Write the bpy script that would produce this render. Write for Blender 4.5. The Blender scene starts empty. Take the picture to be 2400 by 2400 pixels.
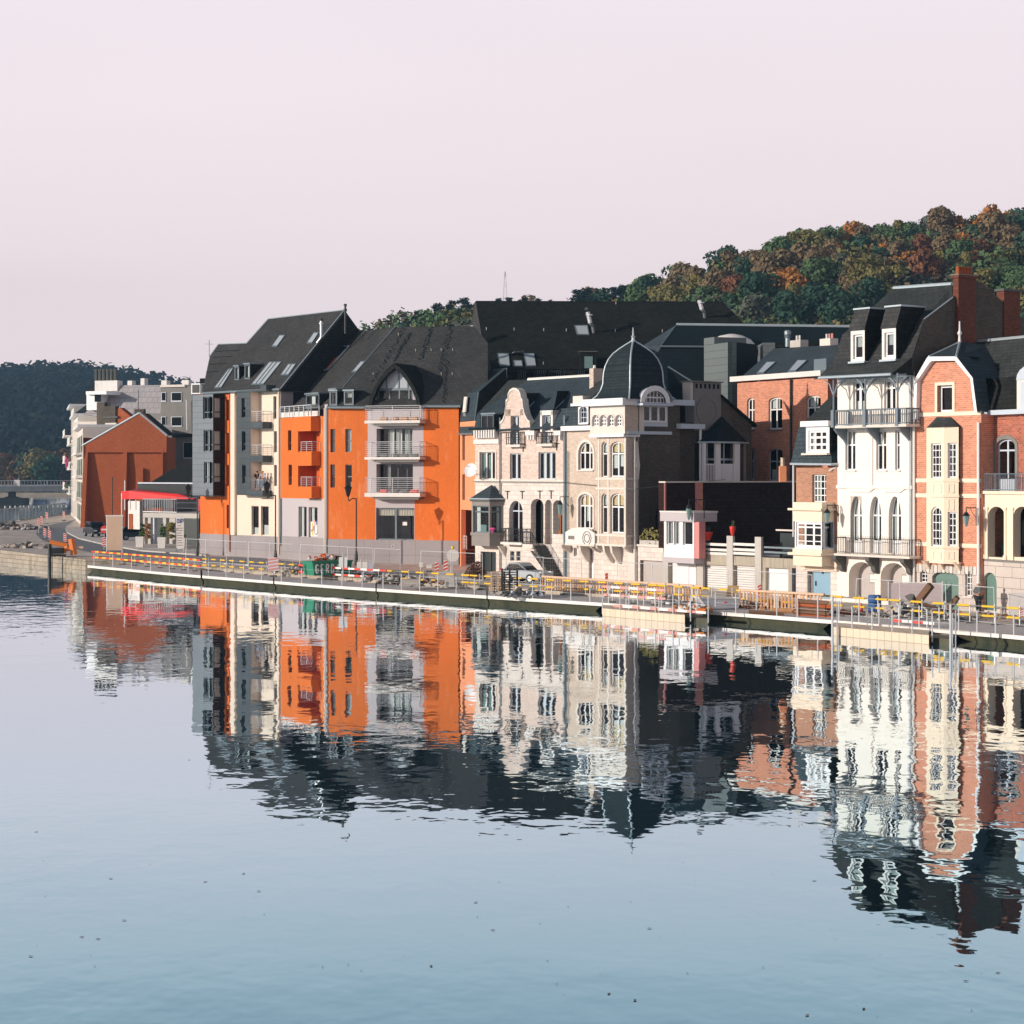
import bpy, math, random
from mathutils import Vector, Matrix, noise
R_ = math.radians
random.seed(7)
SC = bpy.context.scene
COL = SC.collection
# ------------------------------------------------------------------ camera, sky, sun, exposure
FP, HC, YH, CX = 4667.0, 8.5, 1110.0, 1200.0        # focal length in photo pixels, camera height, horizon row, centre column
cam = bpy.data.objects.new('camera', bpy.data.cameras.new('camera'))
COL.objects.link(cam)
cam.location = (0, 0, HC); cam.rotation_euler = (R_(90), 0, 0)
cam.data.sensor_width = 36; cam.data.lens = 70.0; cam.data.shift_y = -(1200 - YH) / 2400.0
cam.data.clip_start = 0.5; cam.data.clip_end = 12000
SC.camera = cam
SUN_EL, SUN_AZ = 14.0, 203.0            # elevation; azimuth of the direction TO the sun, degrees counter-clockwise from +X
w = bpy.data.worlds.new('World'); SC.world = w; w.use_nodes = True
nt = w.node_tree; nt.nodes.clear()
def wn(t, **k):
    n = nt.nodes.new(t)
    for a, b in k.items(): setattr(n, a, b)
    return n
sky = wn('ShaderNodeTexSky', sky_type='NISHITA', sun_disc=False, sun_elevation=R_(SUN_EL), sun_rotation=R_(90 - SUN_AZ), air_density=1.3, dust_density=3.0, ozone_density=2.0)
bg1 = wn('ShaderNodeBackground'); bg1.inputs[1].default_value = 0.10
nt.links.new(sky.outputs[0], bg1.inputs[0])
tc = wn('ShaderNodeTexCoord'); sep = wn('ShaderNodeSeparateXYZ'); nt.links.new(tc.outputs['Generated'], sep.inputs[0])
ramp = wn('ShaderNodeValToRGB')       # milky autumn haze low in the sky, thinning upwards
e = ramp.color_ramp.elements
e[0].position = 0.0; e[0].color = (1.13, 0.95, 0.95, 1)
e[1].position = 0.60; e[1].color = (0.05, 0.085, 0.13, 1)
for p, c in ((0.10, (1.12, 0.95, 0.965, 1)), (0.24, (1.05, 0.94, 0.985, 1)), (0.36, (0.30, 0.36, 0.44, 1))):
    q = e.new(p); q.color = c
nt.links.new(sep.outputs[2], ramp.inputs[0])
sn = wn('ShaderNodeTexNoise'); sn.inputs['Scale'].default_value = 3.0; sn.inputs['Detail'].default_value = 3
mp = wn('ShaderNodeMapping'); mp.inputs['Scale'].default_value = (1, 1, 5)
nt.links.new(tc.outputs['Generated'], mp.inputs[0]); nt.links.new(mp.outputs[0], sn.inputs[0])
mr = wn('ShaderNodeMapRange'); mr.inputs[3].default_value = 0.965; mr.inputs[4].default_value = 1.035
nt.links.new(sn.outputs[0], mr.inputs[0])
bg2 = wn('ShaderNodeBackground'); nt.links.new(ramp.outputs[0], bg2.inputs[0]); nt.links.new(mr.outputs[0], bg2.inputs[1])
mx = wn('ShaderNodeMixShader'); mx.inputs[0].default_value = 0.93
nt.links.new(bg1.outputs[0], mx.inputs[1]); nt.links.new(bg2.outputs[0], mx.inputs[2])
out = wn('ShaderNodeOutputWorld'); nt.links.new(mx.outputs[0], out.inputs[0])
sun = bpy.data.objects.new('sun', bpy.data.lights.new('sun', 'SUN')); COL.objects.link(sun)
sun.data.energy = 4.3; sun.data.angle = R_(0.5); sun.data.color = (1.0, 0.90, 0.78)
sd = Vector((math.cos(R_(SUN_AZ)) * math.cos(R_(SUN_EL)), math.sin(R_(SUN_AZ)) * math.cos(R_(SUN_EL)), math.sin(R_(SUN_EL))))
sun.rotation_euler = sd.to_track_quat('Z', 'Y').to_euler(); sun.location = sd * 300
SC.view_settings.view_transform = 'Standard'; SC.view_settings.look = 'None'
SC.view_settings.exposure = 0.0; SC.view_settings.gamma = 1.0
SC.cycles.max_bounces = 6; SC.cycles.diffuse_bounces = 2; SC.cycles.glossy_bounces = 3; SC.cycles.transparent_max_bounces = 12
SC.cycles.volume_bounces = 0; SC.cycles.use_denoising = True

# ------------------------------------------------------------------ materials
M = {}
def mat(name, col, rough=0.8, var=0.12, scale=1.2, tint=None, kind=None, bump=0.0, metal=0.0, spec=0.5, **k):
    m = bpy.data.materials.new(name); m.use_nodes = True; M[name] = m
    t = m.node_tree; n = t.nodes; b = n['Principled BSDF']; L = t.links.new
    b.inputs['Roughness'].default_value = rough; b.inputs['Metallic'].default_value = metal
    b.inputs['Specular IOR Level'].default_value = spec
    c = (*col, 1)
    if name[:5] == 'slate': b.inputs['Specular IOR Level'].default_value = 0.12
    tcn = n.new('ShaderNodeTexCoord')
    uvout = tcn.outputs['UV'] if kind in ('brick', 'stone', 'slate', 'zinc', 'planks', 'panel') else tcn.outputs['Object']
    if kind in ('slate', 'brick', 'stone', 'zinc', 'planks', 'panel'):
        bt = n.new('ShaderNodeTexBrick'); L(uvout, bt.inputs['Vector'])
        P = {'slate': (0.45, 0.30, 0.02, 0.5), 'brick': (0.30, 0.12, 0.014, 0.5), 'stone': (0.75, 0.36, 0.018, 0.5),
             'zinc': (2.2, 0.55, 0.02, 0.5), 'planks': (4.0, 0.16, 0.012, 0.5), 'panel': (1.6, 1.3, 0.012, 0.0)}[kind]
        if 'bs' in k: P = k['bs']
        bt.inputs['Scale'].default_value = 1.0; bt.inputs['Brick Width'].default_value = P[0]; bt.inputs['Row Height'].default_value = P[1]
        bt.inputs['Mortar Size'].default_value = P[2]; bt.offset = P[3]; bt.inputs['Mortar Smooth'].default_value = 0.3
        v = k.get('bv', 0.25)
        bt.inputs['Color1'].default_value = (*[x * (1 + v) for x in col], 1); bt.inputs['Color2'].default_value = (*[x * (1 - v) for x in col], 1)
        bt.inputs['Mortar'].default_value = (*k.get('mortar', [x * 0.45 for x in col]), 1)
        src = bt.outputs['Color']
        bp = n.new('ShaderNodeBump'); bp.inputs['Strength'].default_value = 0.35; bp.inputs['Distance'].default_value = 0.02
        bp.invert = True
        L(bt.outputs['Fac'], bp.inputs['Height']); L(bp.outputs[0], b.inputs['Normal'])
    else:
        rgb = n.new('ShaderNodeRGB'); rgb.outputs[0].default_value = c; src = rgb.outputs[0]
    # broad weathering + fine grain
    n1 = n.new('ShaderNodeTexNoise'); n1.inputs['Scale'].default_value = scale * 0.35; n1.inputs['Detail'].default_value = 6; n1.inputs['Roughness'].default_value = 0.65
    n2 = n.new('ShaderNodeTexNoise'); n2.inputs['Scale'].default_value = scale * 6; n2.inputs['Detail'].default_value = 3
    mpn = n.new('ShaderNodeMapping'); mpn.inputs['Scale'].default_value = k.get('stretch', (1, 1, 0.5))
    L(tcn.outputs['Object'], mpn.inputs[0]); L(mpn.outputs[0], n1.inputs[0]); L(tcn.outputs['Object'], n2.inputs[0])
    ad = n.new('ShaderNodeMath'); ad.operation = 'ADD'; L(n1.outputs[0], ad.inputs[0])
    m2 = n.new('ShaderNodeMath'); m2.operation = 'MULTIPLY'; m2.inputs[1].default_value = 0.5; L(n2.outputs[0], m2.inputs[0]); L(m2.outputs[0], ad.inputs[1])
    r = n.new('ShaderNodeMapRange'); r.inputs[1].default_value = 0.45; r.inputs[2].default_value = 1.05
    r.inputs[3].default_value = 1 - var; r.inputs[4].default_value = 1 + var; L(ad.outputs[0], r.inputs[0])
    mul = n.new('ShaderNodeVectorMath'); mul.operation = 'SCALE'; L(src, mul.inputs[0]); L(r.outputs[0], mul.inputs['Scale'])
    last = mul.outputs[0]
    if tint:      # stains of a second colour
        tcol, amt, tsc, thr = tint
        n3 = n.new('ShaderNodeTexNoise'); n3.inputs['Scale'].default_value = tsc; n3.inputs['Detail'].default_value = 8; n3.inputs['Roughness'].default_value = 0.7
        L(mpn.outputs[0], n3.inputs[0])
        r3 = n.new('ShaderNodeMapRange'); r3.inputs[1].default_value = thr; r3.inputs[2].default_value = thr + 0.12; r3.inputs[4].default_value = amt
        L(n3.outputs[0], r3.inputs[0])
        mxn = n.new('ShaderNodeMix'); mxn.data_type = 'RGBA'; L(r3.outputs[0], mxn.inputs['Factor']); L(last, mxn.inputs['A']); mxn.inputs['B'].default_value = (*tcol, 1)
        last = mxn.outputs['Result']
    L(last, b.inputs['Base Color'])
    if bump and kind is None:
        bp = n.new('ShaderNodeBump'); bp.inputs['Strength'].default_value = bump; bp.inputs['Distance'].default_value = 0.03
        L(ad.outputs[0], bp.inputs['Height']); L(bp.outputs[0], b.inputs['Normal'])
    return m
mat('orange_render', (0.68, 0.150, 0.020), 0.9, 0.17, 0.8, ((0.84, 0.40, 0.22), 0.5, 0.7, 0.57), stretch=(1, 1, 0.3))
mat('orange_deep', (0.62, 0.105, 0.014), 0.9, 0.08, 0.8)
mat('salmon_render', (0.80, 0.30, 0.145), 0.9, 0.06, 0.8)
mat('grey_plinth', (0.33, 0.30, 0.31), 0.9, 0.10, 1, kind='panel', bv=0.04, bs=(2.4, 1.5, 0.012, 0.0))
mat('cream_render', (0.80, 0.66, 0.54), 0.9, 0.05, 1)
mat('cream_white', (0.84, 0.77, 0.70), 0.85, 0.06, 1, ((0.45, 0.38, 0.30), 0.35, 1.2, 0.68))
mat('cream_paint', (0.84, 0.69, 0.54), 0.8, 0.05, 1, ((0.62, 0.45, 0.30), 0.25, 1.0, 0.66))
mat('lilac_render', (0.50, 0.45, 0.47), 0.9, 0.06, 1)
mat('zinc_light', (0.17, 0.195, 0.22), 0.5, 0.08, 1, kind='zinc', bv=0.05)
mat('zinc_dark', (0.040, 0.056, 0.066), 0.42, 0.25, 1, kind='zinc', bv=0.12)
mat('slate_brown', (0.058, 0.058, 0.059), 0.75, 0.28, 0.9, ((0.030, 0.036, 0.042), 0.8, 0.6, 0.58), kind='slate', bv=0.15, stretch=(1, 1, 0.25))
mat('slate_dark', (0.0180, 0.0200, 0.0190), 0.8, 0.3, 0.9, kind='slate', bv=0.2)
mat('slate_blue', (0.050, 0.070, 0.083), 0.6, 0.2, 0.9, kind='slate', bv=0.12)
mat('slate_moss', (0.048, 0.054, 0.054), 0.75, 0.3, 0.9, ((0.34, 0.33, 0.30), 0.8, 3.2, 0.70), kind='slate', bv=0.15)
mat('slate_teal', (0.010, 0.020, 0.025), 0.7, 0.2, 0.9, kind='slate', bv=0.10)
mat('panel_grey', (0.13, 0.155, 0.16), 0.7, 0.05, 0.9, kind='zinc', bv=0.05, bs=(30, 0.6, 0.02, 0))
mat('slate_dome', (0.022, 0.032, 0.038), 0.7, 0.2, 0.9, kind='slate', bv=0.15)
mat('slate_red', (0.026, 0.011, 0.009), 0.65, 0.2, 0.9, kind='slate', bv=0.3, bs=(0.35, 0.25, 0.025, 0.5))
mat('roof_grey', (0.36, 0.335, 0.35), 0.8, 0.06, 0.9, kind='slate', bv=0.06, bs=(0.9, 0.9, 0.03, 0.5))
mat('brick_pale', (0.66, 0.50, 0.43), 0.9, 0.08, 1, kind='brick', bv=0.16, mortar=(0.66, 0.56, 0.50))
mat('brick_beige', (0.58, 0.46, 0.38), 0.9, 0.08, 1, kind='brick', bv=0.12, mortar=(0.55, 0.46, 0.38))
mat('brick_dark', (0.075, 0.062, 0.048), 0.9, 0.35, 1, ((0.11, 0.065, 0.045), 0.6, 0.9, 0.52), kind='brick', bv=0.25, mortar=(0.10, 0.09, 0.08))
mat('brick_red', (0.40, 0.105, 0.060), 0.9, 0.15, 1, kind='brick', bv=0.3, mortar=(0.36, 0.22, 0.17))
mat('brick_soot', (0.15, 0.040, 0.021), 0.9, 0.25, 1, kind='brick', bv=0.25, mortar=(0.11, 0.05, 0.035))  # chimney brick with the shade of its front face put into the colour
mat('brick_orange', (0.60, 0.215, 0.125), 0.9, 0.10, 1, kind='brick', bv=0.20, mortar=(0.62, 0.40, 0.30))
mat('brick_brown', (0.42, 0.20, 0.125), 0.9, 0.12, 1, kind='brick', bv=0.16, mortar=(0.42, 0.26, 0.18))
mat('brick_rust', (0.36, 0.080, 0.024), 0.9, 0.15, 1, kind='brick', bv=0.15, mortar=(0.28, 0.08, 0.03))
mat('stone_white', (0.70, 0.62, 0.57), 0.9, 0.08, 1, ((0.45, 0.38, 0.33), 0.3, 1.2, 0.64), kind='stone', bv=0.08, mortar=(0.48, 0.42, 0.38))
mat('stone_block', (0.56, 0.49, 0.45), 0.9, 0.10, 1, kind='stone', bv=0.07, bs=(1.5, 0.62, 0.02, 0.5))
mat('stone_trim', (0.70, 0.63, 0.57), 0.85, 0.10, 1.5, ((0.30, 0.27, 0.24), 0.4, 1.5, 0.66))
mat('stone_grey', (0.20, 0.19, 0.18), 0.85, 0.15, 1.5)
mat('stone_dark', (0.10, 0.10, 0.095), 0.85, 0.2, 1.5)
mat('white_paint', (0.80, 0.79, 0.80), 0.45, 0.04, 1)
mat('white_dirty', (0.74, 0.70, 0.67), 0.7, 0.10, 2, ((0.40, 0.33, 0.27), 0.6, 1.6, 0.60))
mat('blue_white', (0.52, 0.58, 0.66), 0.5, 0.05, 1)
mat('grey_frame', (0.13, 0.17, 0.20), 0.5, 0.05, 1)
mat('dark_frame', (0.035, 0.045, 0.05), 0.5, 0.05, 1)
mat('brown_frame', (0.10, 0.035, 0.025), 0.5, 0.05, 1)
mat('taupe_bay', (0.25, 0.225, 0.21), 0.6, 0.08, 1)
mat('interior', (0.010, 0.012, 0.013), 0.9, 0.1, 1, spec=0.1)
mat('curtain', (0.74, 0.72, 0.70), 0.9, 0.03, 1)
mat('blind', (0.50, 0.50, 0.48), 0.7, 0.03, 1)
mat('stained_glass', (0.75, 0.52, 0.26), 0.4, 0.10, 3)
mat('blind_teal', (0.16, 0.27, 0.27), 0.6, 0.10, 1)
mat('blind_cream', (0.60, 0.50, 0.42), 0.6, 0.10, 1)
mat('black_metal', (0.015, 0.018, 0.02), 0.45, 0.1, 1, metal=0.2)
mat('steel', (0.50, 0.53, 0.56), 0.40, 0.10, 2, metal=0.55)
mat('steel_pale', (0.62, 0.63, 0.66), 0.45, 0.06, 2, metal=0.2)
mat('gutter_zinc', (0.20, 0.25, 0.28), 0.45, 0.08, 2, metal=0.3)
mat('flashing', (0.48, 0.55, 0.60), 0.4, 0.08, 2, metal=0.3)
mat('lattice', (0.16, 0.20, 0.24), 0.5, 0.08, 2, metal=0.2)
mat('skylight_glass', (0.42, 0.46, 0.50), 0.15, 0.05, 1)  # opaque pale panes: the reflected sky is put into the base colour
mat('asphalt', (0.19, 0.20, 0.225), 0.9, 0.12, 0.5, bump=0.2)
mat('pavement', (0.66, 0.60, 0.56), 0.9, 0.08, 0.6, kind='panel', bv=0.05, bs=(0.6, 0.6, 0.015, 0.0))
mat('dirt', (0.52, 0.43, 0.37), 0.95, 0.35, 0.8, ((0.70, 0.64, 0.59), 0.8, 0.5, 0.48), bump=0.8, stretch=(1, 1, 1))
mat('meadow', (0.050, 0.062, 0.026), 0.95, 0.4, 0.05, ((0.11, 0.06, 0.03), 0.7, 0.03, 0.5), stretch=(1, 1, 1))
mat('hill_floor', (0.022, 0.026, 0.016), 0.95, 0.4, 0.1, stretch=(1, 1, 1))
mat('quay_stone', (0.40, 0.33, 0.26), 0.9, 0.18, 1, ((0.10, 0.11, 0.06), 0.8, 0.8, 0.55), kind='stone', bv=0.12, bs=(1.4, 0.4, 0.03, 0.5))
mat('concrete', (0.50, 0.47, 0.44), 0.9, 0.15, 1.2, ((0.28, 0.25, 0.20), 0.6, 1.0, 0.58), bump=0.2)
mat('concrete_stained', (0.42, 0.37, 0.30), 0.9, 0.2, 2, ((0.20, 0.16, 0.10), 0.7, 2.0, 0.52), stretch=(2, 2, 0.2))
mat('deck_metal', (0.58, 0.56, 0.57), 0.55, 0.12, 0.8, kind='planks', bv=0.08, bs=(2.4, 0.5, 0.02, 0.5))
mat('deck_edge', (0.80, 0.74, 0.70), 0.6, 0.08, 2, ((0.5, 0.4, 0.34), 0.4, 2, 0.62))
mat('hull_green', (0.075, 0.070, 0.038), 0.6, 0.3, 1, ((0.03, 0.035, 0.02), 0.8, 1.0, 0.5))
mat('float_beige', (0.72, 0.57, 0.43), 0.6, 0.10, 2, kind='panel', bv=0.05, bs=(0.5, 50, 0.02, 0), mortar=(0.40, 0.30, 0.2))
mat('tape_yellow', (0.86, 0.52, 0.03), 0.5, 0.06, 2)
mat('paint_red', (0.72, 0.055, 0.035), 0.5, 0.08, 2)
mat('paint_rose', (0.74, 0.30, 0.26), 0.5, 0.08, 2)
mat('paint_white', (0.82, 0.78, 0.74), 0.5, 0.05, 2)
mat('tube_grey', (0.20, 0.21, 0.20), 0.5, 0.10, 2)
mat('paint_green', (0.018, 0.22, 0.125), 0.5, 0.10, 2, ((0.10, 0.07, 0.05), 0.5, 2, 0.62))
mat('paint_blue', (0.03, 0.12, 0.32), 0.4, 0.08, 2)
mat('door_blue', (0.23, 0.39, 0.52), 0.5, 0.05, 1)
mat('door_green', (0.12, 0.215, 0.185), 0.5, 0.06, 1)
mat('door_greige', (0.48, 0.43, 0.41), 0.6, 0.04, 1)
mat('door_brown', (0.30, 0.09, 0.03), 0.5, 0.1, 2)
mat('door_dark', (0.02, 0.03, 0.03), 0.4, 0.1, 2)
mat('pink_wall', (0.60, 0.24, 0.23), 0.8, 0.07, 1)
mat('timber', (0.52, 0.26, 0.12), 0.85, 0.25, 3, bump=0.2)
mat('timber_dark', (0.16, 0.085, 0.05), 0.9, 0.3, 3, bump=0.2)
mat('timber_pale', (0.66, 0.46, 0.33), 0.85, 0.12, 3)
mat('rubble', (0.46, 0.40, 0.36), 0.95, 0.25, 2, ((0.20, 0.13, 0.09), 0.7, 1.5, 0.55), bump=0.6, stretch=(1, 1, 1))
mat('plywood', (0.56, 0.36, 0.18), 0.8, 0.06, 2)
mat('banner', (0.76, 0.66, 0.68), 0.7, 0.05, 1, ((0.75, 0.45, 0.50), 0.5, 0.35, 0.5))
mat('awning_red', (0.78, 0.02, 0.02), 0.6, 0.06, 1)
mat('car_dark', (0.012, 0.018, 0.026), 0.22, 0.05, 1, spec=0.7)
mat('car_blue', (0.035, 0.055, 0.075), 0.25, 0.05, 1, spec=0.7)
mat('car_light', (0.42, 0.46, 0.50), 0.3, 0.05, 1)
mat('tyre', (0.012, 0.012, 0.013), 0.85, 0.1, 2)
mat('rim', (0.45, 0.46, 0.48), 0.35, 0.05, 2, metal=0.7)
mat('lamp_lens', (0.75, 0.76, 0.78), 0.15, 0.02, 2)
mat('lens_red', (0.55, 0.01, 0.01), 0.25, 0.02, 2)
mat('orange_machine', (0.80, 0.22, 0.04), 0.45, 0.1, 2)
mat('flower_pot', (0.62, 0.035, 0.02), 0.5, 0.08, 2)
mat('blossom', (0.70, 0.10, 0.32), 0.7, 0.2, 4)
mat('skin', (0.55, 0.30, 0.20), 0.6, 0.05, 2)
mat('hair_dark', (0.03, 0.018, 0.012), 0.7, 0.1, 2)
mat('hair_fair', (0.40, 0.25, 0.12), 0.7, 0.1, 2)
mat('cloth_black', (0.012, 0.013, 0.016), 0.9, 0.1, 2)
mat('cloth_blue', (0.14, 0.19, 0.30), 0.9, 0.1, 2)
mat('cloth_pale', (0.50, 0.52, 0.60), 0.9, 0.1, 2)
mat('cloth_grey', (0.09, 0.10, 0.11), 0.9, 0.1, 2)
mat('helmet', (0.80, 0.78, 0.72), 0.4, 0.03, 2)
mat('bark', (0.075, 0.055, 0.04), 0.95, 0.3, 2)
for nm, c in (('leaf_green', (0.077, 0.128, 0.054)), ('leaf_dark', (0.031, 0.072, 0.046)), ('leaf_olive', (0.173, 0.154, 0.054)), ('leaf_rust', (0.179, 0.077, 0.041)),
              ('leaf_orange', (0.384, 0.166, 0.045)), ('leaf_brown', (0.179, 0.128, 0.070)), ('leaf_pine', (0.012, 0.036, 0.034)), ('leaf_grey', (0.096, 0.105, 0.079)),
              ('leaf_hedge', (0.07, 0.13, 0.02)), ('leaf_far', (0.006, 0.014, 0.018)), ('leaf_farmix', (0.016, 0.022, 0.018))):
    m = mat(nm, c, 0.85, 0.45, 1.2 if 'far' not in nm else 0.05, stretch=(1, 1, 1), spec=0.15)
# window glass: dark, slightly see-through panes in front of dark rooms
def glass(name, tr, tint):
    m = bpy.data.materials.new(name); m.use_nodes = True; M[name] = m; t = m.node_tree; n = t.nodes; n.clear()
    a = n.new('ShaderNodeBsdfTransparent'); a.inputs[0].default_value = (*tint, 1)
    g = n.new('ShaderNodeBsdfGlossy'); g.inputs['Roughness'].default_value = 0.03
    nz = n.new('ShaderNodeTexNoise'); nz.inputs['Scale'].default_value = 0.9; tcn = n.new('ShaderNodeTexCoord'); t.links.new(tcn.outputs['Object'], nz.inputs[0])
    bp = n.new('ShaderNodeBump'); bp.inputs['Strength'].default_value = 0.12; bp.inputs['Distance'].default_value = 0.05; t.links.new(nz.outputs[0], bp.inputs['Height']); t.links.new(bp.outputs[0], g.inputs['Normal'])
    mxn = n.new('ShaderNodeMixShader'); mxn.inputs[0].default_value = tr
    o = n.new('ShaderNodeOutputMaterial'); t.links.new(a.outputs[0], mxn.inputs[1]); t.links.new(g.outputs[0], mxn.inputs[2]); t.links.new(mxn.outputs[0], o.inputs[0])
glass('window_glass', 0.05, (0.80, 0.86, 0.86)); glass('car_glass', 0.12, (0.15, 0.2, 0.22))

# ------------------------------------------------------------------ objects
def tag(o, label=None, cat=None, group=None, kind=None):
    if label: o['label'] = label
    if cat: o['category'] = cat
    if group: o['group'] = group
    if kind: o['kind'] = kind
    return o
def thing(name, label, cat, loc=(0, 0, 0), group=None, rz=0.0):
    o = bpy.data.objects.new(name, None); COL.objects.link(o)
    o.empty_display_size = 0.5; o.location = loc; o.rotation_euler = (0, 0, rz)
    o['_m'] = 1
    return tag(o, label, cat, group)
def org(o):
    v = Vector((0, 0, 0))
    while o is not None: v = v + o.location; o = o.parent
    return v
SPLIT = set('bracket string_course pillar wall_anchor gutter column canopy_post cornice roof_hook trim balustrade ridge_cap chimney parapet track post frame glazing_bar bay_window pilaster dormer terrace_railing slat flue kiosk_wall planter'.split())
class MB:
    def __init__(s): s.v = []; s.f = []; s.m = []; s.mats = []; s.smooth = False
    def mi(s, m):
        if m not in s.mats: s.mats.append(m)
        return s.mats.index(m)
    def face(s, pts, m='white_paint'):
        b = len(s.v); s.v += [Vector(p) for p in pts]; s.f.append(list(range(b, b + len(pts)))); s.m.append(s.mi(m)); return s
    def hexa(s, a, b, m='white_paint'):          # a, b: matching loops of points, closed with sides
        k = len(s.v); n = len(a); i = s.mi(m); s.v += [Vector(p) for p in a] + [Vector(p) for p in b]
        s.f.append([k + j for j in range(n)][::-1]); s.f.append([k + n + j for j in range(n)]); s.m += [i, i]
        for j in range(n):
            q = (j + 1) % n; s.f.append([k + j, k + q, k + n + q, k + n + j]); s.m.append(i)
        return s
    def slab(s, pts, off, m):                    # thick polygon
        o = Vector(off); return s.hexa([Vector(p) + o for p in pts], pts, m)
    def tube(s, p0, p1, r, m, seg=6, r1=None):
        p0, p1 = Vector(p0), Vector(p1); d = (p1 - p0)
        if d.length < 1e-6: return s
        d.normalize(); a = d.orthogonal().normalized(); c = d.cross(a); r1 = r if r1 is None else r1
        A = [p0 + (a * math.cos(t) + c * math.sin(t)) * r for t in [6.28318 * k / seg for k in range(seg)]]
        B = [p1 + (a * math.cos(t) + c * math.sin(t)) * r1 for t in [6.28318 * k / seg for k in range(seg)]]
        return s.hexa(A, B, m)
    def path(s, pts, r, m, seg=6):
        for a, b in zip(pts, pts[1:]): s.tube(a, b, r, m, seg)
        return s
    def bx(s, x0, x1, y0, y1, z0, z1, m):
        return s.hexa([(x0, y0, z0), (x1, y0, z0), (x1, y1, z0), (x0, y1, z0)], [(x0, y0, z1), (x1, y0, z1), (x1, y1, z1), (x0, y1, z1)], m)
    def lathe(s, prof, c, m, seg=12):
        k = len(s.v); i = s.mi(m)
        for r, z in prof:
            for j in range(seg): t = 6.28318 * j / seg; s.v.append(Vector((c[0] + r * math.cos(t), c[1] + r * math.sin(t), c[2] + z)))
        for a in range(len(prof) - 1):
            for j in range(seg):
                q = (j + 1) % seg; s.f.append([k + a * seg + j, k + a * seg + q, k + (a + 1) * seg + q, k + (a + 1) * seg + j]); s.m.append(i)
        s.f.append([k + j for j in range(seg)][::-1]); s.m.append(i); s.f.append([k + (len(prof) - 1) * seg + j for j in range(seg)]); s.m.append(i)
        return s
    def build(s, name, parent=None, smooth=None, label=None):
        if not s.f: return None
        if name in SPLIT and parent is not None:
            C = s.clusters()
            if 1 < len(C) < 60:
                last = None
                for fs in C:
                    q = MB(); q.mats = s.mats; mp = {}
                    for i in fs:
                        q.f.append([mp.setdefault(v, len(mp)) for v in s.f[i]]); q.m.append(s.m[i])
                    q.v = [s.v[v] for v in mp]; last = q.build1(name, parent, smooth, label)
                return last
        return s.build1(name, parent, smooth, label)
    def clusters(s):
        r = {}
        def find(a):
            while r.setdefault(a, a) != a: a = r[a]
            return a
        for f in s.f:
            for v in f[1:]: r[find(f[0])] = find(v)
        comp = {}
        for i, f in enumerate(s.f): comp.setdefault(find(f[0]), []).append(i)
        bb = []
        for fs in comp.values():
            P = [s.v[v] for i in fs for v in s.f[i]]; bb.append([[min(p[k] for p in P) - .03 for k in range(3)], [max(p[k] for p in P) + .03 for k in range(3)], fs])
        ch = True
        while ch:
            ch = False; o = []
            for b in bb:
                for c in o:
                    if all(b[0][k] <= c[1][k] and c[0][k] <= b[1][k] for k in range(3)):
                        for k in range(3): c[0][k] = min(b[0][k], c[0][k]); c[1][k] = max(b[1][k], c[1][k])
                        c[2] += b[2]; ch = True; break
                else: o.append(b)
            bb = o
        return [b[2] for b in bb]
    def build1(s, name, parent=None, smooth=None, label=None):
        L = org(parent) if parent is not None else Vector((0, 0, 0))
        me = bpy.data.meshes.new(name); me.from_pydata([v - L for v in s.v], [], s.f)
        for x in s.mats: me.materials.append(M[x])
        me.polygons.foreach_set('material_index', s.m); me.update()
        uv = me.uv_layers.new(name='UVMap').data
        for p in me.polygons:
            n = p.normal
            t = Vector((-n.y, n.x, 0))
            t = t.normalized() if t.length > 1e-3 else Vector((1, 0, 0)); b = n.cross(t)
            for li in p.loop_indices:
                c = me.vertices[me.loops[li].vertex_index].co + L; uv[li].uv = (c.dot(t), c.dot(b))
        if smooth or (smooth is None and s.smooth): me.polygons.foreach_set('use_smooth', [True] * len(me.polygons))
        o = bpy.data.objects.new(name, me); COL.objects.link(o)
        if parent is not None: o.parent = parent
        if label: o['label'] = label
        return o
def copy_tree(o, parent=None):
    c = o.copy(); COL.objects.link(c); c.parent = parent
    for ch in list(o.children): copy_tree(ch, c)
    return c

# ------------------------------------------------------------------ reading the photograph: a view is a crop (x, y, scale) of it
VW = {'1': (0, 820, 3.331), '2': (420, 700, 4.83), '3': (420, 1000, 4.83), '4': (760, 700, 4.83), '5': (760, 1000, 4.83), '6': (1060, 680, 4.83),
      '7': (1060, 1050, 4.83), '8': (1400, 680, 4.83), '9': (1400, 1050, 4.83), 'A': (1700, 600, 4.293), 'B': (2000, 600, 4.293), 'C': (1740, 1020, 4.83),
      'D': (2080, 1020, 6.0375), 'E': (1900, 1300, 3.864), 'F': (1400, 440, 1.932), 'G': (1150, 1330, 3.864), 'H': (700, 1250, 4.293), 'I': (1600, 1330, 4.83), 'J': (2200, 1300, 7.43), '0': (0, 0, 1)}
def Q(v, *c):
    ox, oy, k = VW[v]; return tuple((c[i] / k + (ox if i % 2 == 0 else oy)) for i in range(len(c)))
def P3(px, py, Y): return Vector(((px - CX) * Y / FP, Y, HC + (YH - py) * Y / FP))
def Yz(py, z): return (HC - z) * FP / (py - YH)          # depth of a point of height z seen at row py
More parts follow.
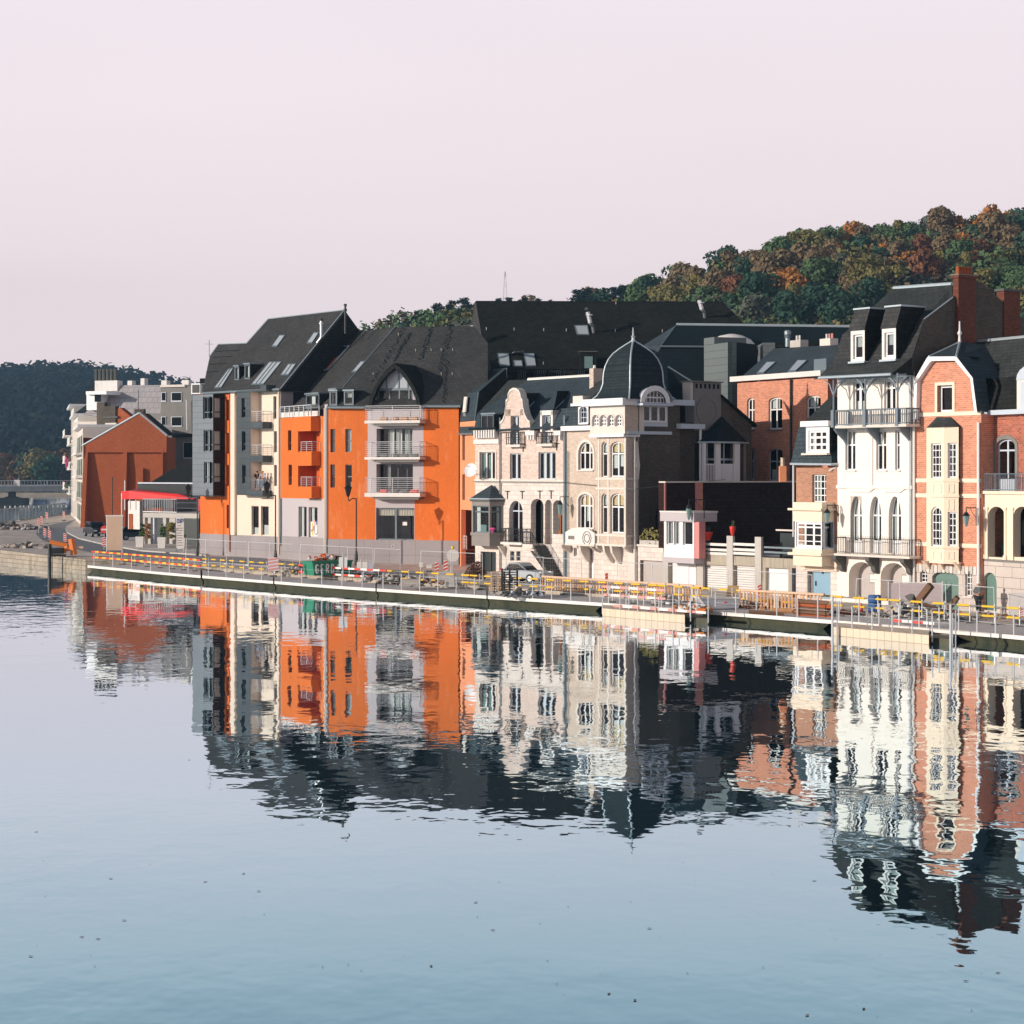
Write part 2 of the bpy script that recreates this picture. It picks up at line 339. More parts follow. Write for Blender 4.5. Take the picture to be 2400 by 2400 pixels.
class Fac:                                               # a vertical plane in the world: s along it, n out of it, z up
    def __init__(s, px0, Y0, px1, Y1):
        s.init(Vector(((px0 - CX) * Y0 / FP, Y0)), Vector(((px1 - CX) * Y1 / FP, Y1)))
    def init(s, A, B):
        s.A = A; s.L = (B - A).length; s.u = (B - A) / s.L; s.nv = Vector((s.u.y, -s.u.x)); return s
    def _t(s, px, n):
        d = Vector(((px - CX) / FP, 1.0)); return (s.A.dot(s.nv) + n) / d.dot(s.nv), d
    def s_(s, px, n=0.0):
        t, d = s._t(px, n); return (d * t - s.A).dot(s.u)
    def z_(s, px, py, n=0.0):
        t, d = s._t(px, n); return HC + (YH - py) * t / FP
    def P(s, px, py, n=0.0):
        t, d = s._t(px, n); return Vector((d.x * t, t, HC + (YH - py) * t / FP))
    def W(s, a, n, z):
        q = s.A + s.u * a + s.nv * n; return Vector((q.x, q.y, z))
    def side(s, a, n=0.0, L=10.0):                       # plane facing along +u through s=a, running back into the scene
        A = s.A + s.u * a + s.nv * n; return s.__class__.__new__(Fac).init(A, A - s.nv * L)
    def lside(s, a, n=0.0, L=10.0):                      # plane facing along -u
        A = s.A + s.u * a + s.nv * n; return s.__class__.__new__(Fac).init(A - s.nv * L, A)
    def off(s, n): return s.__class__.__new__(Fac).init(s.A + s.nv * n, s.A + s.u * s.L + s.nv * n)
    def N(s): return Vector((s.nv.x, s.nv.y, 0))
    def R(s, r, n=0.0):                                  # pixel rectangle -> s0, s1, z0, z1
        x0, y0, x1, y1 = r; xm = (x0 + x1) / 2
        return s.s_(x0, n), s.s_(x1, n), s.z_(xm, y1, n), s.z_(xm, y0, n)
    def box(s, mb, a0, a1, n0, n1, z0, z1, m):
        lo = [s.W(a0, n0, z0), s.W(a0, n1, z0), s.W(a1, n1, z0), s.W(a1, n0, z0)]
        return mb.hexa(lo, [p + Vector((0, 0, z1 - z0)) for p in lo], m)
def arc(a0, a1, zs, rise, k=10, p=1.0):
    """points of an arch from (a0, zs) over the crown to (a1, zs); p<1 gives a pointed one"""
    c, r = (a0 + a1) / 2, (a1 - a0) / 2; o = []
    for i in range(k + 1):
        t = math.pi * i / k; x = -math.cos(t); z = (1 - abs(x) ** 2) ** 0.5 if p == 1 else 1 - abs(x) ** (1.0 / p)
        o.append((c + r * x, zs + rise * z))
    return o
WR = random.Random(5)
class Bld:
    def __init__(s, name, label, loc, cat='building', group=None):
        s.o = thing(name, label, cat, loc, group); s.ops = {}
    # --- windows: op = (s0, s1, z0, z1, rise); nx / nz: number of lights; tz: heights of transoms as a share
    def win(s, F, r, nx=2, tz=(), rise=0.0, fr='white_paint', fw=0.07, bw=0.05, rec=0.16, n=0.0, curt=None, sill=None, sur=None, surw=0.14, key=None, nz=0, px=True, glassm='window_glass', kind='window', upper=None, panel=0, side_l=True):
        a0, a1, z0, z1 = F.R(r, n) if px else r
        s.ops.setdefault(key or id(F), []).append((a0, a1, z0, z1, rise))
        mb = MB(); q = n - rec; th = 0.05; zs = z1 - rise
        F.box(mb, a0, a0 + fw, q - th, q, z0, zs, fr); F.box(mb, a1 - fw, a1, q - th, q, z0, zs, fr)
        F.box(mb, a0 + fw, a1 - fw, q - th, q, z0, z0 + fw, fr)
        if rise <= 0: F.box(mb, a0 + fw, a1 - fw, q - th, q, z1 - fw, z1, fr)
        else:
            A = arc(a0, a1, zs, rise); Bp = arc(a0 + fw, a1 - fw, zs, rise - fw)
            for i in range(len(A) - 1):
                lo = [F.W(A[i][0], q, A[i][1]), F.W(A[i + 1][0], q, A[i + 1][1]), F.W(Bp[i + 1][0], q, Bp[i + 1][1]), F.W(Bp[i][0], q, Bp[i][1])]
                mb.slab(lo, -F.N() * th, fr)
        def top(a):
            if rise <= 0: return z1 - fw * 0.5
            x = (a - (a0 + a1) / 2) / ((a1 - a0) / 2); return zs + rise * max(0.0, 1 - x * x) ** 0.5 - fw * 0.5
        for i in range(1, nx):
            a = a0 + (a1 - a0) * i / nx; F.box(mb, a - bw / 2, a + bw / 2, q - th, q - 0.004, z0 + fw * .9, top(a), fr)
        hz = list(tz) + [i / nz for i in range(1, nz)] if nz else list(tz)
        for t in hz:
            z = z0 + (z1 - z0) * t; w2 = 0.05 if t in tz else bw / 2; F.box(mb, a0 + fw * .9, a1 - fw * .9, q - th, q - 0.006, z - w2, z + w2, fr)
        if panel: F.box(mb, a0 + fw * .9, a1 - fw * .9, q - th, q - 0.012, z0 + fw * .9, z0 + (z1 - z0) * panel, fr)
        if sill: F.box(mb, a0 - 0.08, a1 + 0.08, n - 0.02, n + 0.12, z0 - 0.10, z0, sill)
        if sur:
            F.box(mb, a0 - surw, a0, n, n + 0.05, z0, zs, sur); F.box(mb, a1, a1 + surw, n, n + 0.05, z0, zs, sur)
            if rise <= 0: F.box(mb, a0 - surw, a1 + surw, n, n + 0.055, z1, z1 + surw, sur)
            else:
                A = arc(a0, a1, zs, rise); Bp = arc(a0 - surw, a1 + surw, zs, rise + surw)
                for i in range(len(A) - 1):
                    lo = [F.W(A[i][0], n + .05, A[i][1]), F.W(A[i + 1][0], n + .05, A[i + 1][1]), F.W(Bp[i + 1][0], n + .05, Bp[i + 1][1]), F.W(Bp[i][0], n + .05, Bp[i][1])]
                    mb.slab(lo, -F.N() * 0.05, sur)
        w = mb.build(kind, s.o)
        g = MB(); qq = q - th * 0.6
        pts = [(a0, z0), (a1, z0), (a1, zs)] + ([p for p in arc(a0, a1, zs, rise)[1:-1]][::-1] if rise > 0 else []) + [(a0, zs)]
        g.face([F.W(a, qq, z) for a, z in pts], glassm); g.build('pane', w)
        cm = MB()
        if curt is None and WR.random() < .45: curt = WR.choice([(.05, .95, .55, 1, 'blind'), [(.04, .3, 0, 1, 'curtain'), (.72, .96, 0, 1, 'curtain')], (.04, .34, 0, 1, 'curtain'), (.1, .9, 0, .35, 'curtain'), (.03, .97, .76, 1, 'blind_cream')])
        if curt:
            for c in (curt if isinstance(curt, list) else [curt]):
                c0, c1, cz0, cz1, m = c; A0 = a0 + (a1 - a0) * c0; A1 = a0 + (a1 - a0) * c1; k = max(3, int((A1 - A0) / 0.12))
                Z0 = z0 + (z1 - z0) * cz0; Z1 = z0 + (z1 - z0) * cz1
                for i in range(k):
                    b0 = A0 + (A1 - A0) * i / k; b1 = A0 + (A1 - A0) * (i + 1) / k; d0 = qq - 0.10 - 0.04 * (i % 2); d1 = qq - 0.10 - 0.04 * ((i + 1) % 2)
                    cm.face([F.W(b0, d0, Z0), F.W(b1, d1, Z0), F.W(b1, d1, min(Z1, top((b0 + b1) / 2))), F.W(b0, d0, min(Z1, top((b0 + b1) / 2)))], m)
            cm.build('curtain', w)
        return w
    def hole(s, F, r, rise=0.0, n=0.0, key=None, px=True):
        a = F.R(r, n) if px else r
        s.ops.setdefault(key or id(F), []).append((*a, rise)); return a
    # --- wall: outline s0..s1, z0..z1 in front plane n, with the openings collected under key
    def wall(s, F, a0, a1, z0, z1, m, n=0.0, key=None, dep=0.22, name='wall', top=None, back=True, room=1.6, extra=None, label=None):
        ops = [o for o in s.ops.get(key or id(F), []) if o[1] > a0 and o[0] < a1 and o[3] > z0 and o[2] < z1]
        xs = sorted({a0, a1} | {min(max(o[i], a0), a1) for o in ops for i in (0, 1)}); zs = sorted({z0, z1} | {min(max(o[i], z0), z1) for o in ops for i in (2, 3)})
        mb = extra or MB()
        def open_(x, z):
            return any(o[0] < x < o[1] and o[2] < z < o[3] for o in ops)
        for i in range(len(xs) - 1):
            run = None
            for j in range(len(zs)):
                isop = j == len(zs) - 1 or open_((xs[i] + xs[i + 1]) / 2, (zs[j] + zs[j + 1]) / 2)
                if not isop and run is None: run = zs[j]
                if isop and run is not None:
                    mb.face([F.W(xs[i], n, run), F.W(xs[i + 1], n, run), F.W(xs[i + 1], n, zs[j]), F.W(xs[i], n, zs[j])], m); run = None
        for (o0, o1, q0, q1, rise) in ops:
            zc = q1 - rise; b = n - dep
            mb.face([F.W(o0, n, q0), F.W(o0, n, zc), F.W(o0, b, zc), F.W(o0, b, q0)][::-1], m)
            mb.face([F.W(o1, n, q0), F.W(o1, n, zc), F.W(o1, b, zc), F.W(o1, b, q0)], m)
            mb.face([F.W(o0, n, q0), F.W(o1, n, q0), F.W(o1, b, q0), F.W(o0, b, q0)][::-1], m)
            if rise <= 0: mb.face([F.W(o0, n, q1), F.W(o1, n, q1), F.W(o1, b, q1), F.W(o0, b, q1)], m)
            else:
                A = arc(o0, o1, zc, rise)
                for p, q in zip(A, A[1:]):
                    mb.face([F.W(p[0], n, p[1]), F.W(q[0], n, q[1]), F.W(q[0], n, q1), F.W(p[0], n, q1)], m)
                    mb.face([F.W(p[0], n, p[1]), F.W(q[0], n, q[1]), F.W(q[0], b, q[1]), F.W(p[0], b, p[1])], m)
        if top:  # extra polygon(s) above, in (s, z)
            for poly in top: mb.face([F.W(a, n, z) for a, z in poly], m)
        if back and ops:
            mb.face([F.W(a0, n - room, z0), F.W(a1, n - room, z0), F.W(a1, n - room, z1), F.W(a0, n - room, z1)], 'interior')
            for o in ops: pass
        if extra is None: return mb.build(name, s.o, label=label)
        return None
    def solid(s, F, a0, a1, n0, n1, z0, z1, m, name='wall', label=None):
        mb = MB(); F.box(mb, a0, a1, n0, n1, z0, z1, m); return mb.build(name, s.o, label=label)
    def shell(s, F, a0, a1, z0, z1, D, m, left=True, right=True, back=True, n=0.0, name='side_wall', floor=False):
        mb = MB(); b = n - D
        if left: mb.face([F.W(a0, b, z0), F.W(a0, n, z0), F.W(a0, n, z1), F.W(a0, b, z1)], m)
        if right: mb.face([F.W(a1, n, z0), F.W(a1, b, z0), F.W(a1, b, z1), F.W(a1, n, z1)], m)
        if back: mb.face([F.W(a1, b, z0), F.W(a0, b, z0), F.W(a0, b, z1), F.W(a1, b, z1)], m)
        return mb.build(name, s.o)
    def poly(s, pts, m, th=0.14, name='roof', extra=None, label=None):
        """thick roof panel from world points (first three give the plane)"""
        mb = extra or MB(); n = (Vector(pts[1]) - Vector(pts[0])).cross(Vector(pts[2]) - Vector(pts[1])).normalized()
        if n.z < 0: n = -n; 
        mb.slab(pts, -n * th, m)
        if extra is None: return mb.build(name, s.o, label=label)
    def skylight(s, pts, fr='grey_frame', g='skylight_glass', lift=0.10, bars=0, parent=None):
        """pts: four world corners lying on a roof plane, from its lower left counter-clockwise"""
        p = [Vector(q) for q in pts]; n = (p[1] - p[0]).cross(p[3] - p[0]).normalized()
        if n.dot(-p[0]) < 0: n = -n
        c = sum(p, Vector()) / 4; mb = MB()
        inn = [q + (c - q).normalized() * min(0.13, (c - q).length * .35) for q in p]
        for i in range(4):
            j = (i + 1) % 4; mb.slab([p[i] + n * lift, p[j] + n * lift, inn[j] + n * lift, inn[i] + n * lift], -n * (lift + .05), fr)
        for b in range(1, bars + 1):
            t = b / (bars + 1); A = inn[0].lerp(inn[1], t) + n * lift; Bq = inn[3].lerp(inn[2], t) + n * lift; mb.tube(A, Bq, 0.05, fr, 4)
        mb.face([q + n * 0.03 for q in p], 'interior')
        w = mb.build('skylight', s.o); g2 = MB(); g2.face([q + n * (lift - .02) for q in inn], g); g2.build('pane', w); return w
    def line(s, _, pts, r, m, name, seg=6, label=None):
        mb = MB(); mb.path(pts, r, m, seg); return mb.build(name, s.o, label=label)
def railing(mb, pts, h, m, nb=5, post=1.2, r=0.02, rt=0.03, vertical=False, gap=0.12):
    for a, b in zip(pts, pts[1:]):
        a, b = Vector(a), Vector(b); L = (b - a).length; up = Vector((0, 0, h)); mb.tube(a + up, b + up, rt, m, 5)
        k = max(1, round(L / post))
        for i in range(k + 1): p = a.lerp(b, i / k); mb.tube(p, p + up, rt, m, 5)
        if vertical:
            mb.tube(a + up * .08, b + up * .08, r, m, 4)
            k = max(2, round(L / gap))
            for i in range(k + 1): p = a.lerp(b, i / k); mb.tube(p + up * .08, p + up, r * .7, m, 4)
        else:
            for i in range(1, nb + 1): q = up * (i / (nb + 1)); mb.tube(a + q, b + q, r * .6, m, 4)
# ------------------------------------------------------------------ the setting
def zg(X): return 0.80 + (0.35 - 0.80) * min(1, max(0, (X + 4) / 26.0))
def setting(name, mb, **k):
    o = mb.build(name); tag(o, kind='structure'); return o
# river
mb = MB(); mb.face([(-2500, -60, 0), (2500, -60, 0), (2500, 3000, 0), (-2500, 3000, 0)], 'asphalt')
river = setting('river', mb)
m = bpy.data.materials.new('river_water'); m.use_nodes = True; M['river_water'] = m; t = m.node_tree; n = t.nodes; n.clear(); L = t.links.new
tcn = n.new('ShaderNodeTexCoord')
def nzz(sc, det, st, rot=0.0):
    mp_ = n.new('ShaderNodeMapping'); mp_.inputs['Scale'].default_value = st; mp_.inputs['Rotation'].default_value = (0, 0, rot); L(tcn.outputs['Object'], mp_.inputs[0])
    z = n.new('ShaderNodeTexNoise'); z.inputs['Scale'].default_value = sc; z.inputs['Detail'].default_value = det; z.inputs['Roughness'].default_value = 0.5; L(mp_.outputs[0], z.inputs[0]); return z.outputs[0]
def mth(op, a, b, c=None):
    q = n.new('ShaderNodeMath'); q.operation = op
    for i, v in enumerate((a, b) if c is None else (a, b, c)):
        if isinstance(v, (int, float)): q.inputs[i].default_value = v
        else: L(v, q.inputs[i])
    return q.outputs[0]
h = mth('ADD', mth('MULTIPLY', nzz(0.9, 2, (1, 0.75, 1), 0.3), 0.018), mth('MULTIPLY', nzz(0.28, 2, (1, 0.7, 1), -0.5), 0.040))
h = mth('ADD', h, mth('MULTIPLY', nzz(3.2, 1, (1, 0.7, 1)), 0.0028))
patch = nzz(0.045, 2, (1, 0.5, 1), 0.4)
pr = n.new('ShaderNodeMapRange'); pr.inputs[1].default_value = 0.35; pr.inputs[2].default_value = 0.65; pr.inputs[3].default_value = 0.35; pr.inputs[4].default_value = 1.2; L(patch, pr.inputs[0])
bp = n.new('ShaderNodeBump'); bp.inputs['Distance'].default_value = 1.0; L(h, bp.inputs['Height']); L(mth('MULTIPLY', pr.outputs[0], 0.6), bp.inputs['Strength'])
gl = n.new('ShaderNodeBsdfGlossy'); gl.inputs['Roughness'].default_value = 0.012; L(bp.outputs[0], gl.inputs['Normal'])
fr = n.new('ShaderNodeFresnel'); fr.inputs['IOR'].default_value = 1.45; L(bp.outputs[0], fr.inputs['Normal'])
cr = n.new('ShaderNodeValToRGB'); L(fr.outputs[0], cr.inputs[0])       # reflection takes the water's cool tint where it weakens
ce = cr.color_ramp.elements; ce[0].position = 0.10; ce[0].color = (0.10, 0.26, 0.34, 1); ce[1].position = 0.75; ce[1].color = (0.93, 0.96, 1, 1)
for p_, c_ in ((0.24, (0.31, 0.51, 0.58, 1)), (0.42, (0.65, 0.77, 0.84, 1))): q = ce.new(p_); q.color = c_
L(cr.outputs[0], gl.inputs['Color'])
df = n.new('ShaderNodeBsdfDiffuse'); df.inputs['Color'].default_value = (0.005, 0.012, 0.015, 1)
ads = n.new('ShaderNodeAddShader'); L(gl.outputs[0], ads.inputs[0]); L(df.outputs[0], ads.inputs[1])
o_ = n.new('ShaderNodeOutputMaterial'); L(ads.outputs[0], o_.inputs[0])
river.data.materials.clear(); river.data.materials.append(m)
# quay line: front edge of the pontoons on the water, by photo column and depth
QL = [(-40, 194), (0, 191), (200, 173), (420, 158), (760, 142), (1060, 132), (1412, 122.4), (1950, 108), (2400, 97.5), (2620, 92.5)]
QX = [Vector(((p - CX) * y / FP, y)) for p, y in QL]
def qpt(px, inn=0.0):
    for (a, ya), (b, yb), A, B in zip(QL, QL[1:], QX, QX[1:]):
        if px <= b:
            u = (B - A).normalized(); nv = Vector((-u.y, u.x))       # inland normal
            d = Vector(((px - CX) / FP, 1)); # intersect ray with offset line
            t_ = (A + nv * inn).dot(nv) / d.dot(nv); return d * t_
def qdir(px):
    a = qpt(px - 20); b = qpt(px + 20); u = (b - a).normalized(); return u, Vector((-u.y, u.x))
# land: one sheet with its shoreline; the quay wall drops to the water
INL = 4.6
shore = [Vector((-110, 520)), Vector((-92, 430)), Vector((-78, 351)), Vector((-73, 284)), Vector((-84, 258)), Vector((-72, 222)), Vector((-60.5, 206)), qpt(0, 0.4), qpt(200, 0.6)]
shore += [qpt(p, INL) for p in (330, 420, 560, 760, 900, 1060, 1230, 1412, 1650, 1950, 2200, 2400, 2600)]
shore += [Vector((45, 70)), Vector((80, 40))]
def zland(p): return zg(p.x) if p.x > -30 else 0.8 + min(1.0, (-30 - p.x) / 40) * 0.55
mb = MB(); ext = [Vector((220, 40)), Vector((900, 60)), Vector((2400, 1500)), Vector((2400, 3000)), Vector((-260, 3000)), Vector((-190, 900))]
ring = [Vector((p.x, p.y, zland(p))) for p in shore] + [Vector((p.x, p.y, 0.6 if p.y < 900 else 1.5)) for p in ext]
import mathutils.geometry as mg
tri = mg.tessellate_polygon([[Vector((p.x, p.y, 0)) for p in ring]])
def subd(f_):
    L_ = [((f_[(i + 1) % 3] - f_[i]).xy.length, i) for i in range(3)]; l_, i = max(L_)
    if l_ < 11 or min(p.y for p in f_) > 380: mb.face(f_, 'dirt'); return
    a, b, c = f_[i], f_[(i + 1) % 3], f_[(i + 2) % 3]; m_ = (a + b) / 2
    if m_.y < 420: m_.z = zland(m_)
    subd([a, m_, c]); subd([m_, b, c])
for a, b, c in tri:
    f_ = [ring[a], ring[b], ring[c]]
    if (f_[1] - f_[0]).cross(f_[2] - f_[0]).z < 0: f_.reverse()
    subd(f_)
setting('ground', mb)
mb = MB()
for a, b in zip(ring[:len(shore)], ring[1:len(shore)]):
    mb.slab([a + Vector((0, 0, .06)), b + Vector((0, 0, .06)), Vector((b.x, b.y, -2)), Vector((a.x, a.y, -2))], ((b - a).cross(Vector((0, 0, 1)))).normalized() * -0.35, 'quay_stone')
tag(mb.build('quay_wall'), 'weathered stone quay wall with a pale coping along the river bank', 'quay wall')
# far bank under the hills
mb = MB(); mb.face([(-2400, 760, 1.2), (-100, 760, 1.2), (-100, 1600, 1.2), (-2400, 1600, 1.2)], 'meadow'); mb.face([(-2400, 760, 1.2), (-2400, 757, -1), (-100, 757, -1), (-100, 760, 1.2)], 'quay_stone')
setting('far_bank', mb)
# road and pavement follow the house fronts
def strip(name, rows, m, dz):
    mb = MB()
    for (a, b), (c, d) in zip(rows, rows[1:]):
        mb.face([(a.x, a.y, zland(a) + dz), (c.x, c.y, zland(c) + dz), (d.x, d.y, zland(d) + dz), (b.x, b.y, zland(b) + dz)], m)
    return setting(name, mb)
def rowpt(v, *c):     # image pairs -> ground points
    o = []
    for i in range(0, len(c), 2):
        px, py = Q(v, c[i], c[i + 1]); z = 0.8
        for _ in range(4): Y = Yz(py, z); z = zland(Vector(((px - CX) * Y / FP, Y)))
        o.append(Vector(((px - CX) * Y / FP, Y)))
    return o
near = rowpt('1', 330, 1378, 290, 1415, 285, 1445, 335, 1490, 470, 1530, 700, 1580, 1000, 1622, 1600, 1665) + rowpt('0', 620, 1325, 760, 1345, 1000, 1365)
far = rowpt('1', 590, 1328, 520, 1372, 510, 1400, 520, 1432, 610, 1478, 830, 1530, 1100, 1575, 1600, 1612) + rowpt('0', 620, 1309, 760, 1325, 1000, 1342)
road = strip('road', list(zip(near, far)), 'asphalt', 0.02)
mb = MB()
pv = rowpt('1', 640, 1352, 600, 1372, 520, 1380, 512, 1400, 522, 1430, 612, 1476, 832, 1528, 1102, 1573, 1602, 1610, 1602, 1560, 1400, 1520, 1100, 1480, 900, 1440, 760, 1400)
tri = mg.tessellate_polygon([[Vector((p.x, p.y, 0)) for p in pv]])
for a_ in tri:
    f_ = [Vector((pv[i].x, pv[i].y, zland(pv[i]) + 0.12)) for i in a_]
    if (f_[1] - f_[0]).cross(f_[2] - f_[0]).z < 0: f_.reverse()
    mb.face(f_, 'pavement')
for i in range(len(pv)):
    a, b = pv[i], pv[(i + 1) % len(pv)]; mb.face([(a.x, a.y, zland(a) + .12), (b.x, b.y, zland(b) + .12), (b.x, b.y, 0.2), (a.x, a.y, 0.2)], 'concrete')
setting('pavement', mb)

# hills
def lerp_tab(t, x):
    if x <= t[0][0]: return t[0][1]
    for (a, b), (c, d) in zip(t, t[1:]):
        if x <= c: return b + (d - b) * (x - a) / (c - a)
    return t[-1][1]
SK_R = [(300, 1100), (560, 1070), (720, 885), (880, 838), (980, 815), (1110, 802), (1300, 805), (1420, 795), (1500, 775), (1600, 735), (1750, 692), (1900, 660), (2050, 636), (2200, 616), (2400, 604), (2700, 570), (3400, 540)]
SK_L = [(-700, 960), (-200, 935), (0, 928), (100, 922), (180, 932), (250, 942), (330, 952), (480, 962), (900, 990), (1300, 1030)]
def sst(x): x = min(1, max(0, x)); return x * x * (3 - 2 * x)
def hill_r(px, Y):
    zr = HC + (YH - lerp_tab(SK_R, px)) * 520 / FP
    k = sst((Y - 250) / 270.0) if Y < 520 else 1.0
    X = (px - CX) * Y / FP
    return 0.8 + max(0, zr) * k * (1 if Y < 520 else max(0.6, 1 - (Y - 520) / 1500.0)) + noise.noise(Vector((X * .02, Y * .02, 0))) * 3.0 * k
def hill_l(px, Y):
    zr = HC + (YH - lerp_tab(SK_L, px)) * 1300 / FP
    k = sst((Y - 860) / 440.0); X = (px - CX) * Y / FP
    return 1.0 + zr * k + noise.noise(Vector((X * .008, Y * .008, 3))) * 9 * k
def hill(name, fn, px0, px1, Y0, Y1, nx, ny, m):
    mb = MB(); g = []
    for j in range(ny + 1):
        Y = Y0 + (Y1 - Y0) * j / ny
        g.append([Vector(((px - CX) * Y / FP, Y, fn(px, Y))) for px in [px0 + (px1 - px0) * i / nx for i in range(nx + 1)]])
    k = mb.mi(m); mb.v = [p for r in g for p in r]
    for j in range(ny):
        for i in range(nx): a = j * (nx + 1) + i; mb.f.append([a, a + 1, a + nx + 2, a + nx + 1]); mb.m.append(k)
    mb.smooth = True; return setting(name, mb)
hill('wooded_hill', hill_r, 350, 3400, 250, 760, 90, 40, 'hill_floor')
hill('far_hill', hill_l, -700, 1300, 850, 1700, 60, 30, 'hill_floor')
# --- tree crowns made of many small leaf clumps
def crown_mb(rx, rz, nb, nl, ls, m, seed, low=0.35):
    rnd = random.Random(seed); mb = MB(); k = mb.mi(m); bl = []
    for i in range(nb):
        a = rnd.uniform(0, 6.283); r = rnd.uniform(0, 0.62) * rx; z = rnd.uniform(-0.55, 0.62)
        bl.append((Vector((math.cos(a) * r, math.sin(a) * r, rz * z)), rnd.uniform(0.34, 0.58) * rx * (1 - 0.3 * abs(z)), rnd.uniform(.7, 1)))
    for i in range(nl):
        c, br, _ = rnd.choice(bl); d = Vector((rnd.gauss(0, 1), rnd.gauss(0, 1), rnd.gauss(0.15, 1))).normalized()
        p = c + Vector((d.x, d.y, d.z * .8)) * br * rnd.uniform(0.78, 1.08)
        q = (d + Vector((rnd.gauss(0, .5), rnd.gauss(0, .5), rnd.gauss(0, .5)))).normalized(); a = q.orthogonal().normalized(); b = q.cross(a)
        t_ = rnd.uniform(0, 6.28); a, b = a * math.cos(t_) + b * math.sin(t_), b * math.cos(t_) - a * math.sin(t_); s_ = ls * rnd.uniform(.55, 1.3)
        n0 = len(mb.v); mb.v += [p + a * s_, p + b * s_ * .8, p - a * s_ * .9, p - b * s_ * .7]; mb.f.append([n0, n0 + 1, n0 + 2, n0 + 3]); mb.m.append(k)
    return mb
def trunk_mb(h, r, seed, lean=0.3, limbs=5, rx=2.0):
    rnd = random.Random(seed); mb = MB(); p = Vector((0, 0, -0.5)); pts = [p]
    for i in range(4): p = p + Vector((rnd.uniform(-lean, lean), rnd.uniform(-lean, lean), h / 4 + .1)); pts.append(p)
    for i, (a, b) in enumerate(zip(pts, pts[1:])): mb.tube(a, b, r * (1 - .2 * i), 'bark', 6, r * (1 - .2 * (i + 1)))
    for i in range(limbs):
        a = pts[2].lerp(pts[4], rnd.random()); t_ = rnd.uniform(0, 6.28); mb.tube(a, a + Vector((math.cos(t_) * rx * .6, math.sin(t_) * rx * .6, rx * .5)), r * .35, 'bark', 5, r * .1)
    return mb
def tree_proto(name, m, seed, rx=4.2, rz=4.4, th=4.0, nb=11, nl=1500, ls=.42):
    t_ = thing(name, 'x', 'tree'); trunk_mb(th + rz * .7, .28, seed, rx=rx).build('trunk', t_)
    c = crown_mb(rx, rz, nb, nl, ls, m, seed); 
    for v in c.v: v.z += th + rz * .55
    c.build('crown', t_); return t_
def pine_proto(name, seed, h=13.0):
    t_ = thing(name, 'x', 'tree'); rnd = random.Random(seed); mb = MB(); mb.tube((0, 0, -.5), (rnd.uniform(-.4, .4), 0, h), .25, 'bark', 6, .06); mb.build('trunk', t_)
    mb = MB(); k = mb.mi('leaf_pine')
    for i in range(15):
        z = h * (.28 + .74 * i / 15) ; r = (1 - (i / 17) ** 1.6) * rnd.uniform(2.6, 4.8) + .5
        for j in range(6):
            a = rnd.uniform(0, 6.28); c = Vector((math.cos(a) * r * .55, math.sin(a) * r * .55, z + rnd.uniform(-.3, .3)))
            for l in range(26):
                p = c + Vector((rnd.gauss(0, r * .26), rnd.gauss(0, r * .26), rnd.gauss(0, .22))); s_ = rnd.uniform(.2, .45); q = Vector((rnd.gauss(0, .5), rnd.gauss(0, .5), 1)).normalized(); a_ = q.orthogonal().normalized(); b_ = q.cross(a_)
                n0 = len(mb.v); mb.v += [p + a_ * s_, p + b_ * s_ * .7, p - a_ * s_, p - b_ * s_ * .7]; mb.f.append([n0, n0 + 1, n0 + 2, n0 + 3]); mb.m.append(k)
    mb.build('crown', t_); return t_
SP = [('leaf_green', 'mid green', 32), ('leaf_dark', 'dark green', 26), ('leaf_olive', 'olive yellow', 24), ('leaf_rust', 'rust red', 9), ('leaf_orange', 'bright orange', 18), ('leaf_brown', 'dull brown', 20), ('leaf_grey', 'grey green half-bare', 12)]
protos = {m_: [tree_proto('deciduous_tree', m_, 11 * i + 3 + j, rx=4.0 + .5 * j, rz=4.6 - .3 * j, nl=1500 if m_ != 'leaf_grey' else 800) for j in range(3)] for i, (m_, _, _) in enumerate(SP)}
used = set()
def put(proto, loc, sc, rz, label, group, sz=None):
    if proto.name in used: o = copy_tree(proto)
    else: o = proto; used.add(proto.name)
    o.location = loc; o.scale = (sc, sc, sz or sc); o.rotation_euler = (0, 0, rz); tag(o, label, 'tree', group); return o
rnd = random.Random(21); placed = []
cand = []
for k in range(9000):
    Y = 300 + 235 * rnd.random() ** .8; px = rnd.uniform(1230, 2480); z = hill_r(px, Y); py = YH - (z + 5 - HC) * FP / Y
    lim = lerp_tab([(1100, 745), (1680, 745), (1760, 770), (1985, 770), (2030, 740), (2090, 665), (2240, 650), (2300, 690), (2400, 740), (2500, 760)], px)
    if py > lim: continue
    X = (px - CX) * Y / FP
    if any((X - a) ** 2 + (Y - b) ** 2 < (5.2 + (Y - 300) * .008) ** 2 for a, b in placed): continue
    placed.append((X, Y)); cand.append((px, py, X, Y, z))
cand.sort(key=lambda c: c[3]); cand = cand[:292] if len(cand) > 292 else cand
print('hill trees', len(cand), 'farthest', cand[-1][3])
bag = [m_ for m_, _, w_ in SP for _ in range(w_)]
nm = {m_: s_ for m_, s_, _ in SP}
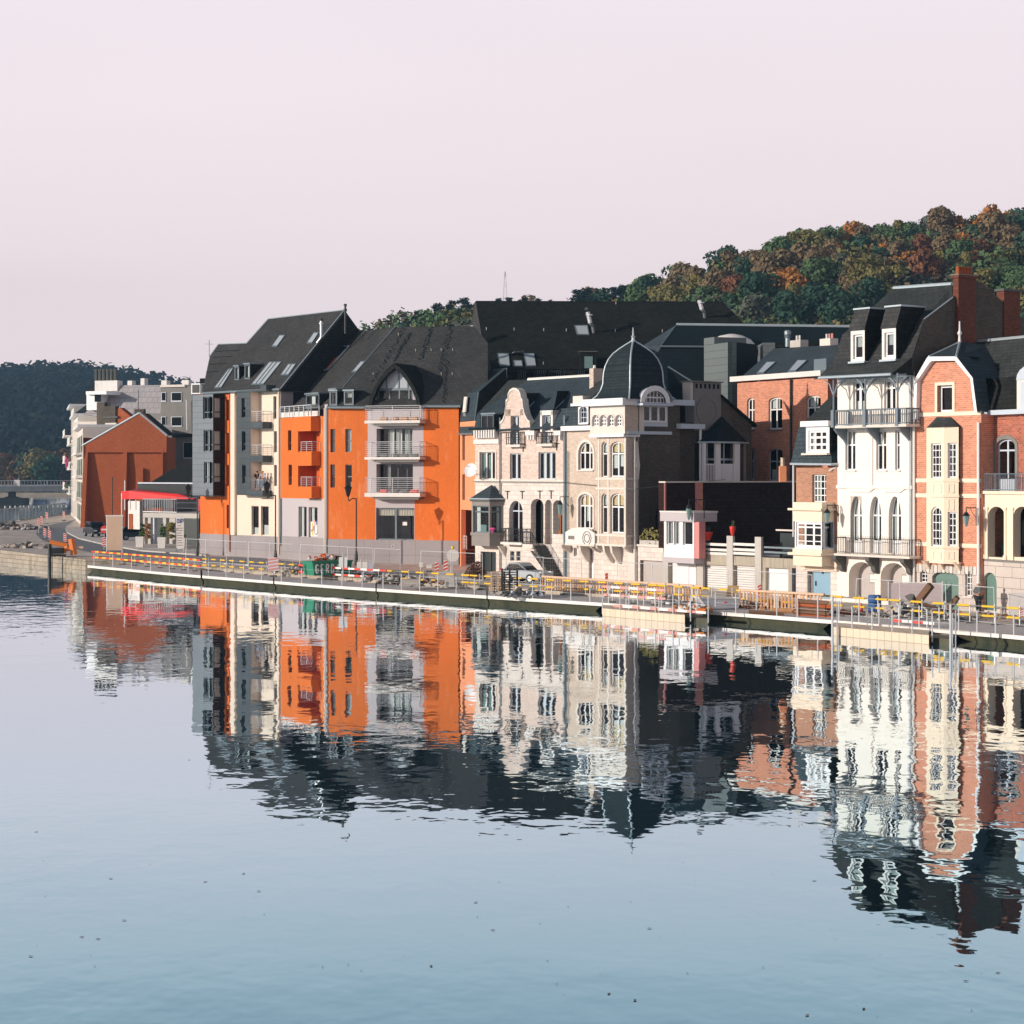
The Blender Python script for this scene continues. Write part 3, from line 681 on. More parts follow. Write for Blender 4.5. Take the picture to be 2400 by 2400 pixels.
for px, py, X, Y, z in cand:
    cl = noise.noise(Vector((X * .035, Y * .035, 1.7)))          # species come in drifts
    m_ = rnd.choice(bag) if rnd.random() < .55 else ('leaf_dark' if cl < -.15 else 'leaf_green' if cl < .02 else 'leaf_olive' if cl < .10 else 'leaf_orange' if cl < .18 else 'leaf_rust' if cl < .25 else 'leaf_brown')
    col = 'above the dome' if px < 1560 else 'above the long dark roof' if px < 1800 else 'between hall and chimney house' if px < 2060 else 'behind the tall chimney' if px < 2280 else 'beyond the chimney house'
    sky_y = lerp_tab(SK_R, px); v_ = 'on the skyline' if py - sky_y < 0 else 'halfway up the slope' if py - sky_y < 70 else 'low on the slope'
    s_ = rnd.choice((.78, .9, 1.0, 1.12, 1.3)) * .92; z_ = 'small' if s_ < .85 else 'broad' if s_ > 1.1 else 'middling'
    put(rnd.choice(protos[m_]), (X, Y, z), s_, rnd.uniform(0, 6.28), f'{z_} {nm[m_]} tree {v_}, {col}', f'{z_} {nm[m_]} trees {v_}, {col}')
for m_ in protos:
    for p in protos[m_]:
        if p.name not in used:
            for c_ in list(p.children): bpy.data.objects.remove(c_)
            bpy.data.objects.remove(p)
# pines on the crest
pp = [pine_proto('pine_tree', 5 + i, 12 + i) for i in range(4)]
PN = [(735, 768, .6), (895, 762, .55), (962, 742, .7), (985, 730, .8), (1000, 740, .6), (1026, 712, .85), (1058, 706, .95), (1090, 700, 1.0), (1104, 715, .9), (1168, 700, .5), (1192, 698, .6), (1230, 698, .5), (1262, 700, .55), (1290, 703, .4),
      (1352, 680, .8), (1372, 678, .95), (1392, 676, .9), (1410, 680, .8), (1440, 674, .8), (1458, 670, .85), (1476, 668, .7), (1030, 735, .8), (1075, 730, .8)]
for i, (px, py, s_) in enumerate(PN):
    Y = 470 + (i * 37) % 50; X = (px - CX) * Y / FP; p = pp[i % 4]; zt = HC + (YH - py) * Y / FP; h_ = (12 + i % 4) * s_
    place = 'behind the orange block' if px < 900 else 'between the orange block and the dark hall' if px < 1112 else 'just above the dark hall ridge' if px < 1300 else 'above the dark hall near the dome'
    put(p, (X, Y, zt - h_), s_, i * 1.3, f'dark pine on the crest {place}', f'pines on the crest {place}')
# the rest of the wood: one mass
def canopy(name, label, fn, px0, px1, Y0, Y1, cnt, rr, leaf, ls, mats, seed, cond=None):
    rnd = random.Random(seed); mb = MB(); ks = [mb.mi(q) for q in mats]
    for i in range(cnt):
        px = rnd.uniform(px0, px1); Y = rnd.uniform(Y0, Y1); X = (px - CX) * Y / FP; z = fn(px, Y); k = rnd.choice(ks); r = rr * rnd.uniform(.7, 1.3)
        if cond and not cond(px, Y, z): continue
        for j in range(leaf):
            d = Vector((rnd.gauss(0, 1), rnd.gauss(0, 1), abs(rnd.gauss(0, 1)))).normalized(); p = Vector((X, Y, z + r * .55)) + d * r * rnd.uniform(.75, 1.1)
            q = (d + Vector((rnd.gauss(0, .5), rnd.gauss(0, .5), rnd.gauss(0, .5)))).normalized(); a = q.orthogonal().normalized(); b = q.cross(a); s_ = ls * rnd.uniform(.6, 1.3)
            n0 = len(mb.v); mb.v += [p + a * s_, p + b * s_, p - a * s_, p - b * s_]; mb.f.append([n0, n0 + 1, n0 + 2, n0 + 3]); mb.m.append(k)
    o = mb.build(name); tag(o, label, 'wood', kind='stuff'); return o
canopy('hillside_wood', 'mixed autumn wood filling the hillside between and behind the larger trees', hill_r, 800, 2700, 300, 560, 1500, 4.4, 90, .6, ['leaf_green', 'leaf_green', 'leaf_dark', 'leaf_grey', 'leaf_olive', 'leaf_brown'], 5)
canopy('far_wood', 'blue hazy wood covering the distant hill across the river', hill_l, -500, 900, 870, 1330, 2600, 10.5, 46, 1.7, ['leaf_far', 'leaf_far', 'leaf_farmix'], 6)
# trees on the far bank
fb = [tree_proto('bank_tree', m_, 90 + i, rx=7.5, rz=7.5, th=4.5, nb=12, nl=1500, ls=.75) for i, m_ in enumerate(('leaf_brown', 'leaf_rust', 'leaf_olive', 'leaf_dark'))]
for i, (px, py, sp) in enumerate([(-20, 1070, 0), (12, 1062, 1), (30, 1058, 1), (52, 1070, 0), (60, 1052, 3), (78, 1060, 0), (95, 1048, 2), (108, 1062, 1), (122, 1058, 3), (135, 1050, 1), (150, 1056, 1), (168, 1060, 0), (185, 1060, 1), (-40, 1062, 0)]):
    Y = 800 + (i * 53) % 60; X = (px - CX) * Y / FP; H_ = HC + (YH - py) * Y / FP - 1.2; s_ = H_ / 15.8
    put(fb[sp], (X, Y, 1.2), s_, i * 2.1, f'{("brown", "rust red", "olive yellow", "dark green")[sp]} tree in the row along the far river bank', f'{("brown", "rust red", "olive yellow", "dark green")[sp]} trees along the far bank')
rnd = random.Random(3); mb = MB()
for i in range(130):
    px, py = rnd.uniform(0, 2400), rnd.uniform(1640, 2390); Y = Yz(py, 0); c = Vector(((px - CX) * Y / FP, Y, .012)); a = rnd.uniform(0, 3.1); d = Vector((math.cos(a), math.sin(a), 0)) * rnd.choice((.015, .02, .03, .06)); e_ = Vector((-d.y, d.x, 0)) * .5
    mb.face([c - d, c + e_, c + d, c - e_], 'timber_dark')
tag(mb.build('floating_leaves'), 'scattered dark leaves drifting on the calm water', 'leaves', kind='stuff')
# haze
mb = MB(); mb.bx(-900, 900, -20, 1900, -1.5 - 2, 190, 'asphalt'); hz = mb.build('haze'); tag(hz, kind='stuff')
m = bpy.data.materials.new('haze_air'); m.use_nodes = True; m.node_tree.nodes.clear()
v_ = m.node_tree.nodes.new('ShaderNodeVolumePrincipled'); v_.inputs['Density'].default_value = 0.00020; v_.inputs['Color'].default_value = (0.36, 0.64, 0.92, 1); v_.inputs['Anisotropy'].default_value = 0.2
o_ = m.node_tree.nodes.new('ShaderNodeOutputMaterial'); m.node_tree.links.new(v_.outputs[0], o_.inputs['Volume'])
hz.data.materials.clear(); hz.data.materials.append(m); hz.visible_shadow = True
# ================================================================== apartment block, grey / orange / cream part
FA = Fac(470, 190, 658, 180); zA = 0.8
b = Bld('apartment_block', 'apartment block with a pale zinc box bay and a dark zinc loggia tower', FA.W(0, 0, zA))
def zz(F, v, x, y, n=0.0): q = Q(v, x, y); return F.z_(q[0], q[1], n)
def ss(F, v, x, n=0.0): return F.s_(Q(v, x, 0)[0], n)
zPl = zz(FA, '3', 640, 1225); zEv = zz(FA, '2', 640, 1052); sE = FA.L
s1 = ss(FA, '2', 605); s2 = ss(FA, '2', 650)
K = 'A'
for i, r in enumerate([('2', 527, 1145, 562, 1380), ('2', 533, 1520, 565, 1755), ('3', 533, 433, 567, 672), ('3', 537, 885, 575, 1150)]):
    b.win(FA, Q(*r), nx=1, tz=(.3,), fr='brown_frame', key=K, curt=(0.5, 1, 0, 1, 'curtain') if i == 1 else None)
for r in [('2', 1065, 1105, 1100, 1360), ('2', 1070, 1500, 1105, 1740), ('3', 1073, 433, 1105, 672)]:
    b.win(FA, Q(*r), nx=1, tz=(.38,), fr='grey_frame', key=K)
b.win(FA, Q('3', 818, 897, 900, 1225), nx=1, fr='cream_render', fw=.05, key=K, curt=(0.05, .75, 0, .25, 'curtain')); b.win(FA, Q('3', 925, 900, 1013, 1230), nx=1, fr='cream_render', fw=.05, key=K)
b.wall(FA, -0.05, s1, zPl, zEv, 'orange_render', key=K, name='orange_wall')
b.solid(FA, s1, s2, -.1, 0.25, zPl, zEv, 'cream_render', 'cream_pilaster')
b.wall(FA, s2, sE, zPl, zEv, 'cream_render', key=K, name='cream_wall')
b.solid(FA, -.05, sE, -.3, 0.04, -0.4, zPl, 'grey_plinth', 'plinth')
b.shell(FA, -.05, sE, -.4, zEv, 14, 'grey_plinth', right=True)
b.line(FA and None, [FA.W(ss(FA, '2', 580), .12, zEv), FA.W(ss(FA, '2', 580), .12, 1.0)], .07, 'flashing', 'drainpipe') if 0 else b.line(None, [FA.W(ss(FA, '2', 582), .12, zEv), FA.W(ss(FA, '2', 582), .12, 1.2)], .07, 'orange_deep', 'drainpipe')
b.line(None, [FA.W(sE - .15, .12, zEv), FA.W(sE - .15, .12, 1.2)], .08, 'cream_render', 'drainpipe')
# zinc box bay at the left corner
n1 = 1.3; a0 = ss(FA, '2', 150, n1); a1 = ss(FA, '2', 383, n1); zb0 = zz(FA, '3', 300, 775, n1); zb1 = zz(FA, '2', 300, 1085, n1)
FB = FA.off(n1); KB = 'Abox'
for r, c in ((('2', 268, 1110, 378, 1360), None), (('2', 275, 1487, 378, 1728), [(.3, .5, 0, 1, 'curtain'), (.7, .9, 0, 1, 'curtain')]), (('3', 278, 400, 378, 640), [(.1, .3, 0, 1, 'curtain'), (.4, .6, 0, 1, 'curtain'), (.75, .9, .1, 1, 'curtain')])):
    b.win(FB, Q(*r), nx=3, tz=(.3,), fr='grey_frame', key=KB, fw=.08, curt=c)
b.wall(FB, a0, a1, zb0, zb1, 'zinc_light', key=KB, name='zinc_bay', room=1.0)
FBs = FB.side(a1, 0, n1)
for y0, y1 in ((zz(FB, '2', 375, 1352), zz(FB, '2', 375, 1118)), (zz(FB, '2', 375, 1720), zz(FB, '2', 375, 1492)), (zz(FB, '3', 375, 632), zz(FB, '3', 375, 408))):
    b.win(FBs, (.08, n1 - .05, y0, y1), nx=1, tz=(.3,), fr='dark_frame', px=False, curt=(.2, .9, 0, 1, 'curtain'))
b.wall(FBs, 0, n1, zb0, zb1, 'slate_red', name='bay_side', room=.6)
mb = MB(); FA.box(mb, a0 - .02, a1, -.6, n1 - .02, zb0 - .12, zb0 + .001, 'zinc_dark'); FA.box(mb, a0, a1, -.6, n1 - .02, zb1 - .12, zb1 + .02, 'zinc_dark')
mb.face([FB.W(a0, -n1 - 6, zb0), FB.W(a0, 0, zb0), FB.W(a0, 0, zb1), FB.W(a0, -n1 - 6, zb1)], 'zinc_light'); mb.build('bay_casing', b.o)
# dark zinc tower with loggias
n2 = 1.0; FZ = FA.off(n2); t0 = ss(FA, '2', 650, n2); t1 = ss(FA, '2', 808, n2); t2 = ss(FA, '2', 944, n2); t3 = t2
zt0 = zz(FZ, '3', 730, 775); zt1 = zz(FZ, '2', 730, 1058); KZ = 'Az'
for r in (('2', 705, 1125, 748, 1345), ('2', 708, 1500, 750, 1722), ('3', 712, 435, 752, 640)): b.win(FZ, Q(*r), nx=1, tz=(.35,), fr='dark_frame', key=KZ)
b.wall(FZ, t0, t1, zt0, zt1, 'zinc_dark', key=KZ, name='zinc_tower', room=.9)
mb = MB(); FZ.box(mb, t1 - .12, t1, -n2 - 1.6, -.02, zt0, zt1, 'cream_render'); FZ.box(mb, t0, t0 + .1, -n2, -.02, zt0, zt1, 'zinc_dark'); mb.build('tower_side', b.o)
fl = [(Q('2', 0, 1395)[1], Q('2', 0, 1470)[1]), (Q('2', 0, 1775)[1], Q('2', 0, 1850)[1]), (Q('3', 0, 722)[1], Q('3', 0, 790)[1])]
tops = [Q('2', 0, 1085)[1], Q('2', 0, 1468)[1], Q('3', 0, 400)[1]]
pxm = Q('2', 880, 0)[0]
for i, (y0, y1) in enumerate(fl):
    za, zb_ = FZ.z_(pxm, y1), FZ.z_(pxm, y0); bal = MB()
    FZ.box(bal, t1, t2, -n2, 0, za, zb_, 'zinc_dark'); FZ.box(bal, t2, ss(FA, '2', 1040), -n2, -.02 - .45, za, zb_, 'zinc_dark') if 0 else None
    bo = bal.build('balcony', b.o); rl = MB(); railing(rl, [FZ.W(t1, -.08, zb_), FZ.W(t2 - .06, -.08, zb_), FZ.W(t2 - .06, -n2, zb_)], .95, 'steel_pale' if i != 2 else 'steel', 4, 1.1); rl.build('balcony_railing', bo)
    # french window at the back of the loggia
    ze = FZ.z_(pxm, tops[i]); q0, q1 = ss(FA, '2', 905, -.5), ss(FA, '2', 1020, -.5)
    b.win(FA, (q0, q1, zb_ + .05, ze - .15), nx=2, fr='cream_render', px=False, n=-.5, key='log%d' % i, curt=[(.2, .45, 0, 1, 'curtain')] if i == 0 else None)
    b.wall(FA, t1, sE - .6, zb_, ze, 'cream_render', n=-.5, key='log%d' % i, name='loggia_wall', room=.5)
b.solid(FZ, ss(FZ, '2', 930), ss(FZ, '2', 1015, -.2), -n2, .1, zt1, zt1 + .55, 'zinc_dark', 'eaves_box'); b.solid(FZ, t0, t2, -n2 - .2, .06, zt1 - .02, zt1 + .14, 'zinc_dark', 'eaves_box')
PS = (t1, t2, zb_); P_FZ = FZ
# roof
dR = 7.27; nE = .45
ev0 = FA.P(*Q('2', 255, 1068), nE + .6); ev1 = FA.P(*Q('2', 1140, 1022), nE)
P_ = lambda x, y, n: FA.P(*Q('2', x, y), n)
rp = [P_(1140, 1024, nE), P_(1870, 127, -dR), P_(1010, 228, -dR), P_(765, 503, -3.6), P_(445, 515, -4.4), P_(345, 655, -2.6), P_(258, 1066, nE + .9)]
mb = MB(); mb.face(rp[:1] + rp[1:], 'slate_brown')
def fan(mb, c, pts, m):
    for p, q in zip(pts, pts[1:]): mb.face([c, p, q], m)
mb = MB(); N_ = (rp[1] - rp[0]).cross(rp[2] - rp[0]).normalized()
def onp(p):      # drop a point along the view ray onto the main roof plane
    d = p - Vector((0, 0, HC)); t_ = (rp[0] - Vector((0, 0, HC))).dot(N_) / d.dot(N_); return Vector((0, 0, HC)) + d * t_
rp = [onp(p) for p in rp]; N_ = N_ if N_.z > 0 else -N_
mb.slab(rp, -N_ * .25, 'slate_brown')
bk = lambda p, d: p - FA.N() * d
mb.face([rp[1], bk(rp[1], 7) - Vector((0, 0, 7.4)), bk(rp[2], 7) - Vector((0, 0, 7.4)), rp[2]], 'slate_brown')
mb.face([rp[2], bk(rp[2], 7) - Vector((0, 0, 7.4)), bk(rp[3], 3), rp[3]], 'slate_brown'); mb.face([rp[3], bk(rp[3], 9) - Vector((0, 0, 6)), bk(rp[4], 9) - Vector((0, 0, 6)), rp[4]], 'slate_brown')
mb.face([rp[4], bk(rp[4], 9) - Vector((0, 0, 6)), bk(rp[6], 9), rp[6], rp[5]], 'slate_brown'); mb.build('roof', b.o)
mb = MB(); ap = rp[1] - N_ * .27; e0 = rp[0] - N_ * .27; bkp = bk(rp[1], 7.0) - Vector((0, 0, 7.4))
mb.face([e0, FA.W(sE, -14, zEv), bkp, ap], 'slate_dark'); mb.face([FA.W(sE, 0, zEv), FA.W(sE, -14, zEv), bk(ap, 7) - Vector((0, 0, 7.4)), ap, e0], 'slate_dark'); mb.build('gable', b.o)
mb = MB(); mb.path([rp[6] + Vector((0, 0, -.05)), P_(600, 1052, nE + .1), rp[0]], .11, 'gutter_zinc', 6); mb.path([rp[0], rp[1]], .05, 'flashing', 5); mb.build('gutter', b.o)
mb = MB(); mb.path([rp[i] for i in (1, 2, 3, 4, 5)], .06, 'flashing', 5); mb.build('ridge_cap', b.o)
def onroof(pl, Nn, v, x, y):
    q = Q(v, x, y); d = Vector(((q[0] - CX) / FP, 1, (YH - q[1]) / FP)); t_ = (pl - Vector((0, 0, HC))).dot(Nn) / d.dot(Nn); return Vector((0, 0, HC)) + d * t_
rA = lambda x, y, v='2': onroof(rp[0], N_, v, x, y)
for q, br in (([1050, 548, 1112, 545, 1205, 418, 1142, 418], 0), ([1448, 510, 1508, 508, 1588, 388, 1530, 388], 0), ([818, 980, 958, 975, 1165, 718, 1025, 722], 2), ([1150, 870, 1240, 868, 1330, 742, 1240, 745], 1), ([398, 1018, 480, 1012, 620, 790, 565, 800], 1)):
    p = [rA(q[i], q[i + 1]) for i in (0, 2, 4, 6)]; b.skylight(p, bars=br)
def flatdormer(b, R, v, x0, y0, x1, y1, ytop, mw='grey_frame', back=(60, 0), frd='dark_frame', cheek='slate_dark', face='grey_frame', curt=None):
    """small upright dormer: window front at x0..x1, y0..y1 of the view; flat roof back into the slope"""
    A, B_ = R(x0, y1), R(x1, y1); up = Vector((0, 0, 1)); u = (B_ - A); u.z = 0; L_ = u.length; u.normalize(); px0, py0 = Q(v, x0, y0); H_ = (Q(v, 0, y1)[1] - py0) * A.y / FP
    F_ = Fac.__new__(Fac).init(Vector((A.x, A.y)), Vector((B_.x, B_.y)) if (B_ - A).length > 0 else None); F_ = F_.off(.05)
    z0 = min(A.z, B_.z) - .05; key = 'd%f' % x0
    b.win(F_, (.12, L_ - .12, z0 + .12, z0 + H_ - .1), nx=1, fr=frd, px=False, key=key, rec=.06, curt=curt)
    w_ = MB(); b.wall(F_, 0, L_, z0, z0 + H_, face, key=key, dep=.1, room=.4, extra=w_)
    k = 0.5
    for _ in range(40):      # how far back until the flat roof meets the slope
        p = F_.W(0, -k, z0 + H_); q = Vector((p.x, p.y, 0)); zr = rz(R, q)
        if zr is not None and zr > z0 + H_: break
        k += .15
    w_.face([F_.W(0, -k, z0 + H_), F_.W(0, 0, z0 + H_), F_.W(0, 0, z0)], cheek); w_.face([F_.W(L_, 0, z0), F_.W(L_, 0, z0 + H_), F_.W(L_, -k, z0 + H_)], cheek)
    F_.box(w_, -.08, L_ + .08, -k, .12, z0 + H_, z0 + H_ + .12, 'gutter_zinc'); w_.build('dormer', b.o)
def rz(R, q):
    p0, Nn = R.pl
    return p0.z - ((q.x - p0.x) * Nn.x + (q.y - p0.y) * Nn.y) / Nn.z
rA.pl = (rp[0], N_)
flatdormer(b, rA, '2', 632, 760, 682, 915, 740, curt=(0.1, .9, 0, 1, 'curtain')); flatdormer(b, rA, '2', 745, 735, 805, 905, 735, curt=(.3, .7, 0, 1, 'curtain'))
def flue(b, base, h, r, m='steel', cap=True, name='flue', bend=None):
    mb = MB(); p = Vector(base)
    if bend: q = p + Vector(bend); mb.tube(p, q, r * .8, m, 8); p = q
    mb.tube(p, p + Vector((0, 0, h)), r, m, 8)
    if cap: mb.tube(p + Vector((0, 0, h * .8)), p + Vector((0, 0, h * .88)), r * 1.6, m, 8); mb.tube(p + Vector((0, 0, h)), p + Vector((0, 0, h + r * 1.6)), r * 1.7, 'black_metal', 8, r * 1.2)
    return mb.build(name, b.o)
flue(b, rA(1560, 500), 2.0 * .75, .13, 'steel', bend=(.4, -.2, .5)); flue(b, FA.P(*Q('2', 1880, 395), -5.2), 2.55, .10, 'black_metal'); 
mb = MB(); p = P_(340, 655, -1.5); mb.tube(p, p + Vector((0, 0, 1.6)), .03, 'black_metal', 4); mb.tube(p + Vector((-.4, 0, 1.2)), p + Vector((.4, 0, 1.2)), .015, 'black_metal', 4); mb.build('aerial', b.o)
mb = MB()
for y in (600, 668, 748, 838): 
    A_, B_ = rA(445 - (y - 515) * .42, y), rA(765 - (y - 503) * .95, y - 12); mb.tube(A_ + N_ * .05, B_ + N_ * .05, .035, 'slate_teal', 4)
mb.build('snow_guard', b.o)

# ================================================================== orange middle part with recessed balconies
FM = Fac(658, 180, 768, 173); b = Bld('apartment_block', 'narrow orange apartment block with three stacked corner balconies over a grey ground floor', FM.W(0, 0, zA))
KM = 'M'; zPl = zz(FM, '3', 1400, 1250); zg1 = zz(FM, '3', 1240, 810); sM = FM.L
zTer = zz(FM, '2', 1400, 1340)
for r, c in ((('2', 1230, 1490, 1268, 1718), None), (('3', 1237, 430, 1275, 660), (.0, 1, 0, .38, 'curtain'))): b.win(FM, Q(*r), nx=1, tz=(.38,), fr='brown_frame', key=KM, curt=c)
b.win(FM, Q('3', 1350, 905, 1442, 1250), nx=1, fr='lilac_render', fw=.05, key=KM); w = b.win(FM, Q('3', 1465, 912, 1565, 1255), nx=1, fr='lilac_render', fw=.05, key=KM)
rr = FM.R(Q('3', 1465, 912, 1565, 1255)); mb = MB()   # painted pictures on the lower pane
za_, w_ = rr[2], rr[1] - rr[0]; FM.box(mb, rr[0] + .1, rr[1] - .06, -.155, -.15, za_ + .08, za_ + 3.9 * (rr[3] - za_) / 7.5, 'paint_white')
for i, (a_, z_, r_, c_) in enumerate([(.25, .3, .14, 'tape_yellow'), (.3, 1.2, .16, 'orange_machine'), (.2, 1.9, .12, 'tape_yellow'), (.7, 2.2, .14, 'paint_blue'), (.15, .8, .1, 'paint_green'), (.45, 2.4, .12, 'paint_rose')]):
    c = FM.W(rr[0] + w_ * a_ + .1, -.147, za_ + z_ * .5 + .2); mb.lathe([(r_, 0)], c, c_, 3) if 0 else mb.slab([c + Vector((FM.u.x * math.cos(t) * r_, FM.u.y * math.cos(t) * r_, math.sin(t) * r_ * 1.6)) for t in [k * 1.047 for k in range(6)]], FM.N() * .008, c_)
c = FM.W(rr[0] + w_ * .68, -.14, za_ + .75)
for k in range(14):
    t, t2 = k * 6.283 / 14, (k + 1) * 6.283 / 14; mb.tube(c + Vector((FM.u.x * math.cos(t) * .28, FM.u.y * math.cos(t) * .28, math.sin(t) * .5)), c + Vector((FM.u.x * math.cos(t2) * .28, FM.u.y * math.cos(t2) * .28, math.sin(t2) * .5)), .06, 'lilac_render', 4)
mb.build('window_painting', w)
# recesses
recs = [(('3', 1345, 48, 1590, 275), ('3', 280, 440)), (('3', 1345, 443, 1590, 672), ('3', 680, 808))]
for (v, x0, y0, x1, y1), _ in recs:
    a = FM.R(Q(v, x0, y0, x1, y1)); b.ops.setdefault(KM, []).append((a[0], min(a[1], sM - .55), a[2], a[3], 0))
sW = ss(FM, '2', 1500)
b.wall(FM, 0, sM - .5, zg1, zTer, 'orange_render', key=KM, name='orange_wall', back=False)
b.wall(FM, 0, sM - .5, zPl, zg1, 'lilac_render', key=KM, name='grey_wall')
b.solid(FM, sM - .5, sM, -.4, .02, zPl, zTer + 1, 'lilac_render', 'pier'); b.solid(FM, 0, sM, -.3, .04, -.4, zPl, 'grey_plinth', 'plinth')
for (v, x0, y0, x1, y1), (v2, p0, p1) in recs:
    a = FM.R(Q(v, x0, y0, x1, y1)); xm = Q(v, 1470, 0)[0]; zb0, zb1 = FM.z_(xm, Q(v2, 0, p1)[1], .9), FM.z_(xm, Q(v2, 0, p0)[1], .9)
    bl = MB(); c0, c1 = ss(FM, v, 1345, .9) + .3, ss(FM, v, 1497, .9)
    FM.box(bl, c0, c1, 0, .9, zb0, zb1, 'orange_render'); bo = bl.build('balcony', b.o)
    rl = MB(); railing(rl, [FM.W(c0 + .1, .8, zb1), FM.W(c1 - .08, .8, zb1), FM.W(c1 - .08, 0, zb1)], .85, 'steel_pale', 4, .9); rl.build('balcony_railing', bo)
    rc = MB(); FM.box(rc, a[0], a[1], -1.8, -1.7, a[2], a[3] + .3, 'orange_deep'); FM.box(rc, a[0], a[1], -1.7, 0, a[2] - .1, a[2], 'orange_deep'); FM.box(rc, a[0], a[1], -1.7, -.22, a[3], a[3] + .1, 'orange_deep'); FM.box(rc, a[0] - .1, a[0], -1.7, -.22, a[2], a[3], 'orange_deep'); rc.build('balcony_recess', b.o)
# top parapet balcony
xm = Q('2', 1400, 0)[0]; c1 = ss(FM, '2', 1490, .9); bl = MB(); FM.box(bl, ss(FM, '2', 1300, .9), c1, 0, .9, FM.z_(xm, Q('2', 0, 1500)[1], .9), FM.z_(xm, Q('2', 0, 1335)[1], .9), 'orange_render'); bo = bl.build('balcony', b.o)
rl = MB(); zt = zz(FM, '2', 1400, 1335); railing(rl, [FM.W(0.1, .1, zt), FM.W(c1 - .6, .8, zt), FM.W(c1 - .1, .8, zt), FM.W(c1 - .1, 0, zt)], .95, 'steel_pale', 5, 1.0, rt=.045); FM.box(rl, .1, c1 - .3, .0, .03, zt, zt + .45, 'paint_white'); rl.build('balcony_railing', bo)
b.shell(FM, 0, sM, -.4, zTer, 14, 'lilac_render')
for dx, m_ in ((0, 'flashing'), (.25, 'cream_render')): b.line(None, [FM.W(sM - .05 - dx, .14, zz(FM, '2', 1640, 1240)), FM.W(sM - .05 - dx, .14, 1.6)], .07, m_, 'drainpipe')
b.line(None, [FM.W(.12, .14, zg1), FM.W(.12, .14, 2.0)], .09, 'gutter_zinc', 'drainpipe')
# roof of the middle and the right part is one slope; this one belongs to the middle: dormers on it
Q2 = lambda x, y, n: FM.P(*Q('2', x, y), n)
e0 = Q2(1145, 1235, -1.2); e1 = Q2(1675, 1225, -.6); rd1 = FM.P(*Q('4', 735, 328), -8.5); rd0 = FM.P(*Q('4', 275, 382), -8.5)
Nm = (e1 - e0).cross(rd1 - e0).normalized(); Nm = Nm if Nm.z > 0 else -Nm
rM = lambda x, y, v='2': onroof(e0, Nm, v, x, y); rM.pl = (e0, Nm)
mb = MB(); pts = [rM(1145, 1238), rM(1675, 1228), rM(x=230 + 0, y=1005, v='4'), rM(810, 322, '4'), rM(275, 382, '4'), rM(1345, 1038), rM(1160, 1160)]
mb.slab(pts, -Nm * .25, 'slate_brown'); mb.face([pts[3], pts[3] + Vector((5, 6, -7)), pts[4] + Vector((5, 6, -7)), pts[4]], 'slate_brown'); mb.build('roof', b.o)
for q in ([1555, 822, 1690, 812, 1930, 545, 1775, 548],):
    p = [rM(q[i], q[i + 1]) for i in (0, 2, 4, 6)]
    mb = MB(); Nn = Nm; 
    for i in range(4): mb.tube(p[i] + Nn * .1, p[(i + 1) % 4] + Nn * .1, .09, 'gutter_zinc', 4)
    mb.face([q_ + Nn * .02 for q_ in p], 'slate_dark'); mb.face([p[0] + Nn * .04, p[1] + Nn * .04, p[1].lerp(p[2], .55) + Nn * .04, p[0].lerp(p[3], .3) + Nn * .04][:3] + [p[0].lerp(p[3], .6).lerp(p[1].lerp(p[2], .6), .75) + Nn * .04], 'orange_deep'); mb.build('roof_terrace', b.o)
b.skylight([rM(315, 838, '4'), rM(368, 832, '4'), rM(470, 712, '4'), rM(420, 716, '4')])
mb = MB(); mb.tube(rM(812, 322, '4') + Nm * .1, rM(222, 1010, '4') + Nm * .1, .07, 'gutter_zinc', 5); mb.build('verge', b.o)
flatdormer(b, rM, '2', 1198, 1052, 1265, 1225, 1050); flatdormer(b, rM, '2', 1440, 1070, 1590, 1228, 1050, curt=(.3, .55, 0, 1, 'curtain')); flatdormer(b, rM, '2', 1708, 1022, 1785, 1200, 1020)
flue(b, rM(1800, 530), 1.4, .16, 'steel_pale', bend=(.3, -.15, .3))

# ================================================================== big orange block with the pointed dormer
FC = Fac(768, 173, 1075, 168.5); b = Bld('apartment_block', 'wide orange apartment block with a pointed arch dormer above a column of white railed balconies', FC.W(FC.L / 2, 0, zA)); KC = 'C'
zPl = zz(FC, '5', 800, 1282); zE = zz(FC, '4', 800, 1230)
for r, c in ((('4', 68, 1475, 122, 1738), [(.35, 1, 0, 1, 'curtain')]), (('4', 238, 1475, 308, 1735), [(.15, 1, 0, 1, 'curtain')]), (('5', 68, 428, 120, 690), None), (('5', 238, 430, 312, 690), [(.6, .95, 0, .25, 'stained_glass')])):
    b.win(FC, Q(*r), nx=1, tz=(.48,), fr='brown_frame' if r[1] < 100 else 'grey_frame', key=KC, curt=c)
b.win(FC, Q('5', 585, 920, 1020, 1285), nx=2, fr='grey_frame', fw=.12, bw=.18, key=KC)
sL, sR = ss(FC, '4', 492), ss(FC, '4', 1122)
b.win(FC, Q('4', 592, 1470, 1000, 1795), nx=4, fr='grey_frame', key=KC, rec=.7, curt=[(.22, .38, 0, 1, 'curtain'), (.44, .6, 0, 1, 'curtain'), (.68, .82, 0, 1, 'curtain'), (.87, .99, 0, 1, 'curtain')])
b.win(FC, Q('5', 590, 422, 1003, 740), nx=4, fr='grey_frame', key=KC, rec=.7, curt=[(.2, .28, .2, 1, 'curtain')])
zB = zz(FC, '5', 800, 800)
b.wall(FC, 0, sL, zPl, zE, 'orange_render', key=KC, name='orange_wall'); b.wall(FC, sR, FC.L, zPl, zE, 'orange_render', key=KC, name='orange_wall')
g0, g1 = ss(FC, '5', 580), ss(FC, '5', 1022)
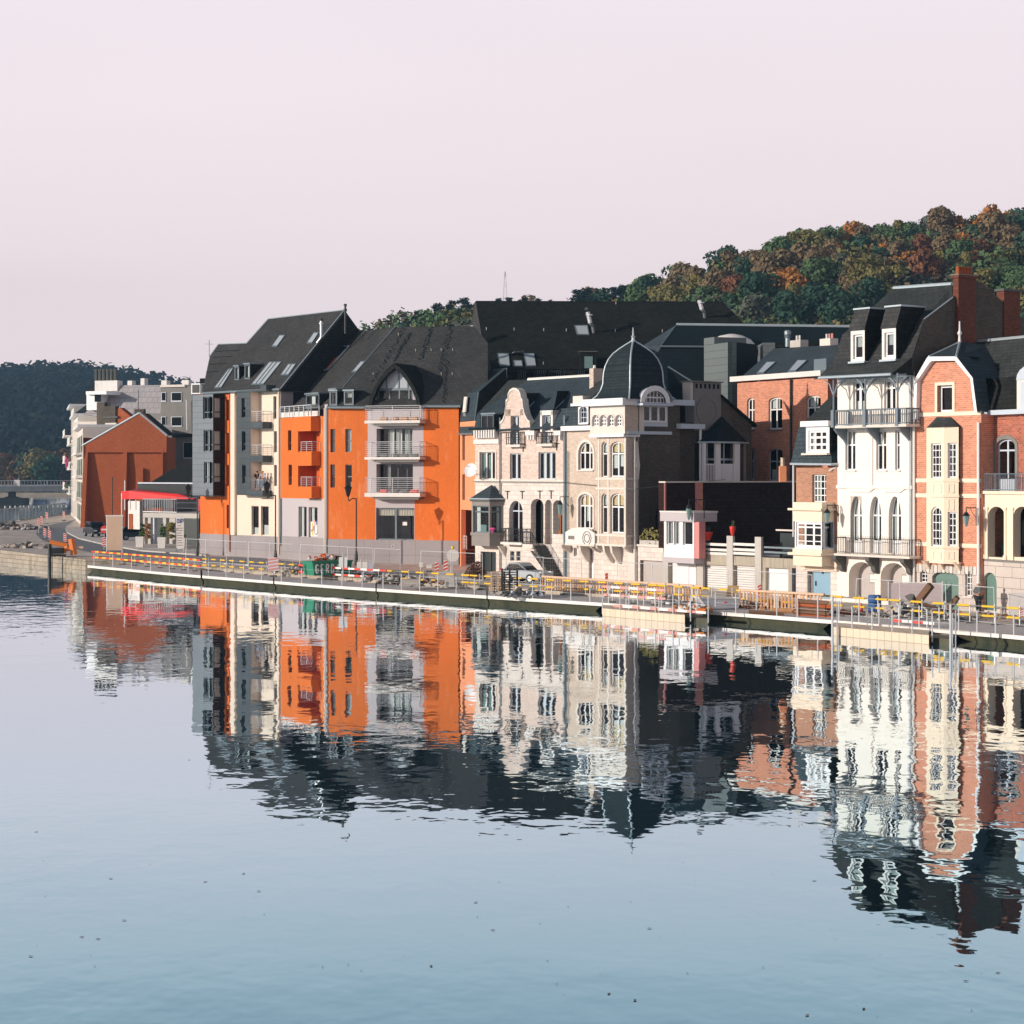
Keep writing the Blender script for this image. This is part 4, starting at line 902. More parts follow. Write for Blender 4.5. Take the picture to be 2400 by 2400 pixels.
b.wall(FC, sL, sR, zB, zE, 'lilac_render', key=KC, name='grey_wall', dep=.75, room=2.2); b.wall(FC, sL, g0, zPl, zB, 'orange_render', key=KC, name='orange_wall'); b.wall(FC, g1, sR, zPl, zB, 'orange_render', key=KC, name='orange_wall'); b.wall(FC, g0, g1, zPl, zB, 'lilac_render', key=KC, name='grey_wall')
b.solid(FC, 0, FC.L, -.3, .04, -.4, zPl, 'grey_plinth', 'plinth'); b.shell(FC, 0, FC.L, -.4, zE, 15, 'orange_deep')
mb = MB(); c = FC.W(ss(FC, '5', 780), .06, zz(FC, '5', 780, 1355))
for k in range(12): t, t2 = k * .5236, (k + 1) * .5236; mb.tube(c + Vector((math.cos(t) * .11, 0, math.sin(t) * .11)), c + Vector((math.cos(t2) * .11, 0, math.sin(t2) * .11)), .04, 'white_paint', 4)
mb.build('round_vent', b.o)
b.solid(FC, ss(FC, '5', 880), ss(FC, '5', 930), -.15, -.10, zz(FC, '5', 900, 1118), zz(FC, '5', 900, 1078), 'paint_white', 'notice')
for i, (v, y0, y1, yr) in enumerate((('4', 1378, 1410, 1212), ('5', 343, 372, 172), ('5', 750, 795, 580))):
    q0, q1 = ss(FC, '4', 455, 1.25), ss(FC, '4', 1082, 1.25); xm = Q('4', 770, 0)[0]; z0_, z1_, zr_ = (FC.z_(xm, Q(v, 0, y)[1], 1.25) for y in (y1, y0, yr))
    mb = MB(); FC.box(mb, q0, q1, .0, 1.25, z0_, z1_, 'white_dirty'); FC.box(mb, q0 + .8, q1 - .2, .0, 1.05, z0_ - .22, z0_, 'stone_grey'); bo = mb.build('balcony', b.o)
    mb = MB(); railing(mb, [FC.W(q0 + .05, 0, z1_), FC.W(q0 + .05, 1.15, z1_), FC.W(q1 - .05, 1.15, z1_), FC.W(q1 - .05, 0, z1_)], zr_ - z1_, 'steel_pale', 7, 2.1, rt=.035, r=.026); mb.build('balcony_railing', bo)
    mb = MB()
    for a_ in (.25, .45, .62, .8):
        s_ = q0 + (q1 - q0) * a_; FC.box(mb, s_, s_ + .6, .5, .9, z1_ + .02, z1_ + .28, 'flower_pot' if i == 2 and a_ in (.25, .8) else 'stone_dark' if i else 'timber')
    mb.build('planter', bo)
# roof
P4 = lambda x, y, n: FC.P(*Q('4', x, y), n)
e0 = P4(30, 1225, .35); e1 = P4(1545, 1212, .35); tL, tR = P4(810, 322, -8.2), P4(1700, 312, -8.2)
Nc = (e1 - e0).cross(tR - e0).normalized(); Nc = Nc if Nc.z > 0 else -Nc
rC = lambda x, y, v='4': onroof(e0, Nc, v, x, y); rC.pl = (e0, Nc)
# dormer hole edge follows the slope
mb = MB(); pts = [rC(30, 1228), rC(1548, 1212), rC(1850, 1000), rC(1850, 500), rC(1700, 310), rC(812, 322), rC(222, 1008)]
mb.slab(pts, -Nc * .25, 'slate_brown'); mb.face([pts[4], pts[4] + Vector((1, 8, -8)), pts[5] + Vector((1, 8, -8)), pts[5]], 'slate_brown')
mb.face([pts[2], pts[3], pts[3] + Vector((0.5, 5, -4)), pts[2] + Vector((.5, 5, 0))], 'slate_brown'); mb.build('roof', b.o)
mb = MB(); mb.path([e0 + Vector((0, -.1, -.05)), rC(460, 1226) + Vector((0, -.1, -.05))], .12, 'gutter_zinc'); mb.path([rC(1115, 1212) + Vector((0, -.1, -.05)), e1 + Vector((0, -.1, -.05))], .12, 'gutter_zinc'); mb.build('gutter', b.o)
mb = MB()       # patched moss tracks: rows of raised dark slates
rnd = random.Random(4)
for (xa, ya, xb, yb, w__) in ((900, 330, 540, 960, 50), (960, 400, 780, 720, 38), (1210, 330, 1080, 700, 48), (1430, 320, 1300, 830, 60), (1400, 700, 1350, 1190, 50)):
    for k in range(46):
        t = k / 46; x = xa + (xb - xa) * t + rnd.uniform(-w__, w__) * .5; y = ya + (yb - ya) * t; ww, hh = rnd.uniform(8, 20), rnd.uniform(6, 11)
        p = [rC(x, y) , rC(x + ww, y), rC(x + ww, y - hh), rC(x, y - hh)]; mb.slab([q_ + Nc * .02 for q_ in p], Nc * .02, 'slate_teal')
mb.build('slate_patch', b.o)['kind'] = 'stuff'
mb = MB()
for x, y in ((840, 415), (1035, 595), (1210, 592), (1325, 590), (1455, 588), (1325, 862), (1450, 862), (555, 862), (740, 325), (975, 312)): p = rC(x, y); mb.tube(p, p + Nc * .12 + Vector((0, 0, .12)), .03, 'paint_white', 4)
mb.build('roof_hook', b.o)
flatdormer(b, rC, '4', 62, 1040, 148, 1205, 1020); flatdormer(b, rC, '4', 225, 1038, 335, 1200, 1020)
# pointed arch dormer
n0 = .45; cx = 795
def gab(x, y, n): return FC.P(*Q('4', x, y), n)
Lc = [(492, 1215), (515, 1130), (560, 1010), (620, 905), (700, 800), (793, 728)]; Rc = [(793, 728), (880, 800), (965, 905), (1030, 1020), (1075, 1130), (1090, 1215)]
Li = [(535, 1215), (552, 1130), (595, 1020), (655, 925), (725, 845), (797, 785)]; Ri = [(797, 785), (862, 845), (930, 930), (990, 1030), (1035, 1130), (1052, 1215)]
mb = MB()
def hit(p):      # run horizontally back until inside the slope
    k = 0; q = Vector(p)
    while k < 60 and rz(rC, q) < q.z + .05: q = q - FC.N() * .15; k += 1
    return q
outer = Lc + Rc[1:]; inner = Li + Ri[1:]
op_ = [gab(x, y, n0) for x, y in outer]; ip_ = [gab(x, y, n0) for x, y in inner]; s_c = FC.L
for i in range(len(op_) - 1):
    mb.hexa([op_[i], op_[i + 1], ip_[i + 1], ip_[i]], [p - FC.N() * .5 for p in (op_[i], op_[i + 1], ip_[i + 1], ip_[i])], 'slate_dark')
    mb.face([op_[i], op_[i + 1], hit(op_[i + 1]), hit(op_[i])], 'slate_dark')
do = mb.build('dormer', b.o)
FD = FC.off(-.3); gi = [(FD.s_(Q('4', x, y)[0], .0), FD.z_(*Q('4', x, y), 0)) for x, y in inner]
zD = zz(FD, '4', 800, 1395); zM = zz(FD, '4', 800, 1025); a0, a1 = ss(FD, '4', 592), ss(FD, '4', 1003)
def cutx(z):
    l = [p for p in gi[:6]]; r = gi[5:]
    f_ = lambda L_: next((p[0] + (q[0] - p[0]) * (z - p[1]) / (q[1] - p[1]) for p, q in zip(L_, L_[1:]) if min(p[1], q[1]) <= z <= max(p[1], q[1])), L_[0][0] if z < L_[0][1] else L_[-1][0])
    return f_(l), f_(r)
mb = MB(); l_, r_ = cutx(gi[0][1]); l2, r2 = cutx(zM)
zb = gi[0][1]
mb.face([FD.W(l_, 0, zD), FD.W(a0, 0, zD), FD.W(a0, 0, zM), FD.W(l2, 0, zM), FD.W(cutx((zb + zM) / 2)[0], 0, (zb + zM) / 2), FD.W(l_, 0, zb)], 'lilac_render'); mb.face([FD.W(r_, 0, zD), FD.W(a1, 0, zD), FD.W(a1, 0, zM), FD.W(r2, 0, zM), FD.W(cutx((zb + zM) / 2)[1], 0, (zb + zM) / 2), FD.W(r_, 0, zb)], 'lilac_render'); mb.build('dormer_wall', b.o)
w = MB(); FD.box(w, a0, a1, -.2, -.1, zM - .1, zM + .1, 'grey_frame')
for i in range(5): s_ = a0 + .1 + (a1 - a0 - .2) * (0, .33, .62, .9, 1)[i]; FD.box(w, s_ - .06, s_ + .06, -.22, -.12, zD, zM, 'grey_frame')
for f_ in (.27, .62, .88): s_ = l2 + (r2 - l2) * f_; zt_ = min([z for z in [zM + .2 + k * .1 for k in range(60)] if cutx(z)[0] > s_ or cutx(z)[1] < s_] or [gi[5][1]]); FD.box(w, s_ - .06, s_ + .06, -.2, -.1, zM, zt_, 'grey_frame')
w.face([FD.W(a0, -.18, zD), FD.W(a1, -.18, zD), FD.W(a1, -.18, zM), FD.W(a0, -.18, zM)], 'window_glass'); w.face([FD.W(a0 - .3, -1.4, zD), FD.W(a1 + .3, -1.4, zD), FD.W(a1 + .3, -1.4, zM), FD.W(a0 - .3, -1.4, zM)], 'interior'); wo = w.build('window', b.o)
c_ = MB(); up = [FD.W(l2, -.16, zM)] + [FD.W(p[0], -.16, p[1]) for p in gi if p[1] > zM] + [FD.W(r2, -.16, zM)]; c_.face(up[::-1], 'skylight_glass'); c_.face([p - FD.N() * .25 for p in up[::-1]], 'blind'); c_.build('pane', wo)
b.line(None, [P4(1092, 1215, .5), P4(1095, 1375, .5)], .07, 'paint_white', 'drainpipe')
# ================================================================== salmon strip to its right
FS = Fac(1078, 166.6, 1150, 158.2); b = Bld('apartment_block', 'narrow salmon coloured stair tower between the orange block and the gabled town house', FS.W(0, 0, zA)); KS = 'S'
zE = zz(FS, '4', 1590, 1530); zV = zz(FS, '5', 1580, 940)
for r in (('4', 1562, 1535, 1592, 1830), ('5', 1562, 540, 1592, 830)): b.win(FS, Q(*r), nx=1, tz=(.45,), fr='brown_frame', key=KS, rec=.2)
b.wall(FS, 0, FS.L, zV, zE + 1, 'salmon_render', key=KS, name='salmon_wall')
b.solid(FS, 0, .35, -.4, 0, .2, zV, 'salmon_render', 'pier'); b.solid(FS, .35, FS.L, -1.6, -1.5, 0, zV, 'orange_deep', 'recessed_wall'); b.solid(FS, 0, FS.L, -1.5, -.02, zV, zV + .1, 'orange_deep', 'soffit')
b.shell(FS, 0, FS.L, 0, zE + 1, 9, 'orange_deep', left=False); FL_ = FS.lside(0, 0, 6.0)
mb = MB(); mb.face([FS.W(0, -8, zV), FS.W(0, 0, zV), FS.W(0, 0, zE + 1), FS.W(0, -8, zE + 1)], 'salmon_render'); mb.build('side_wall', b.o)
for v, y0, y1, ys in (('4', 1300, 1465, 1500), ('4', 1730, 1900, 1925), ('5', 715, 885, 920)):
    z0_, z1_ = zz(FS, v, 1530, y1), zz(FS, v, 1530, y0); mb = MB(); FS.box(mb, -.55, 0, -1.6, -.4, z0_ - .28, z0_ - .05, 'white_dirty'); bo = mb.build('balcony', b.o)
    mb = MB(); railing(mb, [FS.W(0, -.45, z0_), FS.W(-.5, -.45, z0_), FS.W(-.5, -1.6, z0_)], z1_ - z0_, 'steel_pale', 6, .6); mb.build('balcony_railing', bo)
mb = MB(); z0_ = zz(FS, '5', 1620, 1390); FS.box(mb, 1.2, 2.2, -1.4, 0.1, z0_ - .1, z0_, 'brown_frame'); bo = mb.build('balcony', b.o); mb = MB(); railing(mb, [FS.W(1.2, .05, z0_), FS.W(2.2, .05, z0_)], 1.1, 'steel_pale', 3, .5); mb.build('balcony_railing', bo)
# its mansard-like roof
P6 = lambda x, y, n: FS.P(*Q('6', x, y), n)
mb = MB(); A_, B_, C_, D_ = P6(70, 1630, .3), P6(235, 1625, .3), P6(297, 1155, -1.4), P6(125, 1165, -1.4)
mb.slab([A_, B_, C_, D_], -FS.N() * .12, 'slate_blue'); E_, G_ = P6(615, 880, -5.2), P6(470, 893, -5.2)
mb.slab([D_, C_, E_, G_], Vector((0, 0, -.12)), 'slate_blue'); mb.face([B_, C_, E_, E_ + Vector((.6, 0, -4.2)), B_ + Vector((2.0, 2.2, 0))], 'slate_dark')
mb.slab([D_, G_, P6(250, 905, -6.2), P6(120, 1085, -3.4)], Vector((0, 0, -.1)), 'slate_blue'); mb.build('roof', b.o)
mb = MB(); mb.path([A_, B_], .08, 'gutter_zinc'); mb.path([B_, C_], .05, 'gutter_zinc'); mb.path([P6(615, 882, -5.15), P6(615, 1035, -5.15)], .05, 'gutter_zinc'); mb.build('gutter', b.o)
mb = MB()
for i in range(5): t = (i + .5) / 5; a_ = D_.lerp(P6(120, 1085, -3.4), t * .0) if 0 else P6(135 + 28 * i, 1120 - 42 * i, -2.6 - .7 * i); mb.tube(a_, a_ + FS_u(1.6) if 0 else a_ + Vector((FS.u.x, FS.u.y, 0)) * (2.4 - .2 * i), .04, 'slate_teal', 4)
mb.build('snow_guard', b.o)
w = MB(); p = [P6(140, 1385, .02 - .45), P6(172, 1380, -.45), P6(190, 1205, -1.1), P6(158, 1208, -1.1)]; w.slab([q + FS.N() * .2 for q in p], -FS.N() * .1, 'stone_trim'); w.build('skylight', b.o)
# ================================================================== pale brick town house with Dutch gable, bay and stair
def yl(px): return 152.6 / (1 + 1.376 * (px - CX) / FP) + (2.6 if px > 1200 else 2.6)      # main house line
FE = Fac(1110, 158.2, 1325, 149.7); zE0 = zg(-1)
def Zv(F, v, x, y, n=0.0): return zz(F, v, x, y, n)
b = Bld('town_house', 'pale brick town house with a Dutch gable, corner bay and outside stair', FE.W(FE.L / 2, 0, zE0)); K = 'E'
sA = ss(FE, '7', 250); sB = ss(FE, '7', 552); sD = FE.L
zStr = Zv(FE, '7', 770, 382); zC = Zv(FE, '6', 400, 1680); 
def W7(v, x0, y0, x1, y1, **k): return b.win(FE, Q(v, x0, y0, x1, y1), key=K, **k)
W7('7', 312, 45, 490, 355, nx=3, fr='white_dirty', bw=.16, sur='stone_trim', surw=.12, curt=[(.05, .3, 0, 1, 'blind_teal'), (.38, .62, 0, .9, 'blind_teal')])
W7('7', 652, 62, 775, 352, nx=2, fr='blue_white', bw=.2, sill='stone_trim', curt=(.3, .5, 0, 1, 'curtain')); W7('7', 975, 48, 1170, 352, nx=3, fr='blue_white', bw=.2, sill='stone_trim', curt=[(.15, .3, 0, 1, 'curtain'), (.5, .62, 0, 1, 'curtain')])
W7('6', 665, 1425, 762, 1750, nx=2, fr='blue_white', bw=.16, sur='stone_trim', surw=.1); W7('6', 1025, 1418, 1130, 1735, nx=2, fr='blue_white', bw=.16)
W7('7', 643, 597, 797, 1085, nx=2, tz=(.76,), rise=.85, fr='blue_white', bw=.12, rec=.3)
W7('7', 655, 1170, 703, 1275, nx=2, nz=3, fr='grey_frame', fw=.04, bw=.03); W7('7', 725, 1170, 772, 1275, nx=2, nz=3, fr='grey_frame', fw=.04, bw=.03)
# porch arches: three stepped openings into a dark loggia
for r in ((890, 575, 1032, 1145), (1050, 585, 1128, 1090), (1140, 590, 1255, 975)):
    b.hole(FE, Q('7', *r), rise=.55 if r[0] < 1000 else .45, key=K)
hd = b.hole(FE, Q('7', 320, 1175, 495, 1500), key=K); he = b.hole(FE, Q('7', 915, 1222, 980, 1500), key=K)
zTop = Zv(FE, '6', 1200, 1605)
b.wall(FE, sB, sD, zStr, zTop, 'brick_pale', key=K, name='brick_wall', room=3.0); b.wall(FE, 0.2, sB, zStr, zC + .3, 'brick_pale', key=K, name='brick_wall', room=3.0)
b.wall(FE, 0.2, sD, -.3, zStr, 'stone_white', key=K, name='stone_wall', room=3.2, dep=.5)
mb = MB(); FE.box(mb, *hd[:2], -.35, -.3, hd[2], hd[3], 'door_dark'); FE.box(mb, hd[0], hd[0] + .1, -.3, -.2, hd[2], hd[3], 'dark_frame'); FE.box(mb, (hd[0] + hd[1]) / 2 - .05, (hd[0] + hd[1]) / 2 + .05, -.3, -.22, hd[2], hd[3], 'dark_frame'); mb.build('door', b.o)
mb = MB(); FE.box(mb, *he[:2], -.2, -.12, he[2], he[3], 'white_paint'); mb.build('door', b.o)
a = FE.R(Q('7', 1060, 760, 1128, 1085)); mb = MB(); FE.box(mb, a[0], a[1], -.95, -.9, a[2], a[3], 'door_brown'); FE.box(mb, a[0] + .3, a[1] - .15, -.9, -.88, a[2] + 1.0, a[3] - .2, 'stone_dark'); mb.build('door', b.o)
mb = MB(); a0, a1 = ss(FE, '7', 890), ss(FE, '7', 1260); z0 = Zv(FE, '7', 1000, 980); FE.box(mb, a0, a1, -1.1, -1.0, z0 - 1.5, zStr - .3, 'stone_grey'); mb.build('porch_wall', b.o)
mb = MB(); a0, a1 = ss(FE, '7', 1183), ss(FE, '7', 1250); FE.box(mb, a0, a1, -.9, -.85, Zv(FE, '7', 1200, 970), Zv(FE, '7', 1200, 760), 'blue_white'); FE.box(mb, a0 + .15, a1 - .15, -.86, -.84, Zv(FE, '7', 1200, 955), Zv(FE, '7', 1200, 775), 'interior'); mb.build('porch_window', b.o)
# bands, anchors
mb = MB(); FE.box(mb, .2, sD, 0, .1, zStr - .1, zStr + .18, 'stone_trim'); mb.build('string_course', b.o)
mb = MB()
for v, x, y, y2 in (('7', 628, 485, 575), ('7', 795, 485, 575), ('7', 995, 480, 575), ('7', 1122, 478, 575), ('6', 708, 1200, 1245), ('6', 805, 1740, 1830), ('6', 1185, 1730, 1815)):
    s_ = ss(FE, v, x); za, zb_ = Zv(FE, v, x, y2), Zv(FE, v, x, y); FE.box(mb, s_ - .03, s_ + .03, 0, .06, za, zb_, 'black_metal'); FE.box(mb, s_ - .28, s_ + .28, 0, .05, zb_ - .08, zb_ - .02, 'black_metal')
mb.build('wall_anchor', b.o)
# cornice with brackets, left part and right parapet
mb = MB(); zc0, zc1 = Zv(FE, '6', 400, 1740), Zv(FE, '6', 400, 1690); FE.box(mb, .2, sB - .1, 0, .18, zc0, zc1, 'white_dirty'); FE.box(mb, 0, sB - .1, 0, .5, zc1 + .75, zc1 + .95, 'slate_teal')
for i in range(9): s_ = .5 + (sB - 1.0) * i / 8; FE.box(mb, s_, s_ + .16, 0, .42, zc1 + .1, zc1 + .75, 'white_dirty')
mb.build('cornice', b.o)
mb = MB()
for x0, x1 in ((862, 965), (1108, 1262)):
    a0, a1 = ss(FE, '6', x0), ss(FE, '6', x1); z1 = Zv(FE, '6', (x0 + x1) / 2, 1592); FE.box(mb, a0, a1, -.1, .35, z1 - .35, z1, 'white_dirty')
    for i in range(3): s_ = a0 + .15 + (a1 - a0 - .45) * i / 2; FE.box(mb, s_, s_ + .15, 0, .25, z1 - .7, z1 - .35, 'white_dirty')
mb.build('parapet', b.o)
# Dutch gable above the eaves
gp = [(545, 1520), (575, 1490), (598, 1430), (608, 1350), (612, 1270), (632, 1250), (636, 1195), (655, 1155), (690, 1133), (720, 1133), (755, 1155), (775, 1195), (782, 1245), (798, 1262), (805, 1345), (825, 1430), (855, 1490), (880, 1510), (880, 1600), (552, 1600)]
gs = [FE.P(*Q('6', x, y), .12) for x, y in gp]; mb = MB()
# opening for the window is left by building the gable in strips
wr = FE.R(Q('6', 660, 1420, 768, 1600), .12); 
loc = [((p - FE.W(0, 0, 0)).dot(Vector((FE.u.x, FE.u.y, 0))), p.z) for p in gs]
zw = wr[3]
up = [q for q in loc[:18] if q[1] >= zw]; lft = [q for q in loc[:9] if q[1] < zw]; rgt = [q for q in loc[9:18] if q[1] < zw]
ar = lambda pts: mb.slab([FE.W(s_, .12, z_) for s_, z_ in pts], -FE.N() * .45, 'brick_pale')
zlo = loc[18][1]
fan_c = ((wr[0] + wr[1]) / 2, zw)
for p, q in zip(up, up[1:]): ar([fan_c, q, p])
ar([fan_c, up[0], (up[0][0], zw)]); ar([fan_c, (up[-1][0], zw), up[-1]])
L_ = lft + [up[0]]; 
for p, q in zip(L_, L_[1:]): ar([(wr[0], p[1]), (wr[0], q[1]), q, p])
ar([(wr[0], zlo), (wr[0], L_[0][1]), L_[0], (L_[0][0], zlo)])
Rr = [up[-1]] + rgt
for p, q in zip(Rr, Rr[1:]): ar([(wr[1], q[1]), q, p, (wr[1], p[1])])
ar([(wr[1], zlo), (Rr[-1][0], zlo), Rr[-1], (wr[1], Rr[-1][1])]); mb.build('dutch_gable', b.o)
mb = MB()
for p, q in zip(gs[:18], gs[1:18]): mb.hexa([p + FE.N() * .06, q + FE.N() * .06, q - FE.N() * .55, p - FE.N() * .55], [x + Vector((0, 0, .13)) + (x - gs[9] + Vector((0, 0, 6))).normalized() * .06 for x in (p + FE.N() * .06, q + FE.N() * .06, q - FE.N() * .55, p - FE.N() * .55)], 'stone_trim')
mb.build('coping', b.o)
# roof: lower steep slope + upper slope, and dormer roofs behind the gable
P6 = lambda x, y, n: FE.P(*Q('6', x, y), n)
mb = MB(); e0, e1, k1, k0 = P6(240, 1612, .3), P6(1420, 1545, .3), P6(1420, 1345, -1.3), P6(280, 1400, -1.1)
mb.slab([e0, e1, k1, k0], -FE.N() * .1, 'slate_blue')
r0, r1 = P6(860, 1012, -5.8), P6(1600, 968, -5.8); mb.slab([k0, k1, P6(1700, 1180, -3), r1, r0], Vector((0, 0, -.1)), 'slate_blue')
mb.slab([k0, r0, P6(640, 1020, -6.6), P6(300, 1385, -2)], Vector((0, 0, -.1)), 'slate_moss')
mb.face([r0, r1, r1 - FE.N() * 6 - Vector((0, 0, 5)), r0 - FE.N() * 6 - Vector((0, 0, 5))], 'slate_blue')
mb.build('roof', b.o)
mb = MB(); mb.path([r0, r1], .13, 'paint_white'); mb.build('ridge_cap', b.o)
mb = MB(); T = P6(790, 1165, -.5)      # roof behind the gable
rb = P6(1030, 1165, -4.4); va = P6(850, 1340, -1.2); mb.face([T, rb, va], 'slate_dark'); mb.face([P6(760, 1150, -.3), P6(800, 1270, -.3), P6(850, 1440, -.4), va, T], 'slate_blue')
mb.face([T, rb, P6(560, 1330, -1.5)], 'slate_blue'); mb.path([va, rb], .05, 'flashing')
g0, g1, ga, gb = P6(1000, 1360, .1), P6(1150, 1350, .1), P6(1190, 1140, -2.2), P6(1385, 1138, -4.6)
mb.face([g0, g1, ga], 'slate_blue'); mb.face([g1, P6(1165, 1345, -.9), gb, ga], 'slate_dark'); mb.face([g0, ga, gb, P6(980, 1240, -3.4)], 'slate_blue'); mb.path([P6(1165, 1345, -.9), gb], .05, 'flashing'); mb.build('dormer_roof', b.o)
mb = MB(); a0, a1 = ss(FE, '6', 1005), ss(FE, '6', 1148); FE.box(mb, a0, a0 + .22, -1.4, .1, zTop, Zv(FE, '6', 1070, 1365), 'white_dirty'); FE.box(mb, a1 - .22, a1, -1.4, .1, zTop, Zv(FE, '6', 1070, 1365), 'white_dirty'); FE.box(mb, a0, a1, -1.2, .1, Zv(FE, '6', 1070, 1415), Zv(FE, '6', 1070, 1362), 'white_dirty'); FE.box(mb, a0 + .2, a1 - .2, -.7, -.65, zTop - .2, Zv(FE, '6', 1070, 1415), 'interior'); mb.build('dormer', b.o)
a = FE.R(Q('6', 1030, 1420, 1128, 1600)); b.win(FE, a, nx=2, fr='blue_white', bw=.16, px=False, key='x')
# left dormer window in the steep slope
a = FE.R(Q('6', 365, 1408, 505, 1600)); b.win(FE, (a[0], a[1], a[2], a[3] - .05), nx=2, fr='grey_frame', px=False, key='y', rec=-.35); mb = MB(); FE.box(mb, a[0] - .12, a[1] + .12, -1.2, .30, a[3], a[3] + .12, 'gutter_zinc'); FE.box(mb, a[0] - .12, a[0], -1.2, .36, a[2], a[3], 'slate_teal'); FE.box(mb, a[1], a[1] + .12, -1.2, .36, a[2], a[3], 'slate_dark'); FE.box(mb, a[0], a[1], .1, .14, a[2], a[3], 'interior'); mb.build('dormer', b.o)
for i, (v, x0, y0, x1, y1) in enumerate((('6', 605, 1640, 765, 1750), ('6', 950, 1640, 1125, 1740), ('7', 545, 960, 795, 1068))):
    n_ = .5 if i < 2 else .8; a = FE.R(Q(v, x0, y0, x1, y1), n_); mb = MB(); FE.box(mb, a[0], a[1], 0, n_, a[2] - .18, a[2], 'stone_trim' if i < 2 else 'white_dirty'); bo = mb.build('balcony', b.o)
    mb = MB(); railing(mb, [FE.W(a[0] + .03, 0, a[2]), FE.W(a[0] + .03, n_ - .04, a[2]), FE.W(a[1] - .03, n_ - .04, a[2]), FE.W(a[1] - .03, 0, a[2])], a[3] - a[2] + (.2 if i < 2 else .3), 'black_metal', post=.5, vertical=True, gap=.22, rt=.035, r=.03)
    railing(mb, [FE.W(a[0] + .03, n_ - .03, a[2] + .25), FE.W(a[1] - .03, n_ - .03, a[2] + .25)], .3, 'black_metal', 1, 3); mb.build('balcony_railing', bo)
mb = MB(); a = FE.R(Q('7', 560, 1110, 720, 1200)); mb.hexa([FE.W(a[0] + .3, 0, a[3]), FE.W(a[0] + .3, .7, a[3]), FE.W(a[0] + .3, 0, a[2] - .3)], [FE.W(a[0] + .5, 0, a[3]), FE.W(a[0] + .5, .7, a[3]), FE.W(a[0] + .5, 0, a[2] - .3)], 'stone_trim'); mb.build('bracket', b.o)
# bay window on the left
nB = 1.1; FY = FE.off(nB); c0, cm, c1 = ss(FY, '7', 205), ss(FY, '7', 340), ss(FE, '7', 528, .3)
zb0, zb1, zs_, zt_ = Zv(FY, '7', 350, 1110), Zv(FY, '7', 350, 985), Zv(FY, '7', 350, 975), Zv(FY, '7', 350, 590)
pA, pB, pC, pD = FE.W(c0 - .25, 0, 0), FE.W(c0 + .15, nB, 0), FE.W(cm + .9, nB, 0), FE.W(c1 + .2, 0, 0)
def F2(a, b_): return Fac.__new__(Fac).init(Vector((a.x, a.y)), Vector((b_.x, b_.y)))
f1, f2, f3 = F2(pA, pB), F2(pB, pC), F2(pC, pD)
b.win(f2, (.18, f2.L - .12, zs_ + .1, zt_ - .45), nx=1, tz=(.78,), fr='grey_frame', fw=.09, px=False, curt=[(.05, .3, 0, 1, 'curtain'), (.3, .7, 0, .3, 'blind_teal')])
b.win(f3, (.15, f3.L - .15, zs_ + .1, zt_ - .45), nx=1, tz=(.78,), fr='grey_frame', fw=.09, px=False, curt=[(.6, .95, 0, 1, 'curtain')])
for f_ in (f1, f2, f3): b.wall(f_, 0, f_.L, zs_, zt_, 'taupe_bay', name='bay_wall', room=.7, dep=.15)
mb = MB()
for zz0, zz1, k, m_ in ((zb0, zb1 - .05, 1.0, 'taupe_bay'), (zb1 - .05, zs_ + .12, 1.06, 'taupe_bay'), (zt_ - .1, zt_ + .12, 1.1, 'stone_dark')):
    c = (pA + pD) / 2; lp = [c + (p - c) * k for p in (pA, pB, pC, pD)]; mb.hexa([Vector((p.x, p.y, zz0)) for p in lp], [Vector((p.x, p.y, zz1)) for p in lp], m_)
c = (pA + pD) / 2; lp = [c + (p - c) * 1.12 for p in (pA, pB, pC, pD)]; apx = FE.W((c0 + c1) / 2 + .35, .25, Zv(FE, '7', 405, 415)); lp = [Vector((p.x, p.y, zt_ + .1)) for p in lp]
for p, q in zip(lp, lp[1:]): mb.face([p, q, apx], 'slate_blue')
mb.path([Vector((p.x, p.y, zt_ + .1)) for p in lp], .06, 'flashing'); bw = mb.build('bay_window', b.o)
mb = MB(); mb.lathe([(.12, 0), (.14, .15), (.28, .3), (.2, .42)], FE.W(cm + .9, nB - .25, zs_ + .1), 'blossom', 6); mb.build('potted_flower', bw)
# stair
mb = MB(); t0, t1 = ss(FE, '7', 1000), ss(FE, '7', 1262); zt, zb_ = Zv(FE, '7', 1100, 1090), Zv(FE, '7', 1230, 1500); n_ = 12
for i in range(n_):
    a0 = t0 + .4 + (t1 - t0 - .4) * i / n_; a1 = a0 + (t1 - t0) / n_ + .02; z1 = zt - (zt - zb_) * (i + .4) / n_; FE.box(mb, a0, a1, -.6, 1.15, z1 - .28, z1, 'stone_dark'); FE.box(mb, a0, a1, -.45, .9, -.3, z1 - .28, 'stone_dark')
FE.box(mb, t0 - .8, t0 + .42, -.9, 1.15, zt - .3, zt, 'stone_trim'); mb.build('outside_stair', b.o)
mb = MB(); st = [FE.W(t0 - .9, 1.2, zt - .5), FE.W(t0 + .2, 1.2, zt - .5), FE.W(t1 - .15, 1.2, zb_ + .1), FE.W(t1 - .15, 1.2, -.2), FE.W(t0 - .9, 1.2, -.2)]; mb.hexa(st, [p - FE.N() * .3 for p in st], 'stone_white')
st = [FE.W(t1, .2, -.2), FE.W(t1, .2, zb_ + 1.2), FE.W(t0 + 1.2, .2, zt + .6), FE.W(t0 + 1.2, .2, zt - .3)]; mb.build('stair_wall', b.o)
